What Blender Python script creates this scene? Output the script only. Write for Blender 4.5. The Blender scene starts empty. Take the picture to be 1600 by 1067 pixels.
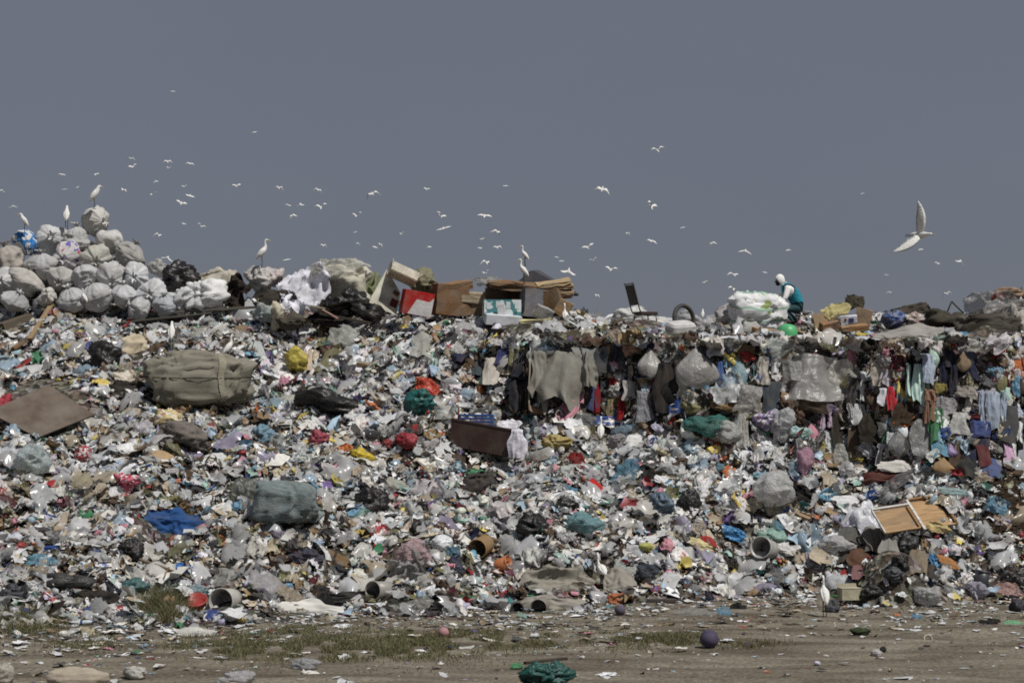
import bpy, math, random
import numpy as np
from mathutils import Vector, Matrix

rng = np.random.default_rng(11)
random.seed(11)
scene = bpy.context.scene
C = scene.collection
R = math.radians

# ------------------------------------------------------------------ camera, world, sun, exposure
F, CX, CY = 3000.0, 800.0, 533.5          # focal length and centre in pixels of the 1600 px photograph
CAMZ = 4.0
PITCH = math.atan((640 - CY) / F)
cam_d = bpy.data.cameras.new('camera')
cam_d.sensor_width = 36.0
cam_d.lens = 36.0 * F / 1600.0
cam_d.clip_start = 0.5
cam_d.clip_end = 9000
cam = bpy.data.objects.new('camera', cam_d)
cam.location = (0, 0, CAMZ)
cam.rotation_euler = (math.pi / 2 + PITCH, 0, 0)
C.objects.link(cam)
scene.camera = cam

SUN_DIR = Vector((0.44, -0.46, 1.0)).normalized()      # towards the sun: high, behind the camera's right shoulder
SUN_EL = math.asin(SUN_DIR.z)
SUN_AZ = math.atan2(SUN_DIR.x, SUN_DIR.y)
world = bpy.data.worlds.new('World')
scene.world = world
world.use_nodes = True
wn, wl = world.node_tree.nodes, world.node_tree.links
wn.clear()
w_out = wn.new('ShaderNodeOutputWorld')
w_bg = wn.new('ShaderNodeBackground')
w_bg.inputs['Strength'].default_value = 0.1
w_sky = wn.new('ShaderNodeTexSky')
w_sky.sky_type = 'NISHITA'
w_sky.sun_disc = False
w_sky.sun_elevation = SUN_EL
w_sky.sun_rotation = SUN_AZ
w_mix = wn.new('ShaderNodeMixRGB')                      # a slate storm cloud deck over the clear sky
w_mix.inputs[0].default_value = 0.935
w_tc = wn.new('ShaderNodeTexCoord')
w_map = wn.new('ShaderNodeMapping')
w_map.inputs['Scale'].default_value = (1.0, 1.0, 2.2)
w_noi = wn.new('ShaderNodeTexNoise')
w_noi.inputs['Scale'].default_value = 2.2
w_noi.inputs['Detail'].default_value = 5.0
w_ramp = wn.new('ShaderNodeValToRGB')
w_ramp.color_ramp.elements[0].position = 0.30
w_ramp.color_ramp.elements[0].color = (1.31, 1.42, 1.79, 1)
w_ramp.color_ramp.elements[1].position = 0.70
w_ramp.color_ramp.elements[1].color = (1.45, 1.56, 1.93, 1)
wl.new(w_tc.outputs['Generated'], w_map.inputs['Vector'])
wl.new(w_map.outputs['Vector'], w_noi.inputs['Vector'])
wl.new(w_noi.outputs['Fac'], w_ramp.inputs['Fac'])
wl.new(w_sky.outputs['Color'], w_mix.inputs[1])
wl.new(w_ramp.outputs['Color'], w_mix.inputs[2])
wl.new(w_mix.outputs['Color'], w_bg.inputs['Color'])
wl.new(w_bg.outputs['Background'], w_out.inputs['Surface'])

sun_d = bpy.data.lights.new('sun', 'SUN')
sun_d.energy = 3.7
sun_d.angle = R(0.6)
sun_d.color = (1.0, 0.97, 0.92)
sun = bpy.data.objects.new('sun', sun_d)
sun.rotation_euler = SUN_DIR.to_track_quat('Z', 'Y').to_euler()
sun.location = (20, -20, 40)
C.objects.link(sun)

scene.view_settings.view_transform = 'Standard'
scene.view_settings.look = 'None'
scene.view_settings.exposure = 0.0
scene.view_settings.gamma = 1.0
scene.view_settings.use_curve_mapping = False
scene.cycles.max_bounces = 6
scene.cycles.diffuse_bounces = 3
scene.cycles.glossy_bounces = 3
scene.cycles.transparent_max_bounces = 10
scene.cycles.use_denoising = False
scene.cycles.filter_width = 1.8

# ------------------------------------------------------------------ numeric helpers
_T2 = rng.random((64, 64))
_T3 = rng.random((32, 32, 32))


def n2(x, y):
    x = np.asarray(x, float); y = np.asarray(y, float)
    xi = np.floor(x).astype(int); yi = np.floor(y).astype(int)
    fx = x - xi; fy = y - yi
    fx = fx * fx * (3 - 2 * fx); fy = fy * fy * (3 - 2 * fy)
    a = _T2[xi & 63, yi & 63]; b = _T2[(xi + 1) & 63, yi & 63]
    c = _T2[xi & 63, (yi + 1) & 63]; d = _T2[(xi + 1) & 63, (yi + 1) & 63]
    return (a * (1 - fx) + b * fx) * (1 - fy) + (c * (1 - fx) + d * fx) * fy


def n3(P):
    P = np.asarray(P, float)
    i = np.floor(P).astype(int); f = P - i
    f = f * f * (3 - 2 * f)
    out = 0
    for dx in (0, 1):
        for dy in (0, 1):
            for dz in (0, 1):
                w = (f[..., 0] if dx else 1 - f[..., 0]) * (f[..., 1] if dy else 1 - f[..., 1]) * (f[..., 2] if dz else 1 - f[..., 2])
                out = out + w * _T3[(i[..., 0] + dx) & 31, (i[..., 1] + dy) & 31, (i[..., 2] + dz) & 31]
    return out


def ridge(P):
    return 1 - np.abs(2 * n3(P) - 1)


def ray(px, py):
    fy, fz = math.cos(PITCH), math.sin(PITCH)
    a = (np.asarray(px, float) - CX) / F
    b = (CY - np.asarray(py, float)) / F
    dx = a; dy = fy - b * fz; dz = fz + b * fy
    return dx / dy, dz / dy


def at(px, py, Y):
    dx, dz = ray(px, py)
    return Vector((float(dx * Y), Y, float(CAMZ + dz * Y)))


def pix(x, y, z):
    fy, fz = math.cos(PITCH), math.sin(PITCH)
    z = z - CAMZ
    dep = y * fy + z * fz
    up = -y * fz + z * fy
    return CX + F * x / dep, CY - F * up / dep


# ------------------------------------------------------------------ terrain of the rubbish heap
U = np.array([-400, 0, 200, 400, 600, 740, 800, 860, 1000, 1150, 1220, 1300, 1450, 1600, 2000.])
FOOT = np.array([1000, 990, 985, 968, 958, 960, 962, 962, 945, 932, 933, 935, 938, 935, 930.])
BASEP = np.array([620, 620, 620, 625, 630, 640, 655, 655, 662, 690, 715, 732, 738, 742, 742.])
BASEY = np.array([46, 46, 46, 46, 46, 45.8, 45.6, 45.5, 45.4, 45.0, 44.6, 44.3, 44.2, 44.2, 44.2])
TOPP = np.array([525, 520, 522, 525, 528, 532, 530, 530, 526, 536, 542, 545, 542, 545, 545.])
TOPY = np.array([50, 50, 50, 49.5, 49, 48, 46.9, 46.5, 46.3, 45.9, 45.5, 45.2, 45.1, 45.1, 45.1])
RIDP = np.array([492, 492, 492, 470, 468, 478, 484, 500, 512, 508, 506, 502, 492, 476, 470.])
RIDY = np.array([54, 54, 54, 54, 54, 53, 52.5, 52, 52, 52, 52, 52, 52, 52, 52.])
YF = 4 * F / (FOOT - 640)


def _z(p, Y):
    return CAMZ + ray(0, p)[1] * Y


BZ, TZ, RZ = _z(BASEP, BASEY), _z(TOPP, TOPY), _z(RIDP, RIDY)


def Hs(x, y):
    """height of the heap"""
    x = np.asarray(x, float); y = np.asarray(y, float)
    u = np.clip(CX + F * x / np.maximum(y, 5), -400, 2000)
    yy = y + 1.3 * (n2(x * 0.38 + 6.3, y * 0.1 + 2) - 0.5) + 0.85 * (n2(x * 0.9 + 3.1, y * 0.2) - 0.5) + 0.35 * (n2(x * 2.3 + 9, y * 0.3 + 4) - 0.5)
    yf = np.interp(u, U, YF) + 1.5 * (n2(x * 0.55 + 2, y * 0.05) - 0.5) + 0.7 * (n2(x * 1.7 + 8, y * 0.05) - 0.5)
    yb, zb = np.interp(u, U, BASEY), np.interp(u, U, BZ)
    yt, zt = np.interp(u, U, TOPY), np.interp(u, U, TZ)
    yr, zr = np.interp(u, U, RIDY), np.interp(u, U, RZ)
    s1 = np.clip((yy - yf) / (yb - yf), 0, 1)
    s2 = np.clip((yy - yb) / (yt - yb), 0, 1)
    s3 = np.clip((yy - yt) / (yr - yt), 0, 1)
    s1 = s1 * np.clip(0.35 + 0.65 * (yy - yf) / 2.2, 0, 1)
    z = zb * s1 ** 1.12 + (zt - zb) * s2 + (zr - zt) * s3
    z = z - 0.05 * np.clip(yy - yr, 0, 25) - 0.28 * np.clip(yy - yr - 25, 0, 40)
    z = z - 0.15 * np.clip(yf - yy, 0, 3) - 0.02
    on = np.clip((yy - yf) / 2.5, 0, 1)
    z = z + on * (0.60 * (n2(x * 0.42, y * 0.42 + 7) - 0.5) + 0.34 * (n2(x * 1.25 + 5, y * 1.25) - 0.5) + 0.16 * (n2(x * 3.1, y * 3.1 + 2) - 0.5))
    # rise under the pile of white sacks, soil heap at the right, dark clump at the foot
    b = np.interp(u, [-250, -100, 0, 60, 130, 180, 230, 285, 340], [0.6, 0.95, 1.1, 1.25, 1.75, 1.35, 0.75, 0.3, 0])
    z = z + b * np.clip((y - 50.6) / 1.9, 0, 1) * np.clip((58 - y) / 2, 0, 1)
    z = z + 0.75 * np.exp(-(((u - 1590) / 55) ** 2 + ((y - 42.6) / 1.1) ** 2))
    z = z + 1.05 * np.exp(-(((u - 1395) / 62) ** 2 + ((y - 40.2) / 0.75) ** 2) ** 1.4)
    z = z + 0.20 * np.exp(-(((u - 1240) / 34) ** 2 + ((y - 48.9) / 0.7) ** 2))
    return z


def ground_z(x, y):
    return 0.10 * (n2(np.asarray(x) * 0.35, np.asarray(y) * 0.8) - 0.5) + 0.05 * (n2(np.asarray(x) * 1.4, np.asarray(y) * 3.0) - 0.5)


def H(x, y):
    return np.maximum(Hs(x, y), ground_z(x, y))


def normal_at(x, y, e=0.12):
    hx = (H(x + e, y) - H(x - e, y)) / (2 * e)
    hy = (H(x, y + e) - H(x, y - e)) / (2 * e)
    n = np.stack([-hx, -hy, np.ones_like(hx)], -1)
    return n / np.linalg.norm(n, axis=-1, keepdims=True)


_YS = np.arange(26.5, 60, 0.04)


def hits(px, py):
    """distance Y at which the sight line through a pixel meets the terrain (nan: sky)"""
    px = np.atleast_1d(np.asarray(px, float)); py = np.atleast_1d(np.asarray(py, float))
    out = np.full(len(px), np.nan)
    for a in range(0, len(px), 400):
        dx, dz = ray(px[a:a + 400], py[a:a + 400])
        X = dx[:, None] * _YS[None]; Z = CAMZ + dz[:, None] * _YS[None]
        under = Z <= H(X, np.broadcast_to(_YS[None], X.shape))
        k = under.argmax(1)
        ok = under.any(1)
        out[a:a + 400] = np.where(ok, _YS[k], np.nan)
    return out


def hit(px, py, default=52.0):
    y = hits(px, py)[0]
    return default if np.isnan(y) else float(y)


# ------------------------------------------------------------------ materials
def srgb(r, g, b):
    f = lambda c: ((c / 255 + 0.055) / 1.055) ** 2.4 if c > 10 else c / 255 / 12.92
    return (f(r), f(g), f(b))


def mat(name, col=None, rough=0.6, dirt=0.0, dirt_col=(0.11, 0.088, 0.065), dirt_scale=5.0, bump=0.0, bump_scale=30.0, transl=0.0, clear=0.0,
        spec=0.4, metal=0.0, var=0.0, bump_dist=0.03, wdist=1.2, src='fixed', stripes=None, blot=None, weave=False, stretch=(1, 1, 1), coords='Object'):
    """src: fixed / obj (object colour) / attr (colour attribute Col)"""
    m = bpy.data.materials.new(name)
    m.use_nodes = True
    nt = m.node_tree; N = nt.nodes; L = nt.links
    N.clear()
    out = N.new('ShaderNodeOutputMaterial')
    bs = N.new('ShaderNodeBsdfPrincipled')
    bs.inputs['Roughness'].default_value = rough
    bs.inputs['Specular IOR Level'].default_value = spec
    bs.inputs['Metallic'].default_value = metal
    tc = N.new('ShaderNodeTexCoord')
    oi = N.new('ShaderNodeObjectInfo')
    add = N.new('ShaderNodeVectorMath'); add.operation = 'ADD'
    mul = N.new('ShaderNodeMath'); mul.operation = 'MULTIPLY'; mul.inputs[1].default_value = 37.0
    L.new(oi.outputs['Random'], mul.inputs[0])
    st = N.new('ShaderNodeVectorMath'); st.operation = 'MULTIPLY'; st.inputs[1].default_value = stretch
    L.new(tc.outputs[coords], st.inputs[0])
    L.new(st.outputs[0], add.inputs[0]); L.new(mul.outputs[0], add.inputs[1])
    vec = add.outputs[0]
    if src == 'obj':
        c = oi.outputs['Color']
    elif src == 'attr':
        at_ = N.new('ShaderNodeAttribute'); at_.attribute_name = 'Col'
        c = at_.outputs['Color']
    else:
        rgb = N.new('ShaderNodeRGB'); rgb.outputs[0].default_value = (*col, 1)
        c = rgb.outputs[0]

    def mixc(fac, a, b):
        mx = N.new('ShaderNodeMixRGB')
        L.new(fac, mx.inputs[0])
        L.new(a, mx.inputs[1])
        if isinstance(b, tuple):
            mx.inputs[2].default_value = (*b, 1)
        else:
            L.new(b, mx.inputs[2])
        return mx.outputs[0]

    def noise(scale, detail=4, v=None):
        t = N.new('ShaderNodeTexNoise')
        t.inputs['Scale'].default_value = scale; t.inputs['Detail'].default_value = detail
        L.new(v or vec, t.inputs['Vector'])
        return t.outputs['Fac']

    def step(v, lo, hi, top=1.0):
        mr = N.new('ShaderNodeMapRange')
        mr.inputs[1].default_value = lo; mr.inputs[2].default_value = hi
        mr.inputs[3].default_value = 0; mr.inputs[4].default_value = top
        L.new(v, mr.inputs[0])
        return mr.outputs[0]

    if blot:                                    # printed patches: (colour, scale, threshold)
        for bc, sc, th in blot:
            c = mixc(step(noise(sc, 1), th, th + 0.02), c, bc)
    if stripes:                                 # printed bands: (colour, scale, threshold, direction)
        bc, sc, th, dr = stripes
        wv = N.new('ShaderNodeTexWave'); wv.bands_direction = dr
        wv.inputs['Scale'].default_value = sc; wv.inputs['Distortion'].default_value = wdist
        L.new(tc.outputs['Object'], wv.inputs['Vector'])
        c = mixc(step(wv.outputs['Fac'], th, th + 0.04), c, bc)
    if var:
        hs = N.new('ShaderNodeHueSaturation')
        mr = N.new('ShaderNodeMapRange')
        mr.inputs[1].default_value = 0.3; mr.inputs[2].default_value = 0.7
        mr.inputs[3].default_value = 1 - var; mr.inputs[4].default_value = 1 + var
        L.new(noise(dirt_scale * 2.3, 5), mr.inputs[0]); L.new(mr.outputs[0], hs.inputs['Value'])
        L.new(c, hs.inputs['Color']); c = hs.outputs['Color']
    if dirt:
        c = mixc(step(noise(dirt_scale, 6), 0.42, 0.72, dirt), c, dirt_col)
    L.new(c, bs.inputs['Base Color'])
    if bump or weave:
        bp = N.new('ShaderNodeBump')
        bp.inputs['Strength'].default_value = bump or 0.2
        bp.inputs['Distance'].default_value = bump_dist
        L.new(noise(bump_scale, 2), bp.inputs['Height'])
        L.new(bp.outputs['Normal'], bs.inputs['Normal'])
    sh = bs.outputs[0]
    if transl:
        tr = N.new('ShaderNodeBsdfTranslucent'); L.new(c, tr.inputs['Color'])
        mx = N.new('ShaderNodeMixShader'); mx.inputs[0].default_value = transl
        L.new(sh, mx.inputs[1]); L.new(tr.outputs[0], mx.inputs[2]); sh = mx.outputs[0]
    if clear:
        tp = N.new('ShaderNodeBsdfTransparent')
        mx = N.new('ShaderNodeMixShader'); mx.inputs[0].default_value = clear
        L.new(sh, mx.inputs[1]); L.new(tp.outputs[0], mx.inputs[2]); sh = mx.outputs[0]
    L.new(sh, out.inputs['Surface'])
    return m


M = {}
M['bag'] = mat('thin_plastic', src='obj', rough=0.38, dirt=0.35, dirt_scale=2.2, transl=0.22, bump=0.6, bump_scale=9, spec=0.5, var=0.12)
M['film'] = mat('clear_film', src='obj', rough=0.36, dirt=0.35, dirt_scale=2.4, transl=0.32, clear=0.28, bump=0.9, bump_scale=9, spec=0.45, bump_dist=0.04, var=0.12)
M['cloth'] = mat('cloth', src='obj', rough=0.95, dirt=0.45, dirt_scale=2.5, bump=0.5, bump_scale=14, spec=0.1, var=0.15)
M['shirt'] = mat('striped_cloth', src='obj', rough=0.95, dirt=0.25, dirt_scale=2.5, bump=0.4, bump_scale=14, spec=0.1, stripes=((0.22, 0.27, 0.36), 9, 0.75, 'X'))
M['sack'] = mat('woven_sack', src='obj', rough=0.75, dirt=0.42, dirt_scale=1.6, dirt_col=(0.20, 0.185, 0.16), bump=0.3, bump_scale=7, spec=0.25, var=0.1)
M['sack_blue'] = mat('woven_sack_blue_print', src='obj', rough=0.75, dirt=0.3, dirt_scale=1.6, bump=0.5, bump_scale=7, spec=0.25, blot=[((0.03, 0.17, 0.42), 1.9, 0.52)])
M['sack_mix'] = mat('woven_sack_mixed_print', src='obj', rough=0.75, dirt=0.3, dirt_scale=1.6, bump=0.5, bump_scale=7, spec=0.25,
                    blot=[((0.16, 0.12, 0.40), 2.2, 0.60), ((0.48, 0.10, 0.11), 2.9, 0.66)])
M['sack_green'] = mat('woven_sack_green_print', src='obj', rough=0.7, dirt=0.25, dirt_scale=1.8, bump=0.3, bump_scale=6, spec=0.25,
                      stripes=((0.30, 0.44, 0.36), 0.55, 0.90, 'Z'), blot=[((0.30, 0.38, 0.14), 2.2, 0.69)], wdist=4.5)
M['print'] = mat('printed_wrapper', src='obj', rough=0.35, dirt=0.3, dirt_scale=3, transl=0.1, bump=0.5, bump_scale=9, spec=0.5,
                 blot=[((0.72, 0.70, 0.66), 3.2, 0.56), ((0.42, 0.05, 0.06), 4.4, 0.66)])
M['print2'] = mat('printed_wrapper_blue', src='obj', rough=0.35, dirt=0.3, dirt_scale=3, transl=0.1, bump=0.5, bump_scale=9, spec=0.5,
                  blot=[((0.04, 0.12, 0.40), 3.6, 0.58), ((0.55, 0.42, 0.08), 4.8, 0.68)])
M['card'] = mat('cardboard', src='obj', rough=0.9, dirt=0.65, dirt_col=(0.19, 0.165, 0.135), dirt_scale=3, bump=0.25, bump_scale=20, spec=0.15, var=0.12)
M['paper'] = mat('paper', src='obj', rough=0.85, dirt=0.3, dirt_scale=3, bump=0.3, bump_scale=14, spec=0.2, transl=0.1)
M['hard'] = mat('moulded_plastic', src='obj', rough=0.42, dirt=0.35, dirt_scale=4, bump=0.1, bump_scale=20, spec=0.45)
M['pet'] = mat('bottle_plastic', src='obj', rough=0.18, dirt=0.25, dirt_scale=5, transl=0.2, clear=0.3, spec=0.6)
M['wood'] = mat('weathered_wood', src='obj', rough=0.85, dirt=0.5, dirt_scale=3, bump=0.4, bump_scale=8, stretch=(0.6, 6, 6), spec=0.2, var=0.2)
M['ball'] = mat('scuffed_rubber', src='obj', rough=0.8, dirt=0.6, dirt_scale=5, dirt_col=(0.12, 0.105, 0.085), bump=0.15, bump_scale=30, spec=0.2)
M['rubber'] = mat('rubber', (0.05, 0.048, 0.045), rough=0.8, dirt=0.6, dirt_scale=6, bump=0.4, bump_scale=40)
M['metal'] = mat('painted_tube', (0.10, 0.095, 0.09), rough=0.35, metal=0.6, dirt=0.3)
M['chrome'] = mat('worn_chrome', (0.45, 0.45, 0.44), rough=0.3, metal=0.9, dirt=0.5, dirt_scale=9)
M['leather'] = mat('brown_vinyl', (0.060, 0.034, 0.032), rough=0.5, dirt=0.3, bump=0.3, bump_scale=20)
M['leather2'] = mat('black_vinyl', (0.022, 0.020, 0.020), rough=0.55, dirt=0.3, bump=0.3, bump_scale=20)
M['feather'] = mat('white_feathers', (0.82, 0.81, 0.77), rough=0.85, bump=0.5, bump_scale=35, transl=0.12, spec=0.15, var=0.04)
M['beak'] = mat('yellow_beak', (0.62, 0.42, 0.10), rough=0.5)
M['leg'] = mat('dark_bird_leg', (0.045, 0.042, 0.035), rough=0.7)
M['eye'] = mat('bird_eye', (0.02, 0.02, 0.02), rough=0.2)
M['skin'] = mat('skin', (0.11, 0.06, 0.04), rough=0.6)
M['hood'] = mat('white_knit', (0.80, 0.79, 0.77), rough=0.95, bump=0.4, bump_scale=40, var=0.05)
M['vest'] = mat('teal_vest', (0.014, 0.20, 0.27), rough=0.9, bump=0.4, bump_scale=18, var=0.15)
M['trouser'] = mat('dark_teal_trousers', (0.022, 0.06, 0.065), rough=0.95, bump=0.4, bump_scale=18, var=0.2)
M['dark_face'] = mat('near_black_matte', (0.012, 0.012, 0.014), rough=0.9)
M['boot'] = mat('dark_boot', (0.02, 0.019, 0.018), rough=0.6)
M['scrap'] = mat('plastic_scraps', src='attr', rough=0.45, transl=0.15, spec=0.45, var=0.15, dirt_scale=4)
M['scrapfilm'] = mat('film_scraps', src='attr', rough=0.25, transl=0.25, clear=0.22, spec=0.6)
M['scrapmat'] = mat('paper_and_rag_scraps', src='attr', rough=0.9, spec=0.15, var=0.18, dirt_scale=5)
M['grass'] = mat('grass_blades', src='attr', rough=0.8, transl=0.3, spec=0.2)


def mound_material():
    m = bpy.data.materials.new('compacted_refuse'); m.use_nodes = True
    N, L = m.node_tree.nodes, m.node_tree.links
    bs = N['Principled BSDF']; bs.inputs['Roughness'].default_value = 0.9; bs.inputs['Specular IOR Level'].default_value = 0.2
    tc = N.new('ShaderNodeTexCoord')
    vo = N.new('ShaderNodeTexVoronoi'); vo.inputs['Scale'].default_value = 9.0
    L.new(tc.outputs['Object'], vo.inputs['Vector'])
    rp = N.new('ShaderNodeValToRGB')
    sep = N.new('ShaderNodeSeparateColor'); L.new(vo.outputs['Color'], sep.inputs[0]); L.new(sep.outputs[0], rp.inputs[0])
    e = rp.color_ramp.elements
    e[0].color = (0.05, 0.042, 0.034, 1); e[1].color = (0.36, 0.34, 0.30, 1); e[1].position = 1
    a = e.new(0.45); a.color = (0.10, 0.085, 0.068, 1)
    b = e.new(0.75); b.color = (0.20, 0.18, 0.15, 1)
    ns = N.new('ShaderNodeTexNoise'); ns.inputs['Scale'].default_value = 1.3; ns.inputs['Detail'].default_value = 6
    L.new(tc.outputs['Object'], ns.inputs['Vector'])
    mx = N.new('ShaderNodeMixRGB'); mx.blend_type = 'MULTIPLY'; mx.inputs[0].default_value = 0.6
    L.new(rp.outputs[0], mx.inputs[1]); L.new(ns.outputs['Color'], mx.inputs[2])
    L.new(mx.outputs[0], bs.inputs['Base Color'])
    bp = N.new('ShaderNodeBump'); bp.inputs['Strength'].default_value = 0.9; bp.inputs['Distance'].default_value = 0.06
    L.new(vo.outputs['Distance'], bp.inputs['Height']); L.new(bp.outputs[0], bs.inputs['Normal'])
    return m


def ground_material():
    m = bpy.data.materials.new('bare_earth'); m.use_nodes = True
    N, L = m.node_tree.nodes, m.node_tree.links
    bs = N['Principled BSDF']; bs.inputs['Roughness'].default_value = 0.95; bs.inputs['Specular IOR Level'].default_value = 0.1
    tc = N.new('ShaderNodeTexCoord')
    mp = N.new('ShaderNodeMapping'); mp.inputs['Scale'].default_value = (0.35, 1.2, 1)
    L.new(tc.outputs['Object'], mp.inputs['Vector'])
    n1 = N.new('ShaderNodeTexNoise'); n1.inputs['Scale'].default_value = 1.1; n1.inputs['Detail'].default_value = 8
    L.new(mp.outputs[0], n1.inputs['Vector'])
    r1 = N.new('ShaderNodeValToRGB')
    e = r1.color_ramp.elements
    e[0].position = 0.34; e[0].color = (0.105, 0.088, 0.067, 1)
    e[1].position = 0.66; e[1].color = (0.240, 0.222, 0.178, 1)
    x = e.new(0.5); x.color = (0.168, 0.149, 0.117, 1)
    L.new(n1.outputs['Fac'], r1.inputs[0])
    n2_ = N.new('ShaderNodeTexNoise'); n2_.inputs['Scale'].default_value = 14; n2_.inputs['Detail'].default_value = 8
    L.new(tc.outputs['Object'], n2_.inputs['Vector'])
    r2 = N.new('ShaderNodeValToRGB')
    r2.color_ramp.elements[0].position = 0.3; r2.color_ramp.elements[0].color = (0.5, 0.48, 0.45, 1)
    r2.color_ramp.elements[1].position = 0.62; r2.color_ramp.elements[1].color = (1.15, 1.13, 1.1, 1)
    L.new(n2_.outputs['Fac'], r2.inputs[0])
    mx = N.new('ShaderNodeMixRGB'); mx.blend_type = 'MULTIPLY'; mx.inputs[0].default_value = 0.85
    L.new(r1.outputs[0], mx.inputs[1]); L.new(r2.outputs[0], mx.inputs[2])
    L.new(mx.outputs[0], bs.inputs['Base Color'])
    bp = N.new('ShaderNodeBump'); bp.inputs['Strength'].default_value = 0.8; bp.inputs['Distance'].default_value = 0.05
    L.new(n2_.outputs['Fac'], bp.inputs['Height']); L.new(bp.outputs[0], bs.inputs['Normal'])
    return m


M['mound'] = mound_material()
M['ground'] = ground_material()
M['soil'] = mat('dark_soil', (0.045, 0.032, 0.022), rough=0.95, bump=1.0, bump_scale=25, var=0.35, dirt_scale=6, spec=0.1)


# ------------------------------------------------------------------ mesh helpers
def mesh(name, V, Fc, m=None, smooth=True, col=None):
    me = bpy.data.meshes.new(name)
    V = np.asarray(V, np.float32)
    if isinstance(Fc, np.ndarray):
        k = Fc.shape[1]
        me.vertices.add(len(V)); me.vertices.foreach_set('co', V.ravel())
        me.loops.add(Fc.size); me.loops.foreach_set('vertex_index', Fc.astype(np.int32).ravel())
        me.polygons.add(len(Fc))
        me.polygons.foreach_set('loop_start', np.arange(0, Fc.size, k, dtype=np.int32))
        me.polygons.foreach_set('loop_total', np.full(len(Fc), k, np.int32))
        me.update(calc_edges=True)
    else:
        me.from_pydata(V.tolist(), [], [tuple(f) for f in Fc])
        me.update()
    me.polygons.foreach_set('use_smooth', np.full(len(me.polygons), smooth, bool))
    if col is not None:
        a = me.color_attributes.new('Col', 'FLOAT_COLOR', 'POINT')
        a.data.foreach_set('color', np.concatenate([col, np.ones((len(col), 1))], 1).astype(np.float32).ravel())
    if m:
        me.materials.append(m)
    return me


def new(name, me, parent=None, loc=None, rot=None, scale=None, color=None, matrix=None):
    o = bpy.data.objects.new(name, me)
    C.objects.link(o)
    if parent:
        o.parent = parent
    if matrix is not None:
        o.matrix_local = matrix
    if loc is not None:
        o.location = loc
    if rot is not None:
        o.rotation_euler = rot
    if scale is not None:
        o.scale = scale if hasattr(scale, '__len__') else (scale,) * 3
    if color is not None:
        o.color = (*color, 1)
    return o


LANDMARKS = []
AVOID = []
USED = {}


def tag(o, label, cat, group=None, lm=None, px=None):
    o['label'] = label
    o['category'] = cat
    if group:
        o['group'] = group
    USED[label] = USED.get(label, 0) + 1
    if lm:
        LANDMARKS.append((px[0], px[1], lm))
    return o


def grid(nx, ny):
    u, v = np.meshgrid(np.linspace(0, 1, nx), np.linspace(0, 1, ny), indexing='ij')
    idx = np.arange(nx * ny).reshape(nx, ny)
    f = np.stack([idx[:-1, :-1], idx[1:, :-1], idx[1:, 1:], idx[:-1, 1:]], -1).reshape(-1, 4)
    return u.ravel(), v.ravel(), f


def uv_sphere(nu, nv):
    """unit directions with rings; returns dirs, theta, t (0 bottom..1 top), faces (list)"""
    V = [(0, 0, -1)]; th = [0]; tt = [0]
    for j in range(1, nv):
        a = -math.pi / 2 + math.pi * j / nv
        for i in range(nu):
            b = 2 * math.pi * i / nu
            V.append((math.cos(a) * math.cos(b), math.cos(a) * math.sin(b), math.sin(a))); th.append(b); tt.append(j / nv)
    V.append((0, 0, 1)); th.append(0); tt.append(1)
    Fc = []
    for i in range(nu):
        Fc.append((0, 1 + (i + 1) % nu, 1 + i))
    for j in range(nv - 2):
        for i in range(nu):
            a = 1 + j * nu + i; b = 1 + j * nu + (i + 1) % nu
            Fc.append((a, b, b + nu, a + nu))
    top = len(V) - 1
    for i in range(nu):
        a = 1 + (nv - 2) * nu + i; b = 1 + (nv - 2) * nu + (i + 1) % nu
        Fc.append((a, b, top))
    return np.array(V), np.array(th), np.array(tt), Fc


def tube(P, Rr, n=8, name='tube', sx=1.0):
    """closed tapered tube through points P with radii Rr (elliptic by sx across the local side)"""
    P = [Vector(p) for p in P]
    V, Fc = [], []
    side0 = None
    for i, p in enumerate(P):
        d = (P[min(i + 1, len(P) - 1)] - P[max(i - 1, 0)]).normalized()
        if side0 is None:
            side0 = d.cross(Vector((0, 0, 1)))
            if side0.length < 0.1:
                side0 = d.cross(Vector((0, 1, 0)))
            side0.normalize()
        s = (side0 - d * side0.dot(d)).normalized(); side0 = s
        u = d.cross(s)
        for k in range(n):
            a = 2 * math.pi * k / n
            V.append(p + s * (math.cos(a) * Rr[i] * sx) + u * (math.sin(a) * Rr[i]))
    for i in range(len(P) - 1):
        for k in range(n):
            a = i * n + k; b = i * n + (k + 1) % n
            Fc.append((a, b, b + n, a + n))
    V.append(P[0]); V.append(P[-1])
    for k in range(n):
        Fc.append((len(V) - 2, (k + 1) % n, k))
        Fc.append((len(V) - 1, (len(P) - 1) * n + k, (len(P) - 1) * n + (k + 1) % n))
    return np.array(V), Fc


def lathe(prof, n=16):
    """profile (r, z) list turned about z, open ends unless r = 0"""
    V, Fc = [], []
    for r, z in prof:
        for k in range(n):
            a = 2 * math.pi * k / n
            V.append((r * math.cos(a), r * math.sin(a), z))
    for i in range(len(prof) - 1):
        for k in range(n):
            a = i * n + k; b = i * n + (k + 1) % n
            Fc.append((a, b, b + n, a + n))
    return np.array(V), Fc


def join(*parts):
    V, Fc, o = [], [], 0
    for v, f in parts:
        V.append(np.asarray(v, float)); Fc += [tuple(int(i) + o for i in q) for q in f]; o += len(v)
    return np.concatenate(V), Fc


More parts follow.
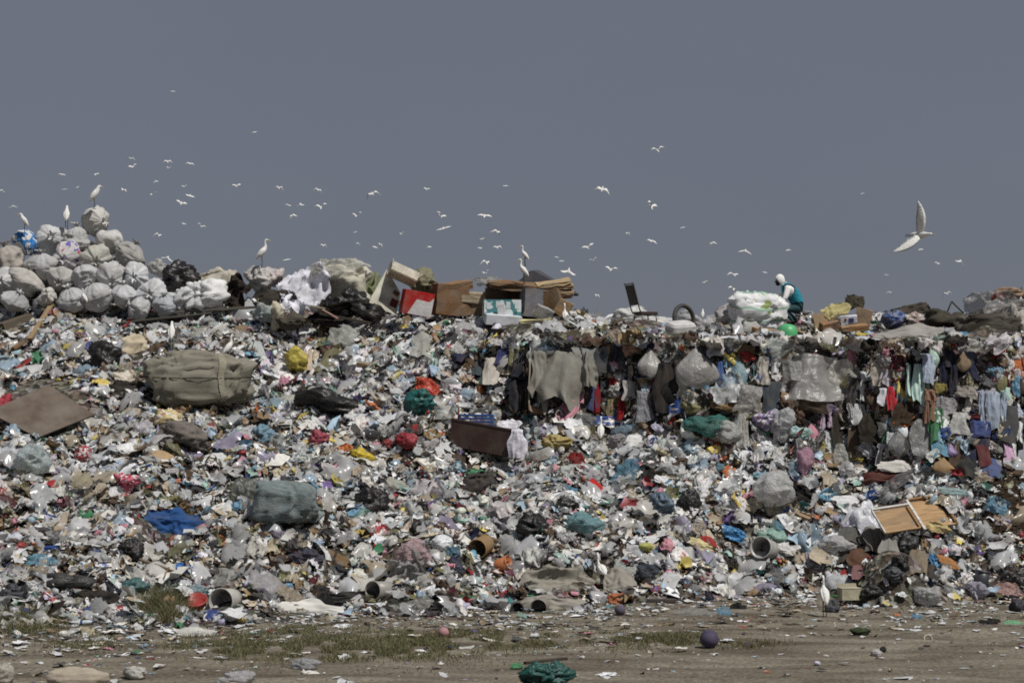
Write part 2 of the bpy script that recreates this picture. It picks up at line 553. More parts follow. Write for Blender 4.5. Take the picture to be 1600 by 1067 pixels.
def box(sx, sy, sz, c=(0, 0, 0), b=0.0):
    """box with chamfered edges when b > 0"""
    x, y, z = sx / 2, sy / 2, sz / 2
    if b <= 0:
        V = [(i * x, j * y, k * z) for i in (-1, 1) for j in (-1, 1) for k in (-1, 1)]
        Fc = [(0, 1, 3, 2), (4, 6, 7, 5), (0, 4, 5, 1), (2, 3, 7, 6), (0, 2, 6, 4), (1, 5, 7, 3)]
    else:
        V = []; idx = {}
        for i in (-1, 1):
            for j in (-1, 1):
                for k in (-1, 1):
                    for ax in range(3):
                        p = [i * x, j * y, k * z]
                        for a2 in range(3):
                            if a2 != ax:
                                p[a2] -= (i, j, k)[a2] * b
                        idx[(i, j, k, ax)] = len(V); V.append(p)
        Fc = []
        for ax in range(3):
            o1, o2 = [a for a in range(3) if a != ax]
            for s in (-1, 1):
                q = []
                for a_, b_ in ((-1, -1), (1, -1), (1, 1), (-1, 1)):
                    t = [0, 0, 0]; t[ax] = s; t[o1] = a_; t[o2] = b_
                    q.append(idx[(*t, ax)])
                Fc.append(q)
            for a_ in (-1, 1):
                for b_ in (-1, 1):
                    t0 = [0, 0, 0]; t0[o1] = a_; t0[o2] = b_
                    t1 = list(t0); t0[ax] = -1; t1[ax] = 1
                    Fc.append((idx[(*t0, o1)], idx[(*t1, o1)], idx[(*t1, o2)], idx[(*t0, o2)]))
        for i in (-1, 1):
            for j in (-1, 1):
                for k in (-1, 1):
                    Fc.append(tuple(idx[(i, j, k, a)] for a in range(3)))
    return np.array(V) + np.array(c), Fc


def fixn(me):
    import bmesh
    bm = bmesh.new(); bm.from_mesh(me); bmesh.ops.recalc_face_normals(bm, faces=bm.faces); bm.to_mesh(me); bm.free()
    return me


def warped_box(sx, sy, sz, seed, amp=0.05, n=6):
    """box of dented sheet: every face a grid, corners shared by position"""
    V, Fc = [], []
    u, v, f = grid(n, n)
    a, b = u - .5, v - .5
    h = np.full_like(a, .5)
    for P in ((a, b, h), (b, a, -h), (h, a, b), (-h, b, a), (b, h, a), (a, -h, b)):
        V.append(np.stack(P, -1)); Fc += [tuple(q + (len(V) - 1) * n * n for q in r) for r in f]
    V = np.concatenate(V)
    d = np.stack([n3(V * 2.1 + seed + k * 9.3) - .5 for k in range(3)], -1) + .5 * np.stack([ridge(V * 3.7 + seed + k * 5.1) - .5 for k in range(3)], -1)
    m_ = max(sx, sz)
    return V * np.array((sx, sy, sz)) + d * amp * np.array((m_, max(sy, .15), m_)), Fc


def rot_v(V, axis, ang):
    m = np.array(Matrix.Rotation(ang, 3, axis))
    return np.asarray(V) @ m.T


# ---- soft shapes
def blob_mesh(name, seed, m, nu=44, nv=28, big=0.42, fold=0.42, fine=0.24, flat=0.0, smooth=True, boxy=1.0, drape=0.0):
    D, th, t, Fc = uv_sphere(nu, nv)
    o = seed * 7.31
    r = 0.80 + big * (n3(D * 1.3 + o) - 0.5) * 2 + fold * (ridge(D * 2.3 + o + 3) - 0.6) + fine * (ridge(D * 5.5 + o) - 0.5) + 0.42 * fine * (ridge(D * 11 + o + 7) - 0.5)
    if drape:                                   # cloth folds running down the sides
        q = np.stack([np.cos(th) * 2.8 + o, np.sin(th) * 2.8 + o, D[:, 2] * 0.5], -1)
        r = r + drape * (ridge(q) - 0.6 + 0.5 * (ridge(q * 2.2 + 3) - 0.6)) * np.clip(1.15 - t, 0, 1)
    V = np.sign(D) * np.abs(D) ** boxy * r[:, None]
    V[:, :2] += 0.10 * (np.stack([n3(D * 3 + o + 11), n3(D * 3 + o + 17)], -1) - 0.5)
    if flat:
        V[:, 2] = np.where(V[:, 2] < -flat, -flat + (V[:, 2] + flat) * 0.25, V[:, 2])
    return mesh(name, V, Fc, m, smooth)


def sack_mesh(name, seed, m, nu=56, nv=36, length=1.0):
    """filled sack, tied neck at +z, creases running into the neck"""
    D, th, t, Fc = uv_sphere(nu, nv)
    o = seed * 5.17
    s = np.clip((t - 0.55) / 0.45, 0, 1)
    rad = np.sin(np.pi * np.clip(t, 0, 1)) ** 0.58
    rad = rad * (1 - 0.25 * s ** 1.5)
    ring = np.stack([np.cos(th) * 2.6 + o, np.sin(th) * 2.6 + o, t * 1.0], -1)
    crease = ridge(ring + 3) - 0.62 + 0.6 * (ridge(ring * 2.1 + 9) - 0.6)
    rad = rad * (1 + (0.15 + 0.30 * s ** 0.8) * crease)
    z = -0.82 + 1.62 * t
    z = np.where(t > 0.90, z - 0.05 * ((t - 0.90) / 0.10), z)
    nrm = 1 + 0.34 * (n3(D * 1.15 + o) - 0.5) * 2 + 0.17 * (ridge(D * 1.7 + o) - 0.62) + 0.09 * (ridge(D * 3.6 + o + 4) - 0.5) + 0.05 * (ridge(D * 8 + o) - 0.5)
    V = np.stack([np.cos(th) * rad * nrm * 0.86, np.sin(th) * rad * nrm * 0.80, z * length * (1 + 0.16 * (n3(D * 1.1 + o + 9) - 0.5))], -1)
    return mesh(name, V, Fc, m, True)


def tuft_mesh(name, seed, m):
    n, rows = 22, 6
    V, Fc = [], []
    for j in range(rows):
        f = j / (rows - 1)
        for i in range(n):
            a = 2 * math.pi * i / n
            rr = (0.085 + 0.20 * f ** 1.3) * (1 + 0.4 * f * math.cos(5 * a + seed) + 0.25 * f * math.cos(9 * a + 2 * seed))
            V.append((rr * math.cos(a) + 0.10 * f * math.cos(seed), rr * math.sin(a) + 0.10 * f * math.sin(seed), 0.26 * f + 0.04 * math.sin(7 * a + seed) * f))
    for j in range(rows - 1):
        for i in range(n):
            a = j * n + i; b = j * n + (i + 1) % n
            Fc.append((a, b, b + n, a + n))
    return mesh(name, V, Fc, m, True)


def sheet_mesh(name, seed, m, n=18, amp=0.30, curl=0.2, smooth=True, aspect=1.0):
    """crumpled sheet, about 1 x 1, lying in the xy plane"""
    u, v, f = grid(n, n)
    x, y = u - 0.5, v - 0.5
    o = seed * 3.7
    P = np.stack([x * 2.1 + o, y * 2.1 + o * 0.7, np.full_like(x, o)], -1)
    ang = np.arctan2(y, x)
    edge = 0.75 + 0.5 * n2(np.cos(ang) * 1.6 + o, np.sin(ang) * 1.6 + o)
    z = amp * (ridge(P) - 0.5) + amp * 0.6 * (ridge(P * 2.3 + 5) - 0.5) + amp * 0.34 * (ridge(P * 5.1) - 0.5) + amp * 0.15 * (ridge(P * 9.7 + 3) - 0.5)
    r2_ = x * x + y * y
    z = z + curl * (n3(P * 0.4 + 20) - 0.4) * r2_ * 4 - 0.30 * r2_
    edge = edge * (1 - 0.30 * np.clip(np.abs(x * y) * 4, 0, 1)) * (1 + 0.18 * (n2(np.cos(ang) * 5 + o, np.sin(ang) * 5 + o) - .5))
    X = x * edge * aspect + 0.20 * (n3(P * 1.5 + 31) - 0.5)
    Y = y * edge + 0.20 * (n3(P * 1.5 + 47) - 0.5)
    return mesh(name, np.stack([X, Y, z], -1), f, m, smooth)


def hang_mesh(name, seed, m, kind='strip', nx=16, ny=22):
    """cloth hanging down from the origin: x width about 1, z from 0 to -1, folds towards -y"""
    rs = random.Random(seed)

    def panel(x0, x1, z0, z1, wob, sd):
        u, v, f = grid(nx, ny)
        top = rs.uniform(0.5, 1.0)
        hem = 1 + 0.30 * (n2(u * 2.2 + sd, sd * 1.7) - 0.55) * v
        zc = z0 + (z1 - z0) * v * hem
        wdt = (top + (1 - top) * np.minimum(1, v * 1.8)) * (1 + wob * (n2(v * 2.6 + sd, sd * 1.3) - 0.5) * 2)
        cx = (x0 + x1) / 2 + 0.30 * (n2(v * 1.6 + sd * 2.1, sd) - 0.5) * v
        uu = u - 0.5 + 0.16 * (n2(u * 3 + sd, v * 2.2) - 0.5)
        x = cx + uu * (x1 - x0) * wdt
        drop = np.abs(zc)
        q = np.stack([u * 2.3 + 0.9 * n2(v * 1.5 + sd, u) + sd, v * 0.75 + sd, v * 0 + sd * .7], -1)
        y = -0.30 * (ridge(q) - 0.5) * (0.4 + 0.6 * v) - 0.13 * (ridge(q * np.array((2.3, 1.6, 1))) - 0.5) - 0.09 * (ridge(np.stack([u * 4 + sd, v * 5, v * 0 + sd], -1)) - 0.5)
        y = y - 0.08 * np.sin(np.pi * u)
        z = zc + 0.06 * (n2(u * 4 + sd, v * 4) - 0.5)
        y = y + np.where(drop < 0.12, (0.12 - drop) * 3.2, 0)
        z = z + np.where(drop < 0.12, -(0.12 - drop) * 0.4, 0)
        return np.stack([x, y, z], -1), f
    s = seed * 1.37
    if kind == 'trousers':
        a = panel(-0.5, 0.5, 0, -0.42, 0.15, s); b = panel(-0.5, -0.04, -0.40, -1, 0.2, s + 3); c = panel(0.05, 0.5, -0.40, -0.93, 0.2, s + 7)
        V, Fc = join(a, b, c)
    elif kind == 'shirt':
        a = panel(-0.36, 0.36, 0, -1, 0.18, s); b = panel(-0.62, -0.34, -0.08, -0.78, 0.25, s + 3); c = panel(0.34, 0.60, -0.05, -0.62, 0.25, s + 7)
        V, Fc = join(a, b, c)
    elif kind == 'bag':                          # gathered at the top, swelling below
        D, th, t, Fc = uv_sphere(24, 16)
        t2 = 1 - t
        rad = np.sin(np.pi * t2 ** 1.6) ** 0.8 * (1 + 0.18 * np.cos(7 * th + s) * (1 - t2)) * (1 + 0.4 * (n3(D * 1.6 + s) - 0.5)) + 0.05
        V = np.stack([np.cos(th) * rad * 0.5, np.sin(th) * rad * 0.28, -t2], -1)
    else:
        V, Fc = panel(-0.5, 0.5, 0, -1, 0.3, s)
    return mesh(name, V, Fc, m, True)


def basis(n, ang):
    n = Vector(n).normalized()
    a = n.cross(Vector((0.3, 0.1, 1)))
    if a.length < 0.05:
        a = n.cross(Vector((1, 0, 0)))
    a.normalize()
    b = n.cross(a)
    t = a * math.cos(ang) + b * math.sin(ang)
    return Matrix((t, n.cross(t), n)).transposed().to_4x4()


def trs(loc, rotm, sc):
    return Matrix.Translation(loc) @ rotm.to_4x4() @ Matrix.Diagonal((*((sc,) * 3 if not hasattr(sc, '__len__') else sc), 1))


# ------------------------------------------------------------------ the setting: ground, heap
def structure(name, me):
    o = new(name, me)
    o['kind'] = 'structure'
    return o


def axis_lines(fine0, fine1, step, far):
    a = list(np.arange(fine0, fine1 + 1e-6, step))
    lo = [fine0 - d for d in far]; hi = [fine1 + d for d in far]
    return np.array(sorted(lo) + a + sorted(hi))


gx = axis_lines(-26, 26, 0.25, [4, 12, 40, 120, 500, 3000])
gy = axis_lines(14, 46, 0.16, [3, 8, 14, 40, 120, 500, 4000])
GX, GY = np.meshgrid(gx, gy, indexing='ij')
_, _, gf = grid(len(gx), len(gy))
structure('ground', mesh('ground', np.stack([GX.ravel(), GY.ravel(), ground_z(GX, GY).ravel()], -1), gf, M['ground']))

hx = np.arange(-24, 24.01, 0.11)
hy = np.concatenate([np.arange(32, 56, 0.09), np.arange(56, 112, 0.8)])
HX, HY = np.meshgrid(hx, hy, indexing='ij')
_, _, hf = grid(len(hx), len(hy))
heap = structure('rubbish_heap', mesh('rubbish_heap', np.stack([HX.ravel(), HY.ravel(), Hs(HX, HY).ravel()], -1), hf, M['mound']))

# ------------------------------------------------------------------ palette
PAL = {
    'clear grey': (182, 182, 180), 'white': (228, 228, 226), 'off-white': (210, 206, 196), 'beige': (180, 163, 134), 'tan': (152, 120, 82),
    'dark grey': (72, 72, 74), 'black': (30, 30, 32), 'brown': (86, 66, 50), 'pale blue': (152, 182, 203), 'sky blue': (96, 156, 190),
    'blue': (42, 74, 150), 'navy blue': (36, 42, 72), 'red': (178, 44, 44), 'pink': (208, 128, 146), 'orange': (208, 104, 46),
    'yellow': (206, 182, 66), 'green': (58, 130, 84), 'teal': (44, 120, 118), 'purple': (112, 86, 150), 'mint green': (152, 198, 180),
    'maroon': (98, 34, 42), 'silvery grey': (202, 204, 206), 'olive': (112, 108, 66), 'lilac': (172, 160, 192),
}


def mute(v, a=0.30):
    g = 0.3 * v[0] + 0.59 * v[1] + 0.11 * v[2]
    return tuple(min(218, c * (1 - a) + g * a) for c in v)


PAL = {k: srgb(*mute(v)) for k, v in PAL.items()}


def pal(c):
    return PAL[c] if isinstance(c, str) else srgb(*mute(c, 0.20))


def S(Y):
    return F / Y


_seed = [100]


def sd():
    _seed[0] += 1
    return _seed[0]


# ------------------------------------------------------------------ generic item builders (pixel sizes of the 1600 px photograph give real sizes at the item's distance)
def blob_item(name, px, py, w, h, col, m, label, cat, group=None, lm=None, Y=None, deep=0.9, tilt=0, yaw=None, **kw):
    if Y is None:
        Y = hit(px, py + h * 0.25) - 0.34 * h / 62 - 0.08
    if m == 'film' and not isinstance(col, str):
        col = tuple(min(212, c * 1.16) for c in col)
    AVOID.append((px, py, w, h))
    s = S(Y)
    me = blob_mesh(name, sd(), M[m], **kw)
    o = new(name, me, loc=at(px, py, Y), rot=(rng.uniform(-.2, .2), R(tilt), rng.uniform(-.4, .4) if yaw is None else yaw),
            scale=(w / s / 1.75, deep * min(w, h * 1.3) / s / 1.75, h / s / 1.7), color=pal(col))
    return tag(o, label, cat, group, lm, (px, py))


def sheet_item(name, px, py, w, h, col, m, label, cat, group=None, lm=None, Y=None, tilt=0, face=0.7, amp=0.3, curl=0.2, n=24, lift=0.20):
    if Y is None:
        Y = hit(px, py) - lift
    AVOID.append((px, py, w, h))
    p = at(px, py, Y)
    nn = normal_at(p.x, p.y) + face * np.array([0, -0.97, 0.12])
    nn = Vector(nn).normalized()
    x = Vector((1, 0, 0)); x = (x - nn * x.dot(nn)).normalized()
    x = Matrix.Rotation(R(tilt), 3, nn) @ x
    rot = Matrix((x, nn.cross(x), nn)).transposed()
    s = S(Y)
    fore = max(0.45, abs(nn.y))
    o = new(name, sheet_mesh(name, sd(), M[m], n=n, amp=amp, curl=curl), matrix=trs(p, rot, (w / s, h / s / fore, min((w + h) / 2, 1.1 * min(w, h / fore)) / s)), color=pal(col))
    return tag(o, label, cat, group, lm, (px, py))


def hang_item(name, px, py0, py1, w, col, m, label='', cat='', kind='strip', group=None, lm=None, off=0.14, dx=0.0, seed=None, me=None):
    Yt, Yb = hit(px, py0), hit(px + dx, py1)
    AVOID.append((px, (py0 + py1) / 2, w, py1 - py0))
    Yb = min(Yb, Yt + 0.2)
    if m == 'film' and not isinstance(col, str) and max(col) > 2:
        col = tuple(min(205, c * 1.2) for c in col)
    a = at(px, py0, Yt - off); b = at(px + dx, py1, Yb - off)
    d = b - a
    z = -d.normalized()
    x = Vector((1, 0, 0)); x = (x - z * x.dot(z)).normalized()
    rot = Matrix((x, z.cross(x), z)).transposed()
    ws = w / S(Yt)
    o = new(name, me or hang_mesh(name, seed or sd(), M[m], kind), matrix=trs(a, rot, (ws, max(ws * 0.9, 0.3), d.length)), color=pal(col))
    return tag(o, label, cat, group, lm, (px, (py0 + py1) / 2))


def rod(name, p0, p1, rad, m, label, cat, col=None, group=None, lm=None, px=None, square=False):
    a, b = Vector(p0), Vector(p1)
    mid = (a + b) / 2; d = b - a
    for f_ in np.linspace(0.1, 0.9, 7):
        q = a + d * f_
        u_, v_ = pix(q.x, q.y, q.z)
        AVOID.append((float(u_), float(v_), 18, 11))
    if square:
        V, Fc = box(d.length, rad * 2.6, rad * 1.3, b=0.006)
        me = mesh(name, V, Fc, M[m], False)
    else:
        k = 9
        P = [(d.length * (i / (k - 1) - 0.5), 0.02 * d.length * (n2(i * 0.5, d.length * 3.3) - 0.5), 0.02 * d.length * (n2(i * 0.5, 8 + d.length) - 0.5)) for i in range(k)]
        V, Fc = tube(P, [rad * (1.05 - 0.2 * i / k) for i in range(k)], 8)
        me = mesh(name, V, Fc, M[m], True)
    x = d.normalized()
    y = Vector((0, 0, 1)).cross(x).normalized()
    rot = Matrix((x, y, x.cross(y))).transposed()
    o = new(name, me, matrix=trs(mid, rot, 1), color=pal(col) if col else None)
    return tag(o, label, cat, group, lm, px)


def surf(px, py, lift=0.05):
    AVOID.append((px, py, 16, 12))
    return at(px, py, hit(px, py) - lift - 0.16)


# ------------------------------------------------------------------ white sacks of the pile at the left
# px, py, size px, where the tied neck points (x right, y towards viewer, z up), tone, material, label
SACKS = [
    (149, 347, 44, (0.9, 0.8, 0.0), (206, 204, 196), 'sack', 'pale sack at the very top of the white sack pile'),
    (119, 373, 46, (0.1, 0.2, 1.0), (182, 182, 178), 'sack', 'grey-white upright sack just left below the topmost sack'),
    (171, 377, 50, (0.9, -0.2, -0.55), (205, 202, 196), 'sack', 'smooth pillow-like sack just right below the topmost sack'),
    (203, 398, 44, (0.6, 0.0, 1.0), (166, 164, 158), 'sack', 'greyish sack on the right flank of the pile with a twisted top'),
    (81, 375, 46, (0.1, 0.9, 0.15), (196, 197, 196), 'sack', 'white sack with a puckered front left of the upright grey-white sack'),
    (42, 381, 46, (0.5, 0.9, -0.5), (206, 208, 210), 'sack_blue', 'white sack with a blue print under the left egret'),
    (103, 403, 44, (-0.1, 1.0, -0.1), (205, 203, 200), 'sack_mix', 'white sack with red and violet print in the middle of the pile'),
    (151, 405, 46, (0.2, 1.0, -0.25), (186, 184, 172), 'sack', 'beige-white puckered sack in the middle right of the pile'),
    (15, 408, 60, (-0.3, 0.2, 1.0), (172, 164, 152), 'sack', 'brownish dirty sack at the left edge of the photo in the pile'),
    (66, 418, 50, (0.0, 0.2, 1.0), (178, 178, 176), 'sack', 'tall narrow grey-white sack standing in the left half of the pile'),
    (133, 434, 50, (-0.35, 0.1, 1.0), (186, 186, 186), 'sack', 'leaning upright sack in the centre of the pile'),
    (97, 436, 42, (0.1, 1.0, -0.3), (184, 182, 176), 'sack', 'puckered sack beside the leaning upright sack'),
    (172, 434, 46, (0.3, 0.9, -0.35), (196, 195, 193), 'sack', 'sack with its tied neck low at the right of the leaning upright sack'),
    (212, 433, 44, (0.1, 1.0, 0.0), (208, 209, 210), 'sack', 'bright white sack with star-shaped pleats at the right end of the pile'),
    (40, 440, 52, (0.4, 0.1, 0.9), (184, 179, 170), 'sack', 'dusty sack leaning right in the lower left of the pile'),
    (8, 442, 44, (0.0, 1.0, 0.1), (200, 200, 198), 'sack', 'white puckered sack cut by the left edge of the photo'),
    (112, 468, 48, (-0.2, 0.4, 0.9), (180, 181, 182), 'sack', 'smooth sack in the bottom row behind the wooden stick'),
    (152, 464, 50, (-0.3, 0.2, 1.0), (184, 184, 182), 'sack', 'upright sack in the bottom row under the leaning upright sack'),
    (193, 463, 48, (0.0, 0.3, 1.0), (192, 193, 194), 'sack', 'pear-shaped sack in the bottom row right of centre'),
    (237, 459, 46, (0.1, 1.0, 0.0), (202, 203, 204), 'sack', 'white puckered sack in the bottom row beside the black bag'),
    (217, 483, 40, (-0.9, 0.2, 0.4), (188, 188, 188), 'sack', 'small low sack lying in front of the bottom row'),
    (73, 466, 36, (0.1, 0.8, 0.4), (196, 192, 184), 'sack', 'small crumpled sack low between the stick and the dusty sack'),
    (22, 470, 40, (0.5, 0.3, 0.6), (176, 178, 178), 'sack', 'half-hidden sack at the bottom left of the pile'),
    (256, 478, 36, (0.1, 0.3, 1.0), (170, 174, 178), 'sack', 'greyish slack sack at the foot of the pile beside the long sack'),
]
tufts = [tuft_mesh('tied_neck', i, M['sack']) for i in range(4)]
for i, (px, py, sz, nd, col, mt, lab) in enumerate(SACKS):
    Y0 = hits([px], [py])[0]
    Yd = 52.6 - (py - 345) / 145 * 2.3
    Y = Yd if np.isnan(Y0) else min(Y0 - 0.28, Yd)
    s = S(Y)
    sc = sz / s / 2 * 1.10
    z = Vector((nd[0], -nd[1], nd[2])).normalized()
    rot = z.to_track_quat('Z', 'Y').to_matrix() @ Matrix.Rotation(i * 1.7, 3, 'Z')
    o = new('sack', sack_mesh('sack', i + 3, M[mt]), matrix=trs(at(px, py, Y), rot, (sc * (1.0 + 0.12 * math.sin(i * 2.3)), sc * (1.0 + 0.12 * math.cos(i * 1.9)), sc * (1.06 + 0.12 * math.sin(i * 3.1)))), color=pal((col[0] * 0.945, col[1] * 0.945, col[2] * 0.95)))
    new('tied_neck', tufts[i % 4], parent=o, loc=(0, 0, 0.70), scale=0.85, color=pal(col))
    tag(o, lab, 'sack', 'white sacks piled up at the left', None)
LANDMARKS += [(130, 440, 'the white sack pile')]

# ------------------------------------------------------------------ soft things with a place of their own
B, K, SH = blob_item, None, sheet_item
# along the ridge, left to right
B('rubbish_bag', 283, 437, 56, 46, 'black', 'bag', 'tall black plastic bag beside the white sack pile', 'bag', lm='the tall black bag', tilt=8, Y=51.2)
B('plastic_bag', 246, 418, 26, 22, (190, 182, 176), 'film', 'pale clear bag behind the tall black bag on the ridge', 'bag', Y=52.2)
B('sack', 322, 462, 62, 42, (214, 214, 212), 'sack', 'bright white bulging sack right of the tall black bag', 'sack', lm='the bulging white sack', Y=50.6)
B('sack', 283, 468, 50, 34, (196, 198, 200), 'sack', 'long grey-white sack sloping between the black bag and the planks', 'sack', Y=50.7, tilt=-25)
SH('tarp', 342, 437, 66, 34, (176, 168, 150), 'sack', 'beige woven tarp folded on the ridge behind the black rags', 'tarp', Y=52.0, face=1.2)
SH('rag', 365, 458, 60, 44, (44, 38, 34), 'cloth', 'dark brown matted rag on the ridge left of the white cloth heap', 'cloth', lm='the dark matted rag', Y=51, face=1.4, tilt=30, amp=0.5)
SH('rag', 430, 468, 62, 26, (40, 39, 38), 'cloth', 'flat black rag below the white cloth heap', 'cloth', Y=50.2, face=1.3)
B('plastic_bag', 405, 437, 40, 34, (206, 200, 194), 'bag', 'pinkish white bag under the lone upright egret', 'bag', Y=51.6)
B('plastic_bag', 430, 434, 34, 30, (204, 190, 186), 'bag', 'white bag with a pink tinge left of the white cloth heap', 'bag', Y=51.7)
SH('cloth_heap', 475, 458, 84, 78, (210, 210, 220), 'cloth', 'large heap of white cloth draped over the ridge', 'cloth', lm='the white cloth heap', Y=50.6, face=1.1, amp=0.45, n=30, tilt=-20)
B('bundle', 535, 446, 92, 62, (186, 180, 160), 'sack', 'big off-white bundle stuffed with bottles tied by blue cord', 'bundle', lm='the big off-white bundle', Y=51.2, nu=56, nv=36, fold=0.34, fine=0.2, big=0.2, boxy=0.65)
SH('plastic_sheet', 528, 424, 96, 28, (200, 198, 186), 'film', 'clear plastic spread over the top of the big bundle', 'plastic sheet', Y=50.9, face=1.0, amp=0.5)
B('rubbish_bag', 546, 472, 54, 36, 'black', 'bag', 'shiny black bag in front of the big off-white bundle', 'bag', lm='the shiny black bag', Y=49.6)
B('rubbish_bag', 575, 488, 40, 28, 'black', 'bag', 'low black bag under the cream carton panel', 'bag', Y=49.4, tilt=25)
SH('rag', 520, 497, 96, 34, (30, 28, 28), 'cloth', 'black tarpaulin under the dark planks on the ridge', 'cloth', Y=49.6, face=1.2)
B('sack', 410, 488, 30, 26, (146, 156, 154), 'sack', 'small grey-green bag beside the beige bag below the black rag', 'bag', Y=50.0)
B('sack', 431, 492, 22, 34, (188, 178, 152), 'sack', 'beige bag standing next to the small grey-green bag', 'bag', Y=49.9)
B('cushion', 452, 502, 38, 20, (82, 76, 66), 'cloth', 'brown flat cushion below the black rag', 'cushion', Y=49.7)
B('bundle', 660, 441, 46, 34, (122, 118, 84), 'sack', 'olive-green bundle behind the red and white box', 'bundle', Y=51, tilt=10)
SH('sacking', 578, 446, 34, 46, (100, 108, 66), 'sack', 'dull green sacking behind the cream carton panel', 'sacking', Y=51.2, face=1.6)
# slope, left part
B('bale', 312, 594, 158, 90, (126, 121, 104), 'sack', 'large olive-grey canvas bale tied with a strap', 'bale', lm='the large olive bale', nu=72, nv=44, big=0.20, fold=0.16, fine=0.16, deep=0.75, yaw=0.12, boxy=0.66)
B('bale', 447, 784, 108, 62, (112, 126, 126), 'cloth', 'teal-grey canvas bundle torn open at its foot', 'bale', lm='the teal-grey bundle', nu=64, nv=44, big=0.16, fold=0.05, fine=0.08, deep=0.8, boxy=0.7, drape=0.30)
SH('plastic_sheet', 385, 772, 56, 40, (110, 116, 106), 'film', 'grey-green film trailing from the left of the teal-grey bundle', 'plastic sheet')
SH('tarp', 474, 802, 80, 34, (120, 132, 128), 'cloth', 'grey-green cloth trailing from the foot of the teal-grey bundle', 'cloth', tilt=-12, amp=0.3)
B('roll', 283, 680, 62, 36, (112, 104, 98), 'cloth', 'rolled grey carpet lying below the large olive bale', 'carpet', lm='the rolled grey carpet', tilt=14)
SH('tarp', 268, 821, 122, 46, (38, 80, 140), 'cloth', 'bright blue crumpled tarpaulin on the lower left slope', 'tarpaulin', lm='the blue tarpaulin', amp=0.34, n=40, face=0.8)
B('rubbish_bag', 509, 629, 80, 36, 'black', 'bag', 'open black rubbish bag on the slope below the yellow bag', 'bag', lm='the open black bag', tilt=8)
B('plastic_bag', 464, 566, 34, 36, (204, 184, 62), 'bag', 'yellow carrier bag on the upper slope left of centre', 'bag', lm='the yellow carrier bag')
B('plastic_bag', 658, 626, 38, 36, (20, 102, 98), 'bag', 'round teal plastic bag below the orange-red bag', 'bag', lm='the teal bag')
SH('plastic_bag', 667, 602, 46, 24, (210, 62, 34), 'bag', 'orange-red plastic bag lying above the teal bag', 'bag', lm='the orange-red bag', tilt=-28)
B('plastic_bag', 497, 688, 26, 28, (184, 70, 88), 'bag', 'pinkish red round bag right of the light blue crumpled bag', 'bag', lm='the pinkish red bag')
B('plastic_bag', 638, 690, 30, 24, (180, 44, 58), 'bag', 'crimson bag with a peaked top on the middle slope', 'bag', lm='the crimson bag')
B('plastic_bag', 606, 694, 14, 14, 'red', 'bag', 'tiny red knotted bag left of the crimson bag', 'bag')
B('plastic_bag', 567, 714, 32, 20, (222, 190, 22), 'bag', 'vivid yellow bag with a dark lining on the middle slope', 'bag', lm='the vivid yellow bag', tilt=15)
SH('plastic_bag', 540, 700, 22, 16, (216, 110, 40), 'bag', 'orange scrap of bag up and left from the vivid yellow bag', 'bag', tilt=-40)
B('plastic_bag', 410, 680, 32, 28, (112, 154, 176), 'bag', 'light blue crumpled bag on the left middle slope', 'bag', lm='the light blue crumpled bag')
B('plastic_bag', 50, 716, 46, 40, (168, 182, 194), 'film', 'puffy clear bluish bag below the brown board', 'bag', lm='the clear bluish bag')
B('plastic_bag', 128, 710, 28, 24, (176, 52, 66), 'print', 'red bag right of the clear bluish bag', 'bag', lm='the red bag under the board')
B('plastic_bag', 200, 752, 34, 24, (200, 62, 96), 'print', 'bright pink bag with a white printed patch', 'bag', lm='the bright pink bag')
SH('mat', 250, 714, 40, 22, (172, 140, 98), 'card', 'round tan mat left of the white paper wedge', 'mat', tilt=5, amp=0.08)
SH('paper_sheet', 335, 715, 38, 16, 'white', 'paper', 'white paper wedge right of the round tan mat', 'paper', tilt=20, amp=0.1)
B('plastic_bag', 263, 655, 36, 28, (206, 184, 118), 'print', 'cream and yellow striped bag under the large olive bale', 'bag')
B('rubbish_bag', 163, 558, 52, 40, (34, 33, 33), 'bag', 'black bag with a blue corner on the upper left slope', 'bag', lm='the black bag on the upper left slope', tilt=20)
SH('plastic_bag', 140, 540, 16, 14, (70, 84, 150), 'bag', 'blue-violet scrap at the corner of the upper left black bag', 'bag')
SH('sheet', 210, 545, 50, 46, (196, 180, 150), 'paper', 'cream quilted sheet right of the upper left black bag', 'sheet', tilt=-50)
SH('rag', 197, 603, 58, 24, (38, 36, 38), 'cloth', 'black cloth under the pale rag left of the large olive bale', 'cloth')
SH('rag', 196, 590, 40, 20, (200, 190, 172), 'cloth', 'pale rag lying on the black cloth left of the large olive bale', 'cloth', tilt=-30, lift=0.3)
B('carton', 33, 577, 26, 14, (150, 40, 36), 'card', 'small dark red carton at the upper left slope', 'carton', big=0.08, fold=0.05)
SH('rag', 8, 632, 30, 30, (176, 58, 70), 'cloth', 'red and grey cloth at the left edge behind the brown board', 'cloth')
B('rubbish_bag', 582, 785, 44, 38, 'black', 'bag', 'knotted black bag with a white wrapper right of the teal-grey bundle', 'bag', lm='the knotted black bag')
SH('plastic_bag', 590, 832, 30, 24, (182, 44, 54), 'print', 'red bag with white lettering-like print near the knotted black bag', 'bag', lm='the red printed bag')
SH('plastic_bag', 560, 836, 30, 14, (196, 166, 62), 'bag', 'mustard yellow wrapper left of the red printed bag', 'wrapper')
B('canister', 690, 849, 32, 26, (206, 210, 212), 'hard', 'white plastic canister left of the wicker basket', 'canister', big=0.1, fold=0.06)
B('plastic_bag', 645, 865, 46, 34, (202, 152, 156), 'film', 'pale pink bag on the lower slope', 'bag', lm='the pale pink bag')
B('plastic_bag', 648, 853, 10, 10, (186, 206, 60), 'bag', 'lime green twist of plastic above the pale pink bag', 'plastic scrap')
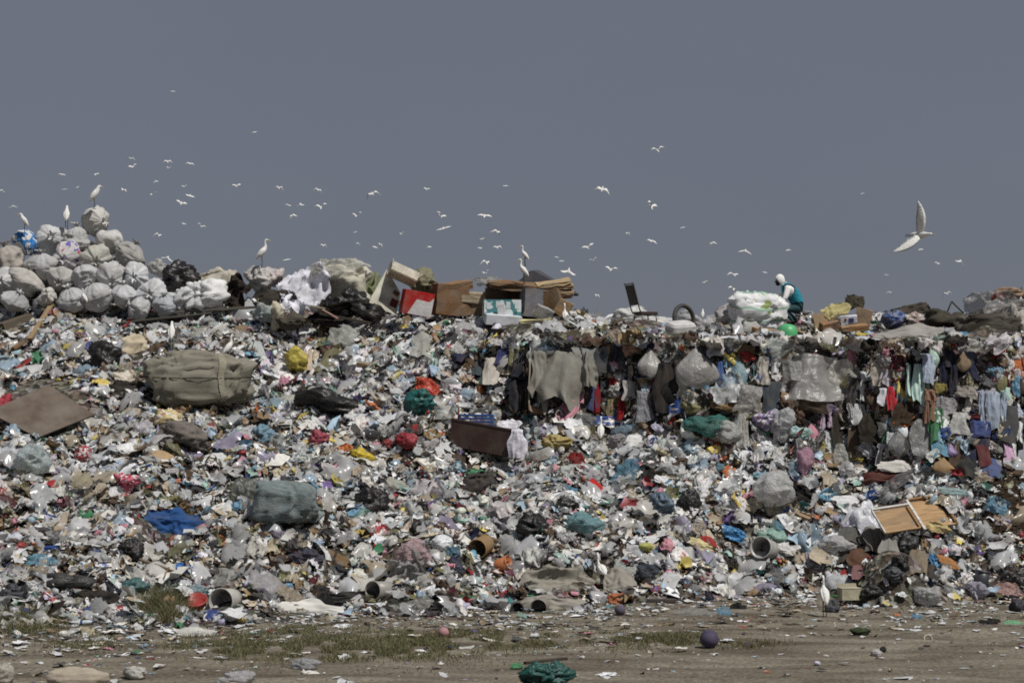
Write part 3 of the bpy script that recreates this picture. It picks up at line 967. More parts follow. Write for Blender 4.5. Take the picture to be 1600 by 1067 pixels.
SH('plastic_bag', 704, 862, 26, 20, (52, 96, 118), 'bag', 'teal-blue fan-shaped scrap left of the wicker basket', 'plastic scrap')
SH('rag', 480, 868, 50, 24, (70, 68, 80), 'cloth', 'dark grey-violet cloth left of the brown cardboard lid', 'cloth')
SH('cardboard', 524, 872, 56, 22, (112, 84, 52), 'card', 'brown cardboard lid curled at its right corner', 'cardboard', amp=0.12, curl=0.6, lm='the curled brown lid')
# below centre
SH('cloth', 748, 757, 50, 40, (60, 56, 56), 'cloth', 'dark cloth under a green bag below the brown tub', 'cloth', face=1.2)
SH('plastic_bag', 742, 740, 42, 16, (64, 136, 88), 'bag', 'green bag lying on the dark cloth below the brown tub', 'bag', lift=0.3, lm='the green bag below the tub')
B('rubbish_bag', 835, 822, 52, 32, (32, 34, 38), 'bag', 'flat black bag left of the teal bag in clear film', 'bag', tilt=15, lm='the flat black bag')
B('plastic_bag', 911, 819, 46, 28, (104, 150, 156), 'film', 'teal bag wrapped in clear film on the lower centre slope', 'bag', lm='the teal film bag')
SH('carton', 874, 828, 28, 14, (212, 216, 212), 'print', 'white and green milk carton beside the flat black bag', 'carton', tilt=25)
SH('rag', 900, 718, 34, 26, (122, 22, 28), 'cloth', 'dark red cloth on the slope right of centre', 'cloth', lm='the dark red cloth', tilt=20)
SH('rag', 934, 762, 16, 36, (206, 36, 38), 'cloth', 'bright red strip of cloth pointing downhill', 'cloth', lm='the bright red strip', tilt=30, amp=0.15)
B('plastic_bag', 868, 692, 40, 22, (184, 160, 84), 'bag', 'mustard yellow bag right of the white cloth on the tub', 'bag', lm='the mustard yellow bag')
SH('sheet', 990, 690, 32, 22, (218, 218, 214), 'paper', 'white folded sheet beside the egret below the cliff', 'sheet', amp=0.1)
B('plastic_bag', 966, 690, 26, 22, (150, 148, 148), 'film', 'grey bag left of the white folded sheet', 'bag')
SH('quilt', 952, 659, 52, 20, (46, 82, 150), 'print', 'blue quilt with a pale oval at the foot of the cliff', 'quilt', lm='the blue quilt', amp=0.12)
SH('sheet', 915, 657, 48, 24, (110, 114, 118), 'film', 'grey plastic sheet left of the blue quilt', 'plastic sheet', amp=0.15)
SH('paper_sheet', 1035, 750, 28, 16, 'white', 'paper', 'white paper beside a black rag on the centre right slope', 'paper', tilt=-25, amp=0.12)
SH('rag', 1012, 744, 22, 18, 'black', 'cloth', 'black rag left of the white paper on the centre right slope', 'cloth', tilt=-25)
B('rubbish_bag', 1076, 782, 30, 32, (34, 36, 38), 'bag', 'black bag beside a white cloth on the right middle slope', 'bag', tilt=35, lm='the black bag on the right slope')
SH('cloth', 1060, 790, 34, 24, (208, 208, 204), 'cloth', 'white cloth left of the black bag on the right middle slope', 'cloth', tilt=-20)
B('plastic_bag', 1035, 786, 34, 26, (96, 122, 142), 'bag', 'grey-blue shiny bag near the black bag on the right slope', 'bag')
SH('plastic_bag', 1147, 833, 46, 24, (52, 136, 200), 'bag', 'bright blue bag above the white drum', 'bag', lm='the bright blue bag', tilt=-15)
SH('rag', 1107, 845, 30, 14, (180, 50, 46), 'cloth', 'red strip of cloth left of the bright blue bag', 'cloth', tilt=-30, amp=0.1)
SH('sheet', 1095, 852, 42, 16, (202, 186, 132), 'cloth', 'pale yellow cloth under the red strip near the white drum', 'cloth', tilt=-15)
SH('carton', 1062, 866, 26, 22, (214, 212, 208), 'print', 'white box with a red edge on the lower right slope', 'carton', amp=0.1)
B('plastic_bag', 1010, 855, 18, 14, (198, 200, 92), 'bag', 'lime yellow bag left of the white box with a red edge', 'bag')
B('plastic_bag', 1010, 892, 32, 22, (58, 70, 84), 'film', 'dark bag with a green top low on the centre right slope', 'bag')
B('sack', 1086, 636, 46, 32, (124, 118, 74), 'sack', 'olive sack at the foot of the cliff', 'sack', lm='the olive sack', Y=45.0)
B('carton', 1140, 638, 52, 15, (128, 94, 46), 'card', 'flattened brown carton right of the olive sack', 'carton', big=0.06, fold=0.08, tilt=6)
B('plastic_bag', 1105, 664, 52, 28, (52, 116, 106), 'film', 'green clear bag below the olive sack', 'bag', lm='the green clear bag')
B('plastic_bag', 1136, 676, 42, 30, (176, 176, 170), 'film', 'whitish clear bag right of the green clear bag', 'bag')
B('plastic_bag', 1200, 655, 34, 26, (142, 122, 176), 'print', 'lilac and white bag at the foot of the cliff', 'bag', lm='the lilac bag')
B('plastic_bag', 1220, 660, 40, 40, (180, 182, 186), 'film', 'shiny clear bag right of the lilac bag', 'bag')
B('plastic_bag', 1257, 718, 22, 34, (198, 136, 158), 'film', 'pink and red bag on the slope below the hanging clear plastic', 'bag', lm='the pink bag')
B('plastic_bag', 1210, 765, 60, 52, (180, 180, 178), 'film', 'large puffy clear bag on the right middle slope', 'bag', lm='the large puffy clear bag', big=0.25, fold=0.28, fine=0.12)
SH('rag', 1254, 773, 38, 22, 'black', 'cloth', 'black rag right of the large puffy clear bag', 'cloth', tilt=-30)
SH('paper_sheet', 1322, 783, 44, 22, (222, 222, 220), 'paper', 'white paper sheet tented left of the wooden drawer backs', 'paper', amp=0.12, tilt=-10, lm='the tented white paper')
SH('cloth', 1395, 762, 60, 20, (138, 136, 136), 'film', 'long grey plastic wisp behind the wooden drawer backs', 'plastic sheet', tilt=30)
SH('cloth', 1372, 744, 60, 18, (96, 50, 46), 'cloth', 'maroon and brown rag above the wooden drawer backs', 'cloth', amp=0.2)
SH('sheet', 1400, 727, 60, 18, (212, 208, 198), 'paper', 'cream white sheet at the foot of the right cliff', 'sheet', tilt=-8, amp=0.12)
SH('sheet', 1490, 768, 60, 14, (160, 196, 198), 'film', 'pale turquoise plastic strip behind the drawer backs', 'plastic sheet')
SH('netting', 1468, 826, 40, 18, (190, 166, 104), 'sack', 'straw-yellow netting below the right drawer back', 'netting', tilt=-15)
B('plastic_bag', 1305, 852, 40, 22, (204, 204, 200), 'film', 'white bag left above the dark clump of rags', 'bag')
SH('sheet', 1228, 858, 40, 22, (206, 204, 200), 'paper', 'white crumpled sheet right of the white drum', 'sheet')
# dirty clump at the right foot
for px, py, w, h, c, k, lab in [
    (1330, 838, 44, 30, (86, 86, 82), 'rag', 'grey rag over the top left of the dirty clump'), (1362, 842, 34, 44, (118, 112, 102), 'rag', 'muddy beige rag on top of the dirty clump'),
    (1390, 862, 34, 56, (128, 126, 118), 'rag', 'grey rag hanging down the middle of the dirty clump'), (1412, 852, 34, 36, (46, 47, 49), 'bag', 'black bag on the upper right of the dirty clump'),
    (1408, 880, 26, 26, (30, 31, 34), 'bag', 'black bag under the middle rag of the dirty clump'), (1398, 898, 24, 18, (84, 88, 94), 'bag', 'shiny dark bag at the foot of the dirty clump'),
    (1434, 880, 34, 46, (122, 108, 88), 'rag', 'tan muddy rag on the right side of the dirty clump'), (1342, 872, 40, 34, (92, 62, 46), 'rag', 'rust brown rag on the left side of the dirty clump'),
    (1348, 896, 30, 24, (128, 84, 88), 'rag', 'dull pink rag low on the left of the dirty clump'), (1430, 828, 50, 20, (130, 128, 126), 'rag', 'grey sacking across the top right of the dirty clump'),
    (1320, 872, 26, 30, (62, 58, 54), 'rag', 'dark rag at the left edge of the dirty clump'), (1452, 894, 20, 24, (56, 52, 46), 'rag', 'dark brown rag at the right edge of the dirty clump')]:
    if k == 'rag':
        hang_item('rag', px, py - h / 2, py + h / 2, w, c, 'cloth', lab, 'cloth', group='rags of the dirty clump', off=0.12)
    else:
        B('rubbish_bag', px, py, w, h, c, 'bag', lab, 'bag')
LANDMARKS += [(1390, 868, 'the dirty clump of rags')]
SH('plastic_bag', 1460, 876, 16, 22, (60, 130, 180), 'bag', 'blue bag right of the dirty clump', 'bag', lm='the blue bag by the clump', tilt=20)
SH('rag', 1482, 878, 44, 12, (176, 116, 62), 'cloth', 'orange-brown strip right of the blue bag by the clump', 'cloth', tilt=-35, amp=0.1)
B('plastic_bag', 1447, 930, 40, 24, (190, 208, 214), 'film', 'pale clear bag holding a green bottle at the foot of the heap', 'bag', lm='the pale clear bag')
B('plastic_bag', 1528, 922, 30, 26, (160, 156, 172), 'film', 'greyish lilac bag left of the right edge at the foot of the heap', 'bag')
SH('plastic_bag', 1575, 922, 50, 20, (196, 150, 140), 'film', 'pinkish plastic at the right edge of the heap foot', 'plastic sheet')
B('rubbish_bag', 1590, 948, 24, 24, (52, 50, 62), 'bag', 'dark bag at the right edge of the heap foot', 'bag')
# heap foot, centre and left
SH('tarp', 872, 905, 112, 48, (138, 132, 118), 'sack', 'wide grey-brown tarp lying at the foot of the heap', 'tarp', lm='the wide grey tarp', amp=0.28, n=34, face=0.7)
SH('tarp', 858, 944, 110, 28, (146, 140, 128), 'sack', 'second grey tarp spread on the earth below the wide grey tarp', 'tarp', amp=0.22, n=30, face=0.7)
SH('sacking', 965, 912, 60, 34, (140, 134, 122), 'sack', 'grey sacking right of the bent egret at the foot of the heap', 'sacking', tilt=-18, amp=0.25)
SH('sheet', 480, 950, 120, 22, (206, 204, 196), 'sack', 'long white sheet at the foot of the heap left of centre', 'sheet', lm='the long white sheet', amp=0.2, n=30, tilt=3)
SH('rag', 545, 935, 90, 16, (52, 54, 54), 'cloth', 'black crumpled strip just above the long white sheet', 'cloth', amp=0.35, n=24)
SH('rag', 500, 925, 34, 20, (40, 40, 42), 'cloth', 'black rag left of the black crumpled strip', 'cloth', tilt=20)
SH('sheet', 640, 880, 70, 60, (168, 166, 164), 'film', 'large clear plastic sheet standing up at the lower centre', 'plastic sheet', lm='the large clear sheet', amp=0.5, n=30, face=1.3)
SH('plastic_bag', 650, 945, 60, 22, (150, 148, 142), 'film', 'grey film below the large clear sheet', 'plastic sheet')
SH('rag', 695, 947, 44, 14, (36, 38, 42), 'cloth', 'black flat rag left of the green bottle at the heap foot', 'cloth', amp=0.15)
B('plastic_bag', 115, 908, 70, 24, (56, 58, 58), 'bag', 'dark grey bag at the lower left foot of the heap', 'bag', lm='the dark grey bag')
B('rubbish_bag', 22, 925, 40, 20, (60, 62, 72), 'bag', 'dark blue-grey bag at the far lower left', 'bag')
SH('rag', 155, 935, 66, 24, 'black', 'cloth', 'black cloth with torn holes at the lower left foot', 'cloth', amp=0.3, n=24, lm='the torn black cloth')
SH('plastic_bag', 62, 880, 54, 18, (90, 158, 186), 'film', 'light blue film on the lower left slope', 'plastic sheet', lm='the light blue film')
B('rubbish_bag', 203, 862, 36, 30, (36, 36, 38), 'bag', 'round black bag at the top of the long stick', 'bag', lm='the round black bag')
SH('plastic_bag', 286, 888, 34, 12, (48, 120, 200), 'bag', 'strong blue wrapper right of the long stick', 'wrapper', tilt=-22)
B('plastic_bag', 210, 918, 34, 22, (58, 108, 108), 'bag', 'dark teal bag below the round black bag', 'bag')
SH('sheet', 350, 905, 62, 34, (176, 176, 168), 'film', 'clear pale sheet above the lying open tub', 'plastic sheet', tilt=-10, n=24)
B('plastic_bag', 308, 922, 26, 18, (150, 176, 184), 'film', 'clear teal-white bag on the red tray', 'bag')
SH('plastic_bag', 328, 962, 38, 16, (42, 72, 156), 'bag', 'flat blue bag left of the round white lid', 'bag', amp=0.1, lm='the flat blue bag')
SH('sheet', 300, 990, 70, 14, (206, 204, 196), 'bag', 'dirty white plastic strewn on the earth at the left', 'plastic sheet', amp=0.25)
B('sack', 122, 1060, 104, 36, (170, 156, 134), 'sack', 'full beige sack lying in the left foreground', 'sack', lm='the beige foreground sack', Y=27.8, big=0.14, fold=0.12, fine=0.07)
B('sack', 211, 1051, 44, 22, (196, 194, 184), 'bag', 'smaller off-white bag right of the beige foreground sack', 'bag', big=0.2, fold=0.2, fine=0.08)
B('sack', 8, 1056, 32, 36, (176, 168, 154), 'bag', 'pale bag in the lower left corner of the photo', 'bag', big=0.2, fold=0.2, fine=0.08)
B('plastic_bag', 370, 1060, 50, 22, (184, 196, 204), 'film', 'pale clear bag at the bottom edge left of centre', 'bag')
B('plastic_bag', 475, 1038, 40, 16, (176, 178, 180), 'film', 'grey-white crumpled bag on the earth at the bottom left of centre', 'bag')
B('netting', 853, 1054, 56, 30, (16, 92, 84), 'bag', 'dark green netting bunched in the centre foreground', 'netting', lm='the green netting', fold=0.7, fine=0.5, Y=28.2)
SH('plastic_bag', 808, 1040, 22, 8, (60, 150, 90), 'bag', 'small bright green scrap left of the green netting', 'plastic scrap')
SH('sheet', 1085, 958, 70, 12, (140, 138, 134), 'film', 'grey flattened film on the earth above the purple ball', 'plastic sheet', amp=0.15)
SH('plastic_bag', 1132, 958, 26, 16, (92, 154, 186), 'film', 'light blue bag on the bare earth right of centre', 'bag', lm='the light blue bag on the earth')
SH('rag', 1155, 950, 26, 16, 'black', 'cloth', 'black rag beside the light blue bag on the earth', 'cloth')
SH('plastic_bag', 1432, 964, 18, 7, (84, 140, 178), 'bag', 'flat sky blue scrap on the right earth', 'plastic scrap')
SH('plastic_bag', 1582, 974, 28, 7, (90, 170, 110), 'bag', 'light green flat scrap at the right edge on the earth', 'plastic scrap')
SH('rag', 1548, 972, 34, 9, 'black', 'cloth', 'black rag left of the light green flat scrap', 'cloth')
B('leaf_bunch', 1345, 987, 28, 12, (50, 66, 40), 'cloth', 'dark green bunch of leaves on the right earth', 'leaf bunch')
# ridge, right part
B('sack', 1180, 487, 90, 60, (220, 219, 217), 'sack_green', 'huge white bulging sack with green print beside the person', 'sack', lm='the huge white sack', Y=48.4, nu=64, nv=44, big=0.2, fold=0.26, fine=0.2, deep=0.8, boxy=0.8)
B('sack', 1145, 497, 40, 36, (166, 160, 158), 'sack', 'grey shaded sack end left of the huge white sack', 'sack', Y=48.7, tilt=30)
B('plastic_bag', 985, 497, 52, 30, (204, 205, 200), 'bag', 'white bags behind the broken chair', 'bag', Y=49.4)
B('plastic_bag', 1020, 505, 44, 22, (208, 206, 204), 'bag', 'white crumpled bag under the seat of the chair', 'bag', Y=49.0)
B('plastic_bag', 1075, 497, 30, 22, (196, 196, 194), 'film', 'whitish bag seen through the tyre', 'bag', Y=49.4)
B('plastic_bag', 1243, 541, 30, 16, (208, 178, 44), 'bag', 'small bright yellow bag below the red-brown plank', 'bag', lm='the small yellow bag', Y=45.9)
B('sack', 1358, 541, 78, 30, (178, 180, 184), 'sack', 'pale bluish-grey sack lying on the right cliff edge', 'sack', lm='the pale bluish sack', Y=45.2, tilt=8, big=0.16, fold=0.15, fine=0.08)
SH('tarp', 1430, 524, 124, 32, (150, 145, 138), 'sack', 'long grey folded tarp along the right cliff edge', 'tarp', lm='the long grey tarp', Y=46.6, face=0.9, tilt=-4, amp=0.2, n=30)
B('bundle', 1545, 515, 88, 42, (58, 52, 42), 'sack', 'dark brown wrapped bale on the right ridge', 'bale', lm='the dark wrapped bale', Y=46.8, nu=48, nv=30, big=0.15, boxy=0.55)
SH('plastic_sheet', 1550, 482, 104, 46, (150, 148, 144), 'film', 'grey plastic wrap piled behind the dark wrapped bale', 'plastic sheet', Y=48.0, face=1.4, amp=0.5, n=30)
B('bundle', 1480, 503, 60, 34, (66, 64, 54), 'cloth', 'dark green-grey bundle left of the dark wrapped bale', 'bundle', Y=47.6)
B('sack', 1585, 505, 34, 44, (166, 160, 152), 'sack', 'beige-grey sack at the right edge of the ridge', 'sack', Y=47.2)
B('plastic_bag', 1557, 464, 22, 10, (196, 40, 44), 'bag', 'bright red scrap on top of the grey plastic wrap', 'plastic scrap', Y=48.3)
B('cardboard', 1575, 458, 44, 14, (150, 122, 96), 'card', 'brown cardboard scraps on the highest point at the right edge', 'cardboard', Y=48.9)
SH('rag', 1430, 487, 56, 20, (70, 64, 56), 'cloth', 'dark cloth on the skyline left of the dark green-grey bundle', 'cloth', Y=49, face=1.0, tilt=14)
B('plastic_bag', 1432, 500, 34, 22, (170, 150, 140), 'print', 'mixed brown and pink bag on the right ridge', 'bag', Y=47.8)
B('plastic_bag', 1400, 500, 34, 24, (86, 92, 120), 'print2', 'blue bag on the right ridge left of the mixed brown bag', 'bag', Y=47.8)
B('plastic_bag', 1432, 512, 14, 9, (214, 130, 150), 'bag', 'small pink bag over the long grey tarp', 'bag', Y=47.0)

# ------------------------------------------------------------------ clothes and plastics hanging on the cliff
G = 'clothes and plastics hanging on the cliff'
for px, y0, y1, w, c, m, kind, name, lab in [
    (1434, 562, 632, 30, (182, 212, 202), 'cloth', 'shirt', 'shirt', 'mint green shirt hanging on the right cliff'),
    (1452, 548, 604, 20, (176, 188, 208), 'shirt', 'strip', 'shirt', 'pale blue striped shirt right of the mint green shirt'),
    (1482, 540, 622, 30, (26, 32, 54), 'cloth', 'trousers', 'trousers', 'navy blue trousers hanging right of the striped shirt'),
    (1453, 603, 662, 18, (140, 100, 80), 'cloth', 'trousers', 'trousers', 'brown trousers hanging below the striped shirt'),
    (1551, 604, 684, 36, (146, 160, 178), 'cloth', 'shirt', 'jacket', 'long pale blue jacket hanging at the far right of the cliff'),
    (1393, 600, 645, 16, (192, 40, 52), 'cloth', 'strip', 'scarf', 'bright red scarf hanging left of the mint green shirt'),
    (1587, 584, 622, 16, (66, 128, 162), 'bag', 'strip', 'towel', 'teal-blue strip of plastic at the right end of the cliff'),
    (1382, 604, 634, 22, (206, 206, 212), 'cloth', 'strip', 'cloth', 'white cloth left of the bright red scarf'),
    (1403, 552, 580, 22, (102, 34, 54), 'cloth', 'strip', 'cloth', 'maroon cloth below the long grey tarp'),
    (1291, 628, 672, 18, (176, 154, 174), 'cloth', 'trousers', 'trousers', 'lilac pink trousers hanging under the clear sheets'),
    (1342, 628, 662, 32, (192, 192, 192), 'cloth', 'shirt', 'shirt', 'white shirt bunched at mid cliff left of the red scarf'),
    (1268, 548, 634, 96, (146, 145, 141), 'film', 'strip', 'plastic_sheet', 'big torn clear plastic sheet draped over the cliff'),
    (1318, 556, 624, 60, (150, 148, 140), 'film', 'strip', 'plastic_sheet', 'second clear plastic sheet right of the big torn one'),
    (1238, 560, 600, 46, (128, 128, 124), 'film', 'strip', 'plastic_sheet', 'grey plastic sheet left of the big torn clear one'),
    (1332, 590, 628, 18, (166, 165, 160), 'film', 'strip', 'plastic_sheet', 'narrow twisted clear plastic under the second clear sheet'),
    (1440, 650, 715, 36, (142, 142, 140), 'film', 'strip', 'plastic_sheet', 'grey clear plastic hanging under the brown trousers'),
    (1404, 668, 715, 32, (120, 120, 118), 'film', 'bag', 'plastic_bag', 'grey hanging bag left of the grey clear plastic'),
    (1412, 625, 668, 34, (58, 44, 32), 'cloth', 'strip', 'sacking', 'dark brown sacking under the mint green shirt'),
    (1408, 652, 668, 24, (196, 96, 40), 'cloth', 'strip', 'cloth', 'orange cloth at the lower middle of the right cliff'),
    (1393, 672, 704, 16, (184, 190, 194), 'cloth', 'strip', 'cloth', 'small white cloth hanging above the slope at mid right'),
    (1485, 692, 716, 22, (148, 124, 178), 'bag', 'bag', 'plastic_bag', 'violet bag at the foot of the right cliff'),
    (1474, 714, 744, 30, (150, 116, 74), 'card', 'bag', 'paper_bag', 'tan paper bag under the violet bag'),
    (1530, 655, 682, 36, (62, 76, 130), 'cloth', 'strip', 'cloth', 'blue cloth left of the long pale blue jacket'),
    (1500, 640, 684, 28, (176, 176, 172), 'cloth', 'strip', 'cloth', 'pale grey cloth under the navy trousers'),
    (1478, 618, 650, 30, (150, 148, 152), 'film', 'strip', 'plastic_sheet', 'greyish film below the navy trousers'),
    (1507, 602, 622, 44, (140, 134, 126), 'cloth', 'strip', 'cloth', 'taupe cloth right of the navy trousers'),
    (1575, 690, 728, 18, (190, 150, 180), 'cloth', 'strip', 'cloth', 'pink cloth at the lower right end of the cliff'),
    (1512, 712, 748, 36, (46, 46, 46), 'cloth', 'strip', 'cloth', 'dark cloth at the foot of the cliff right of the tan paper bag'),
    (1545, 715, 745, 26, (72, 86, 130), 'cloth', 'strip', 'cloth', 'slate blue cloth low at the right end of the cliff'),
    (1590, 640, 720, 20, (26, 25, 24), 'cloth', 'strip', 'cloth', 'black cloth at the right edge of the cliff'),
    (1505, 548, 582, 22, (120, 96, 66), 'sack', 'bag', 'sack', 'small brown hessian sack right of the navy trousers'),
    (1372, 565, 605, 26, (176, 166, 150), 'cloth', 'strip', 'cloth', 'beige cloth below the pale bluish sack'),
    (880, 542, 640, 84, (128, 126, 116), 'cloth', 'shirt', 'blanket', 'large grey blanket draped over the middle of the cliff'),
    (905, 540, 580, 44, (120, 122, 122), 'sack', 'strip', 'cloth', 'grey cloth lying over the top of the large grey blanket'),
    (822, 560, 645, 48, (34, 36, 44), 'cloth', 'trousers', 'trousers', 'black jeans hanging left of the large grey blanket'),
    (850, 560, 640, 20, (150, 146, 134), 'cloth', 'strip', 'cloth', 'beige strip between the black jeans and the grey blanket'),
    (935, 535, 588, 54, (52, 56, 62), 'cloth', 'shirt', 'jacket', 'dark jacket hanging right of the large grey blanket'),
    (1040, 560, 640, 34, (28, 28, 32), 'cloth', 'strip', 'cloth', 'black cloth hanging left of the big grey film bag'),
    (1015, 542, 594, 36, (158, 156, 150), 'bag', 'bag', 'plastic_bag', 'grey knotted bag hanging under the chair'),
    (1088, 540, 608, 62, (156, 154, 150), 'film', 'bag', 'plastic_bag', 'big grey film bag hanging on the middle of the cliff'),
    (1070, 560, 606, 24, (176, 172, 160), 'film', 'strip', 'plastic_sheet', 'pale film left of the big grey film bag'),
    (1155, 552, 608, 24, (120, 156, 176), 'film', 'bag', 'plastic_bag', 'pale blue clear bag hanging right of the big grey film bag'),
    (1168, 598, 640, 50, (140, 138, 134), 'film', 'strip', 'plastic_sheet', 'triangular grey film below the pale blue clear bag'),
    (1162, 636, 700, 20, (172, 168, 158), 'film', 'strip', 'plastic_sheet', 'twisted rope of film trailing down from the triangular grey film'),
    (985, 535, 560, 26, (182, 136, 112), 'cloth', 'strip', 'cloth', 'peach cloth hanging under the left end of the chair'),
    (968, 526, 542, 14, (216, 214, 218), 'bag', 'bag', 'plastic_bag', 'little white bag hanging below the chair back'),
    (933, 590, 645, 10, (132, 22, 32), 'cloth', 'strip', 'cloth', 'narrow dark red strip hanging at mid cliff'),
    (971, 612, 656, 11, (156, 24, 30), 'cloth', 'strip', 'cloth', 'narrow red strip hanging above the blue quilt'),
    (925, 596, 640, 18, (60, 70, 110), 'cloth', 'strip', 'cloth', 'navy blue strip left of the narrow dark red strip'),
    (905, 596, 615, 14, (208, 190, 170), 'cloth', 'strip', 'cloth', 'cream scrap right of the grey blanket'),
    (1005, 605, 655, 28, (130, 130, 136), 'film', 'strip', 'plastic_sheet', 'grey film strip hanging right of the red strip'),
    (985, 590, 625, 26, (170, 166, 160), 'cloth', 'strip', 'cloth', 'pale crumpled cloth at mid cliff under the knotted bag'),
    (1125, 560, 612, 14, (60, 90, 150), 'cloth', 'strip', 'cloth', 'blue strip left of the pale blue clear bag'),
    (1190, 552, 600, 22, (168, 160, 146), 'bag', 'strip', 'plastic_sheet', 'cream plastic hanging right of the pale blue clear bag'),
    (1205, 590, 650, 30, (60, 68, 76), 'cloth', 'strip', 'cloth', 'dark blue-grey cloth left of the big torn clear sheet'),
    (785, 530, 575, 22, (44, 52, 108), 'cloth', 'strip', 'cloth', 'dark blue cloth at the left end of the cliff'),
    (737, 535, 590, 14, (170, 178, 182), 'cloth', 'strip', 'cloth', 'narrow pale cloth left of the dark blue cloth'),
    (768, 555, 605, 26, (180, 172, 160), 'cloth', 'strip', 'cloth', 'off-white cloth under the dark blue cloth'),
    (748, 550, 590, 18, (62, 72, 76), 'cloth', 'strip', 'cloth', 'grey-green cloth beside the narrow pale cloth'),
    (660, 520, 560, 34, (176, 174, 160), 'film', 'strip', 'plastic_sheet', 'grey clear sheet hanging below the red and white box'),
    (645, 506, 546, 12, (70, 110, 150), 'cloth', 'strip', 'cloth', 'blue strip below the red and white box'),
    (1262, 600, 650, 60, (54, 44, 34), 'cloth', 'strip', 'sacking', 'dark brown matting hanging under the big torn clear sheet'),
    (1310, 640, 700, 16, (40, 38, 36), 'cloth', 'strip', 'cloth', 'black cloth right of the lilac pink trousers'),
    (1362, 640, 700, 40, (46, 42, 36), 'cloth', 'strip', 'sacking', 'dark sacking at the lower middle of the right cliff'),
    (1315, 690, 728, 30, (150, 150, 142), 'film', 'strip', 'plastic_sheet', 'clear film hanging over the slope below the black cloth')]:
    o = hang_item(name, px, y0, y1, w, c, m, lab, {'plastic_sheet': 'plastic sheet', 'plastic_bag': 'bag', 'paper_bag': 'bag'}.get(name, name), kind, G)
LANDMARKS += [(1434, 597, 'the mint green shirt'), (1482, 580, 'the navy blue trousers'), (1551, 644, 'the long pale blue jacket'), (1393, 622, 'the bright red scarf'),
              (1268, 590, 'the big torn clear sheet'), (880, 590, 'the large grey blanket'), (822, 600, 'the black jeans'), (1088, 574, 'the big grey film bag'),
              (1155, 580, 'the pale blue clear bag'), (935, 560, 'the dark jacket'), (1474, 729, 'the tan paper bag')]
SH('towel', 1533, 547, 36, 26, (166, 208, 198), 'cloth', 'mint green towel crumpled on the right cliff edge', 'towel', lm='the mint green towel', Y=45.0, face=1.4, amp=0.5)
SH('cloth', 1508, 530, 40, 20, (74, 134, 174), 'cloth', 'sky blue cloth left of the mint green towel', 'cloth', Y=45.4, face=1.2)
B('plastic_bag', 1517, 580, 18, 20, (208, 210, 210), 'bag', 'white bag right of the small hessian sack', 'bag', Y=44.9)
B('plastic_bag', 1534, 574, 24, 24, (214, 212, 210), 'bag', 'white bag under the mint green towel', 'bag', Y=44.9)
SH('plastic_bag', 1538, 588, 26, 14, (50, 50, 120), 'bag', 'dark blue wrapper below the mint green towel', 'wrapper', Y=44.8, face=1.4)
B('folded_cloth', 1162, 543, 42, 20, (66, 88, 116), 'cloth', 'folded denim cloth on the cliff edge below the huge white sack', 'cloth', lm='the folded denim', Y=45.8, big=0.1, fold=0.1)
SH('sheet', 1145, 533, 50, 14, (206, 208, 212), 'cloth', 'white cloth at the cliff edge left of the folded denim', 'cloth', Y=46.2)
SH('cloth', 870, 525, 36, 16, (92, 116, 156), 'cloth', 'blue jeans cloth on the cliff edge below the cardboard stack', 'cloth', Y=46.9)
SH('cloth', 893, 522, 36, 16, (170, 174, 196), 'cloth', 'pale lilac cloth right of the blue jeans cloth', 'cloth', Y=46.9)
SH('cloth', 918, 522, 36, 18, (186, 180, 162), 'cloth', 'beige cloth at the cliff edge right of the pale lilac cloth', 'cloth', Y=46.8)

# ------------------------------------------------------------------ hard things
def empty(name, loc, rz=0.0, scale=1.0):
    o = bpy.data.objects.new(name, None)
    C.objects.link(o)
    o.empty_display_size = 0.1
    o.location = loc; o.rotation_euler = (0, 0, rz); o.scale = (scale,) * 3
    return o


# broken chair on the cliff edge, seen half from the side, facing right
p = at(1008, 513, 48.3)
ch = empty('chair', p, R(24), 1.12)
ch.scale = (1.08, 1.08, 0.92)
tag(ch, 'broken chair with a tall dark back standing on the cliff edge', 'chair', None, 'the chair', (1005, 478))
V, Fc = box(0.46, 0.43, 0.065, (0.0, 0, 0.42), 0.02)
new('seat', mesh('seat', V, Fc, M['leather'], False), ch)
V, Fc = box(0.05, 0.36, 0.56, (0, 0, 0), 0.018)
new('backrest', mesh('backrest', V, Fc, M['leather2'], False), ch, loc=(-0.335, 0, 0.90), rot=(0, R(-14), 0))
for sgn in (-1, 1):
    y = 0.205 * sgn
    P = [(-0.43, y, 1.22), (-0.415, y, 1.19), (-0.33, y, 0.84), (-0.265, y, 0.55), (-0.225, y, 0.43), (-0.13, y, 0.375), (0.1, y, 0.372), (0.23, y, 0.372)]
    V, Fc = tube(P, [0.016] * len(P), 8)
    new('back_frame', mesh('back_frame', V, Fc, M['metal'], True), ch)
    for x in (-0.17, 0.18):
        V, Fc = tube([(x, y * 0.98, 0.372), (x * 1.08, y, 0.18), (x * 1.16, y * 1.04, -0.05)], [0.016, 0.015, 0.014], 8)
        new('leg', mesh('leg', V, Fc, M['metal'], True), ch)
    V, Fc = box(0.03, 0.05, 0.03, (-0.435, y, 1.225), 0.006)
    new('end_cap', mesh('end_cap', V, Fc, M['chrome'], False), ch)
V, Fc = tube([(-0.425, -0.2, 1.2), (-0.425, 0.2, 1.2)], [0.016, 0.016], 8)
new('crossbar', mesh('crossbar', V, Fc, M['metal'], True), ch)
V, Fc = tube([(0.2, -0.2, 0.365), (0.2, 0.2, 0.365)], [0.015, 0.015], 8)
new('crossbar', mesh('crossbar', V, Fc, M['chrome'], True), ch)

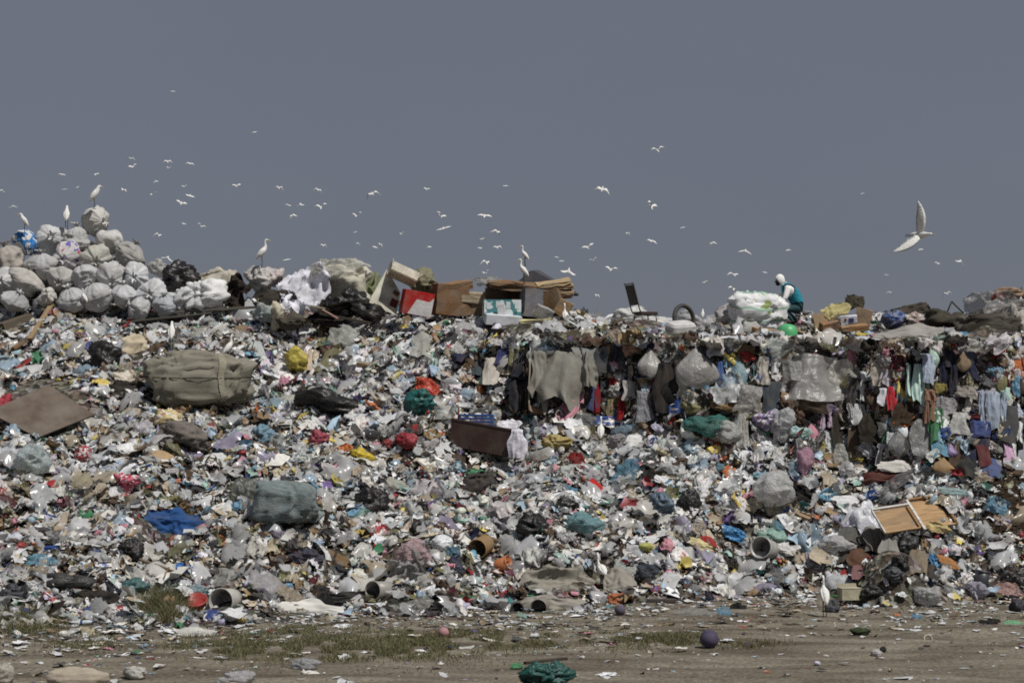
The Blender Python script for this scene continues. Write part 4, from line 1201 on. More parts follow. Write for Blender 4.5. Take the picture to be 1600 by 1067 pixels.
# tyre standing half sunk behind the white tub
n, k = 40, 10
V, Fc = [], []
for i in range(n):
    a = 2 * math.pi * i / n
    for j in range(k):
        b = 2 * math.pi * j / k
        rr = 0.37 + 0.055 * math.cos(b)
        V.append((rr * math.cos(a), 0.06 * math.sin(b), rr * math.sin(a)))
for i in range(n):
    for j in range(k):
        a = i * k + j; b = i * k + (j + 1) % k; c = ((i + 1) % n) * k + (j + 1) % k; d = ((i + 1) % n) * k + j
        Fc.append((a, b, c, d))
ty = new('tyre', mesh('tyre', V, Fc, M['rubber'], True), loc=at(1069, 500, 48.6), rot=(R(-6), 0, R(44)))
tag(ty, 'worn black tyre standing upright behind the white tub', 'tyre', None, 'the tyre', (1069, 495))


def rounded_frustum(prof, p_=5.0, n=36, m='hard', name='tub', close=True):
    """profile of (half width, half depth, z); superellipse outline"""
    V, Fc = [], []
    for w, d, z in prof:
        for i in range(n):
            a = 2 * math.pi * i / n
            c, s_ = math.cos(a), math.sin(a)
            V.append((w * math.copysign(abs(c) ** (2 / p_), c), d * math.copysign(abs(s_) ** (2 / p_), s_), z))
    for j in range(len(prof) - 1):
        for i in range(n):
            a = j * n + i; b = j * n + (i + 1) % n
            Fc.append((a, b, b + n, a + n))
    if close:
        Fc.append(tuple((len(prof) - 1) * n + i for i in range(n)))
    return mesh(name, V, Fc, M[m], False)


tb = new('tub', rounded_frustum([(0.42, 0.30, -0.26), (0.42, 0.30, -0.22), (0.385, 0.275, -0.21), (0.35, 0.25, 0.16), (0.31, 0.215, 0.225), (0.24, 0.16, 0.245)]),
         loc=at(1063, 518, 47.6), rot=(R(16), R(-5), R(26)), color=srgb(206, 205, 202))
tag(tb, 'white plastic tub turned upside down in front of the tyre', 'tub', None, 'the white tub', (1063, 517))

# bright green upturned bowl, red-brown plank
V, Fc = lathe([(0.27, -0.16), (0.285, -0.15), (0.262, -0.14), (0.25, -0.02), (0.21, 0.10), (0.13, 0.17), (0.0, 0.19)], 28)
bw = new('bowl', mesh('bowl', V, Fc, M['hard'], True), loc=at(1231, 518, 47.0), rot=(R(12), R(8), 0), color=srgb(84, 176, 116))
tag(bw, 'bright green upturned bowl below the crouching person', 'bowl', None, 'the green bowl', (1230, 517))
rod('plank', at(1176, 526, 46.1), at(1283, 528, 46.0), 0.055, 'wood', 'dark red-brown plank along the cliff edge under the green bowl', 'plank', (74, 34, 28), None, 'the red-brown plank', (1225, 528), True)
rod('plank', at(1205, 541, 45.75), at(1262, 550, 45.6), 0.04, 'wood', 'short grey plank under the small yellow bag', 'plank', (90, 84, 70), square=True)
cr = new('cardboard', mesh('cardboard', *box(0.66, 0.30, 0.2, b=0.01), M['card'], False), loc=at(1197, 520, 46.6), rot=(R(10), R(6), R(12)), color=srgb(160, 130, 88))
tag(cr, 'tan cardboard piece left of the green bowl', 'cardboard')

# dark brown board, upper left
bd = empty('board', at(72, 640, hit(72, 640) - 0.75))
bd.rotation_euler = (R(38), R(16), R(-8))
pts = [(-1.12, -0.62), (0.28, -0.94), (1.06, 0.28), (-0.34, 0.80)]
V = [(x, y, z) for z in (-0.02, 0.02) for x, y in pts]
Fc = [(3, 2, 1, 0), (4, 5, 6, 7)] + [(i, (i + 1) % 4, 4 + (i + 1) % 4, 4 + i) for i in range(4)]
M['board'] = mat('dark_board', (0.105, 0.078, 0.058), rough=0.75, dirt=0.6, dirt_col=(0.20, 0.175, 0.145), dirt_scale=1.6, bump=0.4, bump_scale=14, var=0.25)
new('panel', mesh('panel', V, Fc, M['board'], False), bd)
tag(bd, 'large dark brown board lying on the upper left slope', 'board', None, 'the brown board', (72, 640))
# strap round the olive bale: a light vertical band and a dark cord
bale = [o for o in C.objects if o.get('label', '').startswith('large olive-grey canvas bale')][0]


def strap_on(obj, x0, wdt, m, name, col=None, n=26, plane='x'):
    """band laid on the outside of a blob at local x0 (or local z0), following its surface"""
    co = np.array([v.co[:] for v in obj.data.vertices])
    V, Fc = [], []
    for i in range(n):
        a = -0.5 + 3.0 * i / (n - 1) if plane == 'x' else -0.2 * math.pi + 1.35 * math.pi * i / (n - 1) - 0.55 * math.pi
        for s_ in (-1, 1):
            if plane == 'x':
                d = np.array([x0 + s_ * wdt, -math.sin(a) * 0.8, math.cos(a) * 0.8])
            else:
                d = np.array([math.sin(a) * 0.95, math.cos(a) * -0.95, x0 + s_ * wdt])
            d = d / np.linalg.norm(d)
            un = co / np.linalg.norm(co, axis=1, keepdims=True)
            w = np.maximum(un @ d, 0) ** 220
            rr = (np.linalg.norm(co, axis=1) * w).sum() / w.sum()
            V.append(d * rr * 1.035)
    for i in range(n - 1):
        Fc.append((2 * i, 2 * i + 1, 2 * i + 3, 2 * i + 2))
    return new(name, mesh(name, V, Fc, M[m], True), obj, color=pal(col) if col else None)


strap_on(bale, 0.34, 0.05, 'cloth', 'strap', (146, 140, 120))
strap_on(bale, 0.10, 0.018, 'cloth', 'cord', (60, 56, 46), plane='z')

# brown tub with things in it
Y0 = hit(756, 700) - 0.45
tubp = at(757, 682, Y0)
bt = empty('tub', tubp, R(-16))
bt.rotation_euler = (R(-4), R(10), R(-14))
o1 = [(0.76, 0.34, 0.24), (0.71, 0.31, -0.36)]
V, Fc = [], []
for w, d, z in o1:
    V += [(-w, -d, z), (w, -d, z), (w, d, z), (-w, d, z)]
for w, d, z in o1:
    V += [(-w + .03, -d + .03, z + 0.0 if z > 0 else z + .03), (w - .03, -d + .03, z if z > 0 else z + .03), (w - .03, d - .03, z if z > 0 else z + .03), (-w + .03, d - .03, z if z > 0 else z + .03)]
for i in range(4):
    j = (i + 1) % 4
    Fc += [(i, 4 + i, 4 + j, j), (8 + i, 8 + j, 12 + j, 12 + i), (i, j, 8 + j, 8 + i)]
Fc += [(4, 7, 6, 5), (12, 13, 14, 15)]
M['browntub'] = mat('dark_brown_plastic', (0.040, 0.019, 0.015), rough=0.5, dirt=0.4, dirt_scale=2.5, bump=0.1)
bt_body = new('body', mesh('body', V, Fc, M['browntub'], False), bt)
for (x, y, sx, sy) in ((0, -0.345, 1.56, 0.03), (0, 0.345, 1.56, 0.03), (-0.765, 0, 0.03, 0.66), (0.765, 0, 0.03, 0.66)):
    new('rim', mesh('rim', *box(sx, sy, 0.045, (x, y, 0.262), 0.008), M['browntub'], False), bt_body)
tag(bt, 'long dark brown tub tilted on the middle of the slope', 'tub', None, 'the brown tub', (757, 680))
bc = empty('crate', tubp + Vector((-0.14, 0.05, 0.36)), R(-14))
tag(bc, 'blue plastic crate lying in the brown tub', 'crate')
for i in range(4):
    new('slat', mesh('slat', *box(0.80, 0.03, 0.05, (0, -0.21, -0.09 + 0.075 * i), 0.006), M['hard'], False), bc, color=srgb(44, 78, 140))
    new('slat', mesh('slat', *box(0.03, 0.38, 0.05, (-0.415, 0, -0.09 + 0.075 * i), 0.006), M['hard'], False), bc, color=srgb(44, 78, 140))
new('base', mesh('base', *box(0.82, 0.42, 0.03, (0, 0.01, -0.14), 0.004), M['hard'], False), bc, color=srgb(36, 62, 120))
for x in (-0.4, 0.4):
    new('post', mesh('post', *box(0.05, 0.05, 0.30, (x, -0.19, 0.0), 0.006), M['hard'], False), bc, color=srgb(70, 110, 170))
sheet_item('shirt', 795, 667, 40, 20, (214, 212, 222), 'cloth', 'white cloth spread over the right corner of the brown tub', 'cloth', Y=Y0 - 0.25, face=0.8, amp=0.35)
o = new('cloth', hang_mesh('cloth', 77, M['cloth']), loc=at(808, 668, Y0 - 0.55), scale=(0.40, 0.40, 0.62), color=srgb(216, 214, 224))
tag(o, 'white cloth hanging down from the right end of the brown tub', 'cloth', None, 'the white hanging cloth', (806, 686))
st = empty('stick', at(716, 656, Y0 - 0.1))
V, Fc = tube([(0, 0, -0.05), (0.01, 0, 0.3), (-0.015, 0, 0.62)], [0.02, 0.018, 0.015], 7)
new('shaft', mesh('shaft', V, Fc, M['hard'], True), st, color=srgb(150, 70, 54))
V, Fc = tube([(0.011, -0.0, 0.26), (0.002, 0, 0.40)], [0.023, 0.022], 7)
new('band', mesh('band', V, Fc, M['hard'], True), st, color=srgb(206, 190, 180))
tag(st, 'thin red and white stick standing at the left end of the brown tub', 'stick', None, 'the red stick', (715, 630))

# wooden drawer backs at the right
Y0 = hit(1425, 815) - 0.25
dr = empty('wooden_frame', at(1428, 808, Y0 + 0.1))
dr.rotation_mode = 'QUATERNION'
dr.rotation_quaternion = (Matrix.Rotation(R(40), 3, 'X') @ Matrix.Rotation(R(15), 3, 'Z') @ Matrix.Rotation(R(3), 3, 'Y')).to_quaternion()
WD = {'a': (168, 140, 104), 'b': (146, 112, 76), 'c': (206, 204, 198)}
new('panel', mesh('panel', *box(0.80, 0.70, 0.012, (-0.42, 0, 0)), M['wood'], False), dr, color=srgb(160, 132, 100))
new('panel', mesh('panel', *box(0.74, 0.86, 0.012, (0.44, 0.05, -0.014)), M['wood'], False), dr, color=srgb(172, 140, 102))
for sx, sy, c, col in [(0.06, 0.98, (0.05, 0.03, 0.035), 'c'), (0.88, 0.05, (-0.41, 0.385, 0.033), 'c'), (0.03, 0.74, (-0.85, 0.0, 0.030), 'c'), (0.055, 0.70, (-0.02, -0.02, 0.029), 'b'),
                       (0.06, 0.98, (0.84, 0.06, 0.034), 'b'), (0.78, 0.05, (0.44, 0.52, 0.033), 'b'), (0.78, 0.04, (0.44, -0.42, 0.028), 'a'), (0.80, 0.03, (-0.42, -0.375, 0.026), 'a')]:
    new('batten', mesh('batten', *box(sx, sy, 0.055, c, 0.005), M['wood'], False), dr, color=srgb(*WD[col]))
tag(dr, 'broken wooden frame with two tan panels and a white batten', 'wooden frame', None, 'the wooden frame', (1425, 803))
wood_bits = [((1478, 806), (1500, 818)), ((1372, 822), (1392, 836))]

# open drums, tubs and baskets lying on the slope


def open_drum(name, px, py, dia, length, col, label, cat, axis, m='hard', Y=None, lm=None, n=24, inner=(60, 55, 50), rings=0):
    Y = Y or hit(px, py) - 0.34
    AVOID.append((px, py, dia + 10, dia + 8))
    s = S(Y)
    r, l = dia / s / 2, length / s
    root = empty(name, at(px, py, Y))
    root.rotation_euler = Vector(axis).normalized().to_track_quat('Z', 'Y').to_euler()
    prof = [(0.0, -l / 2), (r * 0.84, -l / 2), (r * 0.90, -l / 2 + 0.02), (r * 0.98, l / 2 - 0.01), (r * 0.93, l / 2 - 0.01), (r * 0.86, -l / 2 + 0.05), (0, -l / 2 + 0.05)]
    bod = new('body', mesh('body', *lathe(prof, n), M[m], True), root, color=pal(col))
    rp = [(r * 1.0, l / 2 - 0.035), (r * 1.04, l / 2 - 0.03), (r * 1.04, l / 2), (r * 0.955, l / 2 + 0.004), (r * 0.93, l / 2 - 0.02)]
    new('rim', mesh('rim', *lathe(rp, n), M[m], True), bod, color=pal(tuple(min(255, int(c * 1.06)) for c in col)))
    for i in range(rings):
        z = -l / 2 + l * (i + 0.7) / (rings + 0.6)
        q = r * (0.88 + 0.1 * (z / l + 0.5)) + 0.008
        new('hoop', mesh('hoop', *lathe([(q - .012, z - .02), (q + .008, z - .014), (q + .008, z + .014), (q - .012, z + .02)], n), M[m], True), bod, color=pal(col))
    return tag(root, label, cat, None, lm, (px, py))


open_drum('drum', 1196, 857, 34, 44, (166, 164, 158), 'grey-white open drum lying on the lower right slope', 'drum', (-0.45, -0.85, 0.16), lm='the open drum')
open_drum('basket', 753, 853, 30, 40, (150, 116, 70), 'round wicker basket lying open towards the viewer', 'basket', (-0.35, -0.9, -0.15), m='card', lm='the wicker basket', rings=4)
open_drum('bucket', 354, 938, 40, 46, (172, 168, 160), 'pale open bucket lying on its side at the lower left foot', 'bucket', (-0.25, -0.95, 0.05), lm='the open bucket')
open_drum('bucket', 596, 922, 30, 44, (146, 142, 134), 'grey open tube with a dark mouth under the large clear sheet', 'tube', (-0.55, -0.8, 0.05), lm='the grey tube')
open_drum('bucket', 845, 946, 26, 40, (128, 122, 112), 'grey-brown open bucket under the lower grey tarp', 'bucket', (-0.2, -0.95, -0.05))
open_drum('pipe', 806, 950, 20, 24, (58, 58, 60), 'dark open can left of the lower grey tarp', 'can', (0.2, -0.95, 0.02))
open_drum('bucket', 1534, 903, 24, 24, (52, 54, 66), 'dark blue-grey bucket at the right foot of the heap', 'bucket', (0.15, 0.0, 1), lm='the dark bucket')
open_drum('tray', 305, 941, 38, 12, (178, 52, 48), 'shallow red tray beside the open bucket', 'tray', (0.0, -0.45, 0.9), lm='the red tray')
open_drum('cup', 786, 881, 22, 22, (196, 110, 56), 'orange cup on the lower slope right of the wicker basket', 'cup', (0.8, -0.4, 0.3), lm='the orange cup')
open_drum('cup', 31, 836, 16, 18, (190, 92, 48), 'orange cup on the far left of the lower slope', 'cup', (-0.3, -0.6, 0.6), lm='the left orange cup')
Y0 = hit(360, 964) - 0.3
AVOID.append((360, 960, 26, 26))
ld = empty('lid', at(360, 960, Y0)); ld.rotation_euler = (R(72), 0, R(10))
new('disc', mesh('disc', *lathe([(0, 0.02), (0.09, 0.02), (0.1, 0.03), (0.12, 0.02), (0.13, 0.0), (0.12, -0.02), (0, -0.02)], 24), M['hard'], True), ld, color=srgb(216, 218, 218))
new('ring', mesh('ring', *lathe([(0.05, 0.02), (0.055, 0.032), (0.065, 0.032), (0.07, 0.02)], 24), M['hard'], True), ld, color=srgb(200, 202, 204))
tag(ld, 'round white lid standing at the lower left foot of the heap', 'lid', None, 'the round white lid', (360, 960))

# beige box and black bag by it at the right foot
Y0 = hit(1322, 940) - 0.35
bx_ = empty('box', at(1327, 927, Y0), R(10))
new('body', mesh('body', *box(0.42, 0.30, 0.25, b=0.006), M['card'], False), bx_, color=srgb(172, 166, 142))
new('flap', mesh('flap', *box(0.42, 0.012, 0.10), M['card'], False), bx_, loc=(0, 0.16, 0.15), rot=(R(-35), 0, 0), color=srgb(150, 144, 122))
new('edge', mesh('edge', *box(0.43, 0.008, 0.02), M['card'], False), bx_, loc=(0, -0.153, 0.122), color=srgb(190, 184, 160))
tag(bx_, 'beige box standing at the foot of the dirty clump', 'box', None, 'the beige box', (1327, 927))
blob_item('rubbish_bag', 1360, 926, 32, 30, (34, 36, 36), 'bag', 'black bag standing right beside the beige box', 'bag', Y=Y0)
blob_item('rubbish_bag', 1300, 948, 18, 20, (66, 72, 80), 'bag', 'dark bluish bag behind the near egret', 'bag')

# balls
for px, py, dia, col, lab, lm in [(1108, 999, 29, (74, 66, 92), 'dull purple ball lying on the bare earth', 'the purple ball'),
                                  (693, 988, 17, (190, 140, 144), 'pale pink ball on the grass strip', 'the pink ball'),
                                  (969, 953, 17, (92, 84, 100), 'small dark violet ball at the foot of the grey tarps', 'the small violet ball')]:
    Y0 = hit(px, py + dia * 0.46)
    r = dia / S(Y0) / 2
    D, th, t, Fc = uv_sphere(28, 18)
    q = at(px, py, Y0); q.z = float(H(q.x, q.y)) + r * 0.93
    V = D * r * (1 - 0.012 * (np.abs(np.sin(3 * th)) < 0.09)[:, None])
    o = new('ball', mesh('ball', V, Fc, M['ball'], True), loc=q, rot=(0.6, 0.5, 0.3), color=srgb(*col))
    V2, F2 = [], []
    kk = 40
    for i in range(kk):
        a = 2 * math.pi * i / kk
        for w in (-0.02, 0.02):
            V2.append((math.cos(a) * r * 1.004, w * r * 2, math.sin(a) * r * 1.004))
    F2 = [(2 * i, 2 * i + 1, (2 * i + 3) % (2 * kk), (2 * i + 2) % (2 * kk)) for i in range(kk)]
    new('seam', mesh('seam', V2, F2, M['hard'], True), o, color=srgb(*[int(c * 0.7) for c in col]))
    tag(o, lab, 'ball', None, lm, (px, py))

# sticks, poles and planks
rod('stick', surf(46, 530, .2), surf(92, 458, .1), 0.05, 'wood', 'pale wooden stick leaning on the white sack pile', 'stick', (150, 122, 84), None, 'the leaning pale stick', (70, 495), True)
rod('plank', at(205, 492, 50.6), at(400, 480, 50.2), 0.05, 'wood', 'long grey plank lying along the top of the left slope', 'plank', (96, 92, 84), None, 'the long grey plank', (300, 489), True)
rod('pole', at(180, 506, 50.1), at(330, 490, 50.2), 0.035, 'wood', 'thin dark pole below the long grey plank', 'pole', (70, 66, 58))
rod('plank', at(20, 545, hit(20, 545) - .2), at(48, 528, hit(48, 528) - .2), 0.06, 'wood', 'short broken brown plank at the upper left slope', 'plank', (128, 98, 66), square=True)
rod('slab', at(0, 512, 50.0), at(46, 496, 50.6), 0.16, 'wood', 'brown slab lying at the left edge under the sacks', 'slab', (96, 84, 70), square=True)
rod('plank', at(484, 478, 49.6), at(560, 492, 49.4), 0.04, 'wood', 'pale edged plank below the shiny black bag', 'plank', (150, 138, 112), None, 'the pale edged plank', (520, 484), True)
rod('plank', at(500, 490, 49.3), at(580, 505, 49.1), 0.05, 'wood', 'dark plank under the pale edged plank', 'plank', (64, 58, 50), square=True)
rod('stick', at(504, 484, 49.3), at(528, 498, 49.1), 0.03, 'wood', 'pinkish stick crossing the dark plank', 'stick', (168, 128, 112), square=True)
rod('pole', surf(664, 802, .2), surf(778, 846, .12), 0.05, 'wood', 'weathered pole lying across the lower centre slope', 'pole', (118, 98, 76), None, 'the weathered pole', (720, 824))
rod('stick', surf(200, 866, .15), surf(296, 902, .1), 0.032, 'wood', 'long grey stick below the round black bag', 'stick', (108, 94, 76), None, 'the long stick', (250, 884))
rod('stick', at(828, 560, 45.9), at(826, 640, 45.4), 0.02, 'wood', 'thin upright stick between the black jeans and the blanket', 'stick', (150, 140, 120))
rod('stick', at(1028, 595, 45.5), at(1027, 650, 45.2), 0.025, 'wood', 'pale upright stick at the foot of the cliff under the chair', 'stick', (166, 158, 140))
rod('pole', at(955, 526, 46.8), at(1050, 540, 46.2), 0.03, 'wood', 'thin pole lying along the cliff edge below the chair', 'pole', (150, 140, 96))
rod('pole', at(1000, 530, 46.5), at(1055, 548, 46.0), 0.025, 'metal', 'grey metal pole crossing the cliff edge below the white tub', 'pole')
rod('beam', at(1393, 486, 49.5), at(1440, 475, 49.6), 0.07, 'wood', 'dark beam on the skyline of the right ridge', 'beam', (58, 52, 44), square=True)
rod('stick', at(1478, 492, 48.2), at(1487, 471, 48.2), 0.02, 'wood', 'thin bent stick on the skyline right of the dark beam', 'stick', (60, 54, 48))
rod('stick', at(1487, 471, 48.2), at(1506, 490, 48.2), 0.02, 'wood', 'second thin stick leaning on the thin bent stick', 'stick', (60, 54, 48))
rod('bar', surf(820, 1035, 0), surf(885, 1028, 0), 0.03, 'wood', 'dark flat stick lying on the earth above the green netting', 'stick', (58, 52, 46), square=True)
rod('bar', surf(1010, 938, .06), surf(1056, 938, .06), 0.055, 'rubber', 'black rubber block at the foot of the heap right of the grey sacking', 'block', square=True)

# cardboard and boxes on the middle ridge


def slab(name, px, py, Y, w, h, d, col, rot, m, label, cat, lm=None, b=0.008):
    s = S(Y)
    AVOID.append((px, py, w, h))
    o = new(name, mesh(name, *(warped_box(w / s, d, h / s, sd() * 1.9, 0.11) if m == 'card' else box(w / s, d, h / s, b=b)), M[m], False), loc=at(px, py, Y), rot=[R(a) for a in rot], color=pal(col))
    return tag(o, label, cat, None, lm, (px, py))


slab('cardboard_roll', 750, 463, 50.2, 84, 7, 0.12, (172, 154, 120), (0, 3, 4), 'card', 'upper beige rolled cardboard sticking out left of the cardboard stack', 'cardboard roll')
slab('cardboard_roll', 748, 470, 50.1, 82, 7, 0.12, (176, 158, 122), (0, 5, 6), 'card', 'lower beige rolled cardboard sticking out left of the cardboard stack', 'cardboard roll')
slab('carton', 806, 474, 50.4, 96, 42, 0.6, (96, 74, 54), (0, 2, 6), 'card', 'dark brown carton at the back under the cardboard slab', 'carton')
slab('carton', 756, 482, 50.3, 44, 28, 0.5, (128, 104, 76), (0, -3, -8), 'card', 'tan carton under the ends of the rolled cardboard', 'carton')
slab('cardboard', 810, 450, 49.9, 96, 9, 0.9, (122, 88, 56), (8, 5, 2), 'card', 'brown cardboard slab on top of the cardboard stack', 'cardboard', 'the cardboard stack')
for i, (px, py, w, c, a) in enumerate([(864, 443, 52, (176, 148, 104), -9), (868, 449, 48, (170, 140, 98), -6), (872, 456, 42, (160, 134, 96), -2), (866, 462, 50, (108, 82, 56), -3)]):
    slab('cardboard', px, py, 49.6, w, 5, 0.7, c, (10, a, 4), 'card', ['topmost folded carton sheet at the right of the cardboard stack', 'second carton sheet from the top at the right of the cardboard stack',
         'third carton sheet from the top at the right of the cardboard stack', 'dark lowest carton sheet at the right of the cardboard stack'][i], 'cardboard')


def open_carton(name, px, py, Y, w, h, d, col, inner, rz, label, lm=None, rx=0, ry=0, m='card', flaps=True):
    s = S(Y)
    w, h = w / s, h / s
    root = empty(name, at(px, py, Y)); root.rotation_euler = (R(rx), R(ry), R(rz))
    t = 0.012
    for (sx, sy, sz, c) in ((w, t, h, (0, -d / 2, 0)), (w, t, h, (0, d / 2, 0)), (t, d - t - .002, h, (-w / 2 + t / 2, 0, 0)), (t, d - t - .002, h, (w / 2 - t / 2, 0, 0)), (w - 2 * t - .004, d - t - .004, t, (0, 0, -h / 2 + t / 2 + .002))):
        new('side', mesh('side', *box(sx, sy, sz, c), M[m], False), root, color=pal(col))
    if flaps:
        for sg in (-1, 1):
            new('flap', mesh('flap', *box(w * 0.96, t, h * 0.45, (0, 0, h * 0.22)), M['card'], False), root, loc=(0, sg * (d / 2 + .01), h / 2), rot=(R(-50 * sg), 0, 0), color=pal(inner))
            new('flap', mesh('flap', *box(t, d * 0.9, h * 0.45, (0, 0, h * 0.22)), M['card'], False), root, loc=(sg * (w / 2 + .01), 0, h / 2), rot=(0, R(55 * sg), 0), color=pal(inner))
    return tag(root, label, 'carton', None, lm, (px, py))


M['check'] = mat('teal_check_print', src='obj', rough=0.6, dirt=0.2, blot=[((0.62, 0.66, 0.66), 4.5, 0.52), ((0.03, 0.05, 0.06), 6, 0.66)])
M['redwhite'] = mat('red_white_print', src='obj', rough=0.55, dirt=0.25, blot=[])
open_carton('carton', 784, 486, 49.1, 58, 34, 0.5, (58, 128, 134), (120, 140, 140), 6, 'teal and white checked carton under the cardboard stack', 'the teal checked carton', m='check', flaps=False)
for i, (dx, dz) in enumerate([(-0.36, 0.12), (-0.12, 0.16), (0.14, 0.14), (0.36, 0.13)]):
    pr = C.objects[[o.name for o in C.objects if o.get('label', '').startswith('teal and white checked')][0]]
    new('window_print', mesh('window_print', *box(0.11, 0.006, 0.17), M['paper'], False), pr, loc=(dx, -0.262, dz), color=srgb(206, 214, 216))
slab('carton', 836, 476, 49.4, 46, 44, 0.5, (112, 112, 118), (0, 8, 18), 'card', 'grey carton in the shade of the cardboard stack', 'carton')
slab('carton', 863, 478, 49.3, 36, 46, 0.3, (112, 84, 56), (0, -18, -20), 'card', 'brown torn carton standing right of the grey carton', 'carton')
slab('carton', 880, 482, 49.1, 22, 26, 0.3, (156, 120, 76), (0, 28, -10), 'card', 'tan carton corner at the right end of the cardboard stack', 'carton')
slab('carton', 786, 500, 48.7, 56, 16, 0.4, (206, 210, 214), (8, 4, 8), 'hard', 'white plastic tray in front of the teal checked carton', 'tray', 'the white tray')
slab('carton', 783, 484, 48.75, 12, 18, 0.03, (222, 222, 222), (10, -6, 0), 'paper', 'upright white card standing in the white tray', 'card')
slab('carton', 838, 507, 48.6, 48, 16, 0.3, (206, 196, 130), (4, -3, -8), 'card', 'pale yellow carton below the grey carton', 'carton')
slab('carton', 848, 490, 48.9, 30, 20, 0.2, (150, 152, 154), (20, 24, 20), 'card', 'pale grey flat carton leaning under the brown torn carton', 'carton')
slab('crate', 872, 505, 48.7, 34, 20, 0.3, (92, 92, 90), (0, 4, -10), 'hard', 'dark grey crate right of the pale yellow carton', 'crate')
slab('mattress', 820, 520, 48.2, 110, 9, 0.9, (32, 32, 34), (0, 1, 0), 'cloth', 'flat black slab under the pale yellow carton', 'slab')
# dark peaked tarp behind the egrets
V = [(-0.9, -0.3, -0.25), (1.15, -0.3, -0.25), (1.15, 0.5, -0.25), (-0.9, 0.5, -0.25), (-0.02, -0.22, 0.36), (0.10, 0.1, 0.42), (-0.12, 0.1, 0.40)]
o = new('tarp', mesh('tarp', V, [(0, 1, 4), (1, 5, 4), (1, 2, 5), (2, 6, 5), (2, 3, 6), (3, 0, 4, 6), (4, 5, 6)], M['cloth'], False), loc=at(836, 446, 50.6), color=srgb(74, 74, 80))
tag(o, 'dark grey tarp peaking like a tent behind the two egrets on the stack', 'tarp')
# cream panel carton, white tray, red and white box, brown carton
cp = empty('carton', at(603, 457, 50.2)); cp.rotation_euler = (R(-8), R(14), R(22))
V = [(-0.42, 0, -0.40), (0.40, 0, -0.52), (0.40, 0, 0.10), (-0.10, 0, 0.62), (-0.42, 0.03, -0.40), (0.40, 0.03, -0.52), (0.40, 0.03, 0.10), (-0.10, 0.03, 0.62)]
new('panel', mesh('panel', V, [(0, 1, 2, 3), (7, 6, 5, 4), (0, 4, 5, 1), (1, 5, 6, 2), (2, 6, 7, 3), (3, 7, 4, 0)], M['card'], False), cp, color=srgb(210, 207, 190))
new('printed_patch', mesh('printed_patch', *box(0.20, 0.006, 0.22), M['paper'], False), cp, loc=(0.27, -0.005, -0.22), rot=(0, R(10), 0), color=srgb(112, 48, 44))
new('printed_patch', mesh('printed_patch', *box(0.17, 0.006, 0.12), M['paper'], False), cp, loc=(0.28, -0.005, 0.06), rot=(0, R(20), 0), color=srgb(112, 84, 54))
tag(cp, 'tall cream carton panel with dark red patches leaning on the ridge', 'carton panel', None, 'the cream carton panel', (605, 457))
tr_ = empty('carton', at(628, 434, 50.0)); tr_.rotation_euler = (R(-20), R(24), R(10))
new('bottom', mesh('bottom', *box(0.75, 0.5, 0.02), M['card'], False), tr_, color=srgb(196, 186, 160))
for c, sx, sy, r in [((0, -0.25, 0.09), 0.74, 0.016, (R(12), 0, 0)), ((0, 0.25, 0.12), 0.74, 0.016, (R(-10), 0, 0)), ((-0.38, 0, 0.14), 0.016, 0.48, (0, R(-14), 0)), ((0.38, 0, 0.10), 0.016, 0.48, (0, R(24), 0))]:
    new('side', mesh('side', *box(sx, sy, 0.24 if sx > .1 else 0.3), M['card'], False), tr_, loc=c, rot=r, color=srgb(214, 208, 192))
tag(tr_, 'open whitish carton tray tipped over the cream carton panel', 'carton', None, 'the tipped carton tray', (625, 430))
rb = empty('carton', at(651, 474, 49.6)); rb.rotation_euler = (R(4), R(10), R(14))
new('body', mesh('body', *box(0.78, 0.5, 0.62, b=0.006), M['card'], False), rb, color=srgb(166, 34, 34))
V = [(-0.24, -0.262, -0.30), (0.38, -0.262, -0.30), (0.38, -0.262, 0.20), (0.28, -0.262, 0.08), (-0.06, -0.262, 0.10)]
V += [(x, -0.25, z) for x, y, z in V]
new('printed_patch', mesh('printed_patch', V, [(0, 1, 2, 3, 4)] + [(i, (i + 1) % 5, 5 + (i + 1) % 5, 5 + i) for i in range(5)], M['paper'], False), rb, color=srgb(208, 206, 204))
tag(rb, 'red and white printed carton standing on the ridge', 'carton', None, 'the red and white box', (651, 474))
slab('carton', 703, 469, 50.2, 56, 46, 0.6, (122, 88, 58), (3, 2, 18), 'card', 'large crumpled brown carton right of the red and white box', 'carton', 'the brown carton')
slab('carton', 716, 447, 50.3, 40, 12, 0.4, (138, 100, 62), (12, -8, 10), 'card', 'brown carton lid on top of the large crumpled brown carton', 'carton')
sheet_item('plastic_sheet', 770, 442, 60, 14, (170, 166, 156), 'film', 'whitish rubbish strewn on the skyline behind the cardboard rolls', 'plastic sheet', Y=51.5, face=1.0)
# cardboard cluster right of the person
slab('cardboard', 1282, 506, 47.6, 22, 32, 0.06, (158, 130, 94), (-12, -8, 6), 'card', 'upright tan cardboard right of the green bowl', 'cardboard', 'the upright tan cardboard')
sheet_item('paper_sheet', 1302, 488, 46, 22, (184, 172, 110), 'paper', 'yellowish crumpled wrapping paper on the right ridge', 'paper', lm='the yellowish paper', Y=47.8, face=1.2, tilt=14)
slab('cardboard', 1298, 510, 47.5, 30, 14, 0.3, (150, 106, 70), (14, -10, 6), 'card', 'reddish brown carton below the yellowish wrapping paper', 'carton')
wb = slab('carton', 1326, 500, 47.4, 25, 13, 0.14, (206, 208, 214), (8, -4, -6), 'card', 'white printed box between the cardboard pieces on the right ridge', 'carton', 'the white printed box')
new('label_print', mesh('label_print', *box(0.12, 0.004, 0.10), M['paper'], False), wb, loc=(0.06, -0.074, 0), color=srgb(70, 66, 120))
new('label_print', mesh('label_print', *box(0.05, 0.004, 0.06), M['paper'], False), wb, loc=(-0.08, -0.074, 0.02), color=srgb(150, 60, 60))
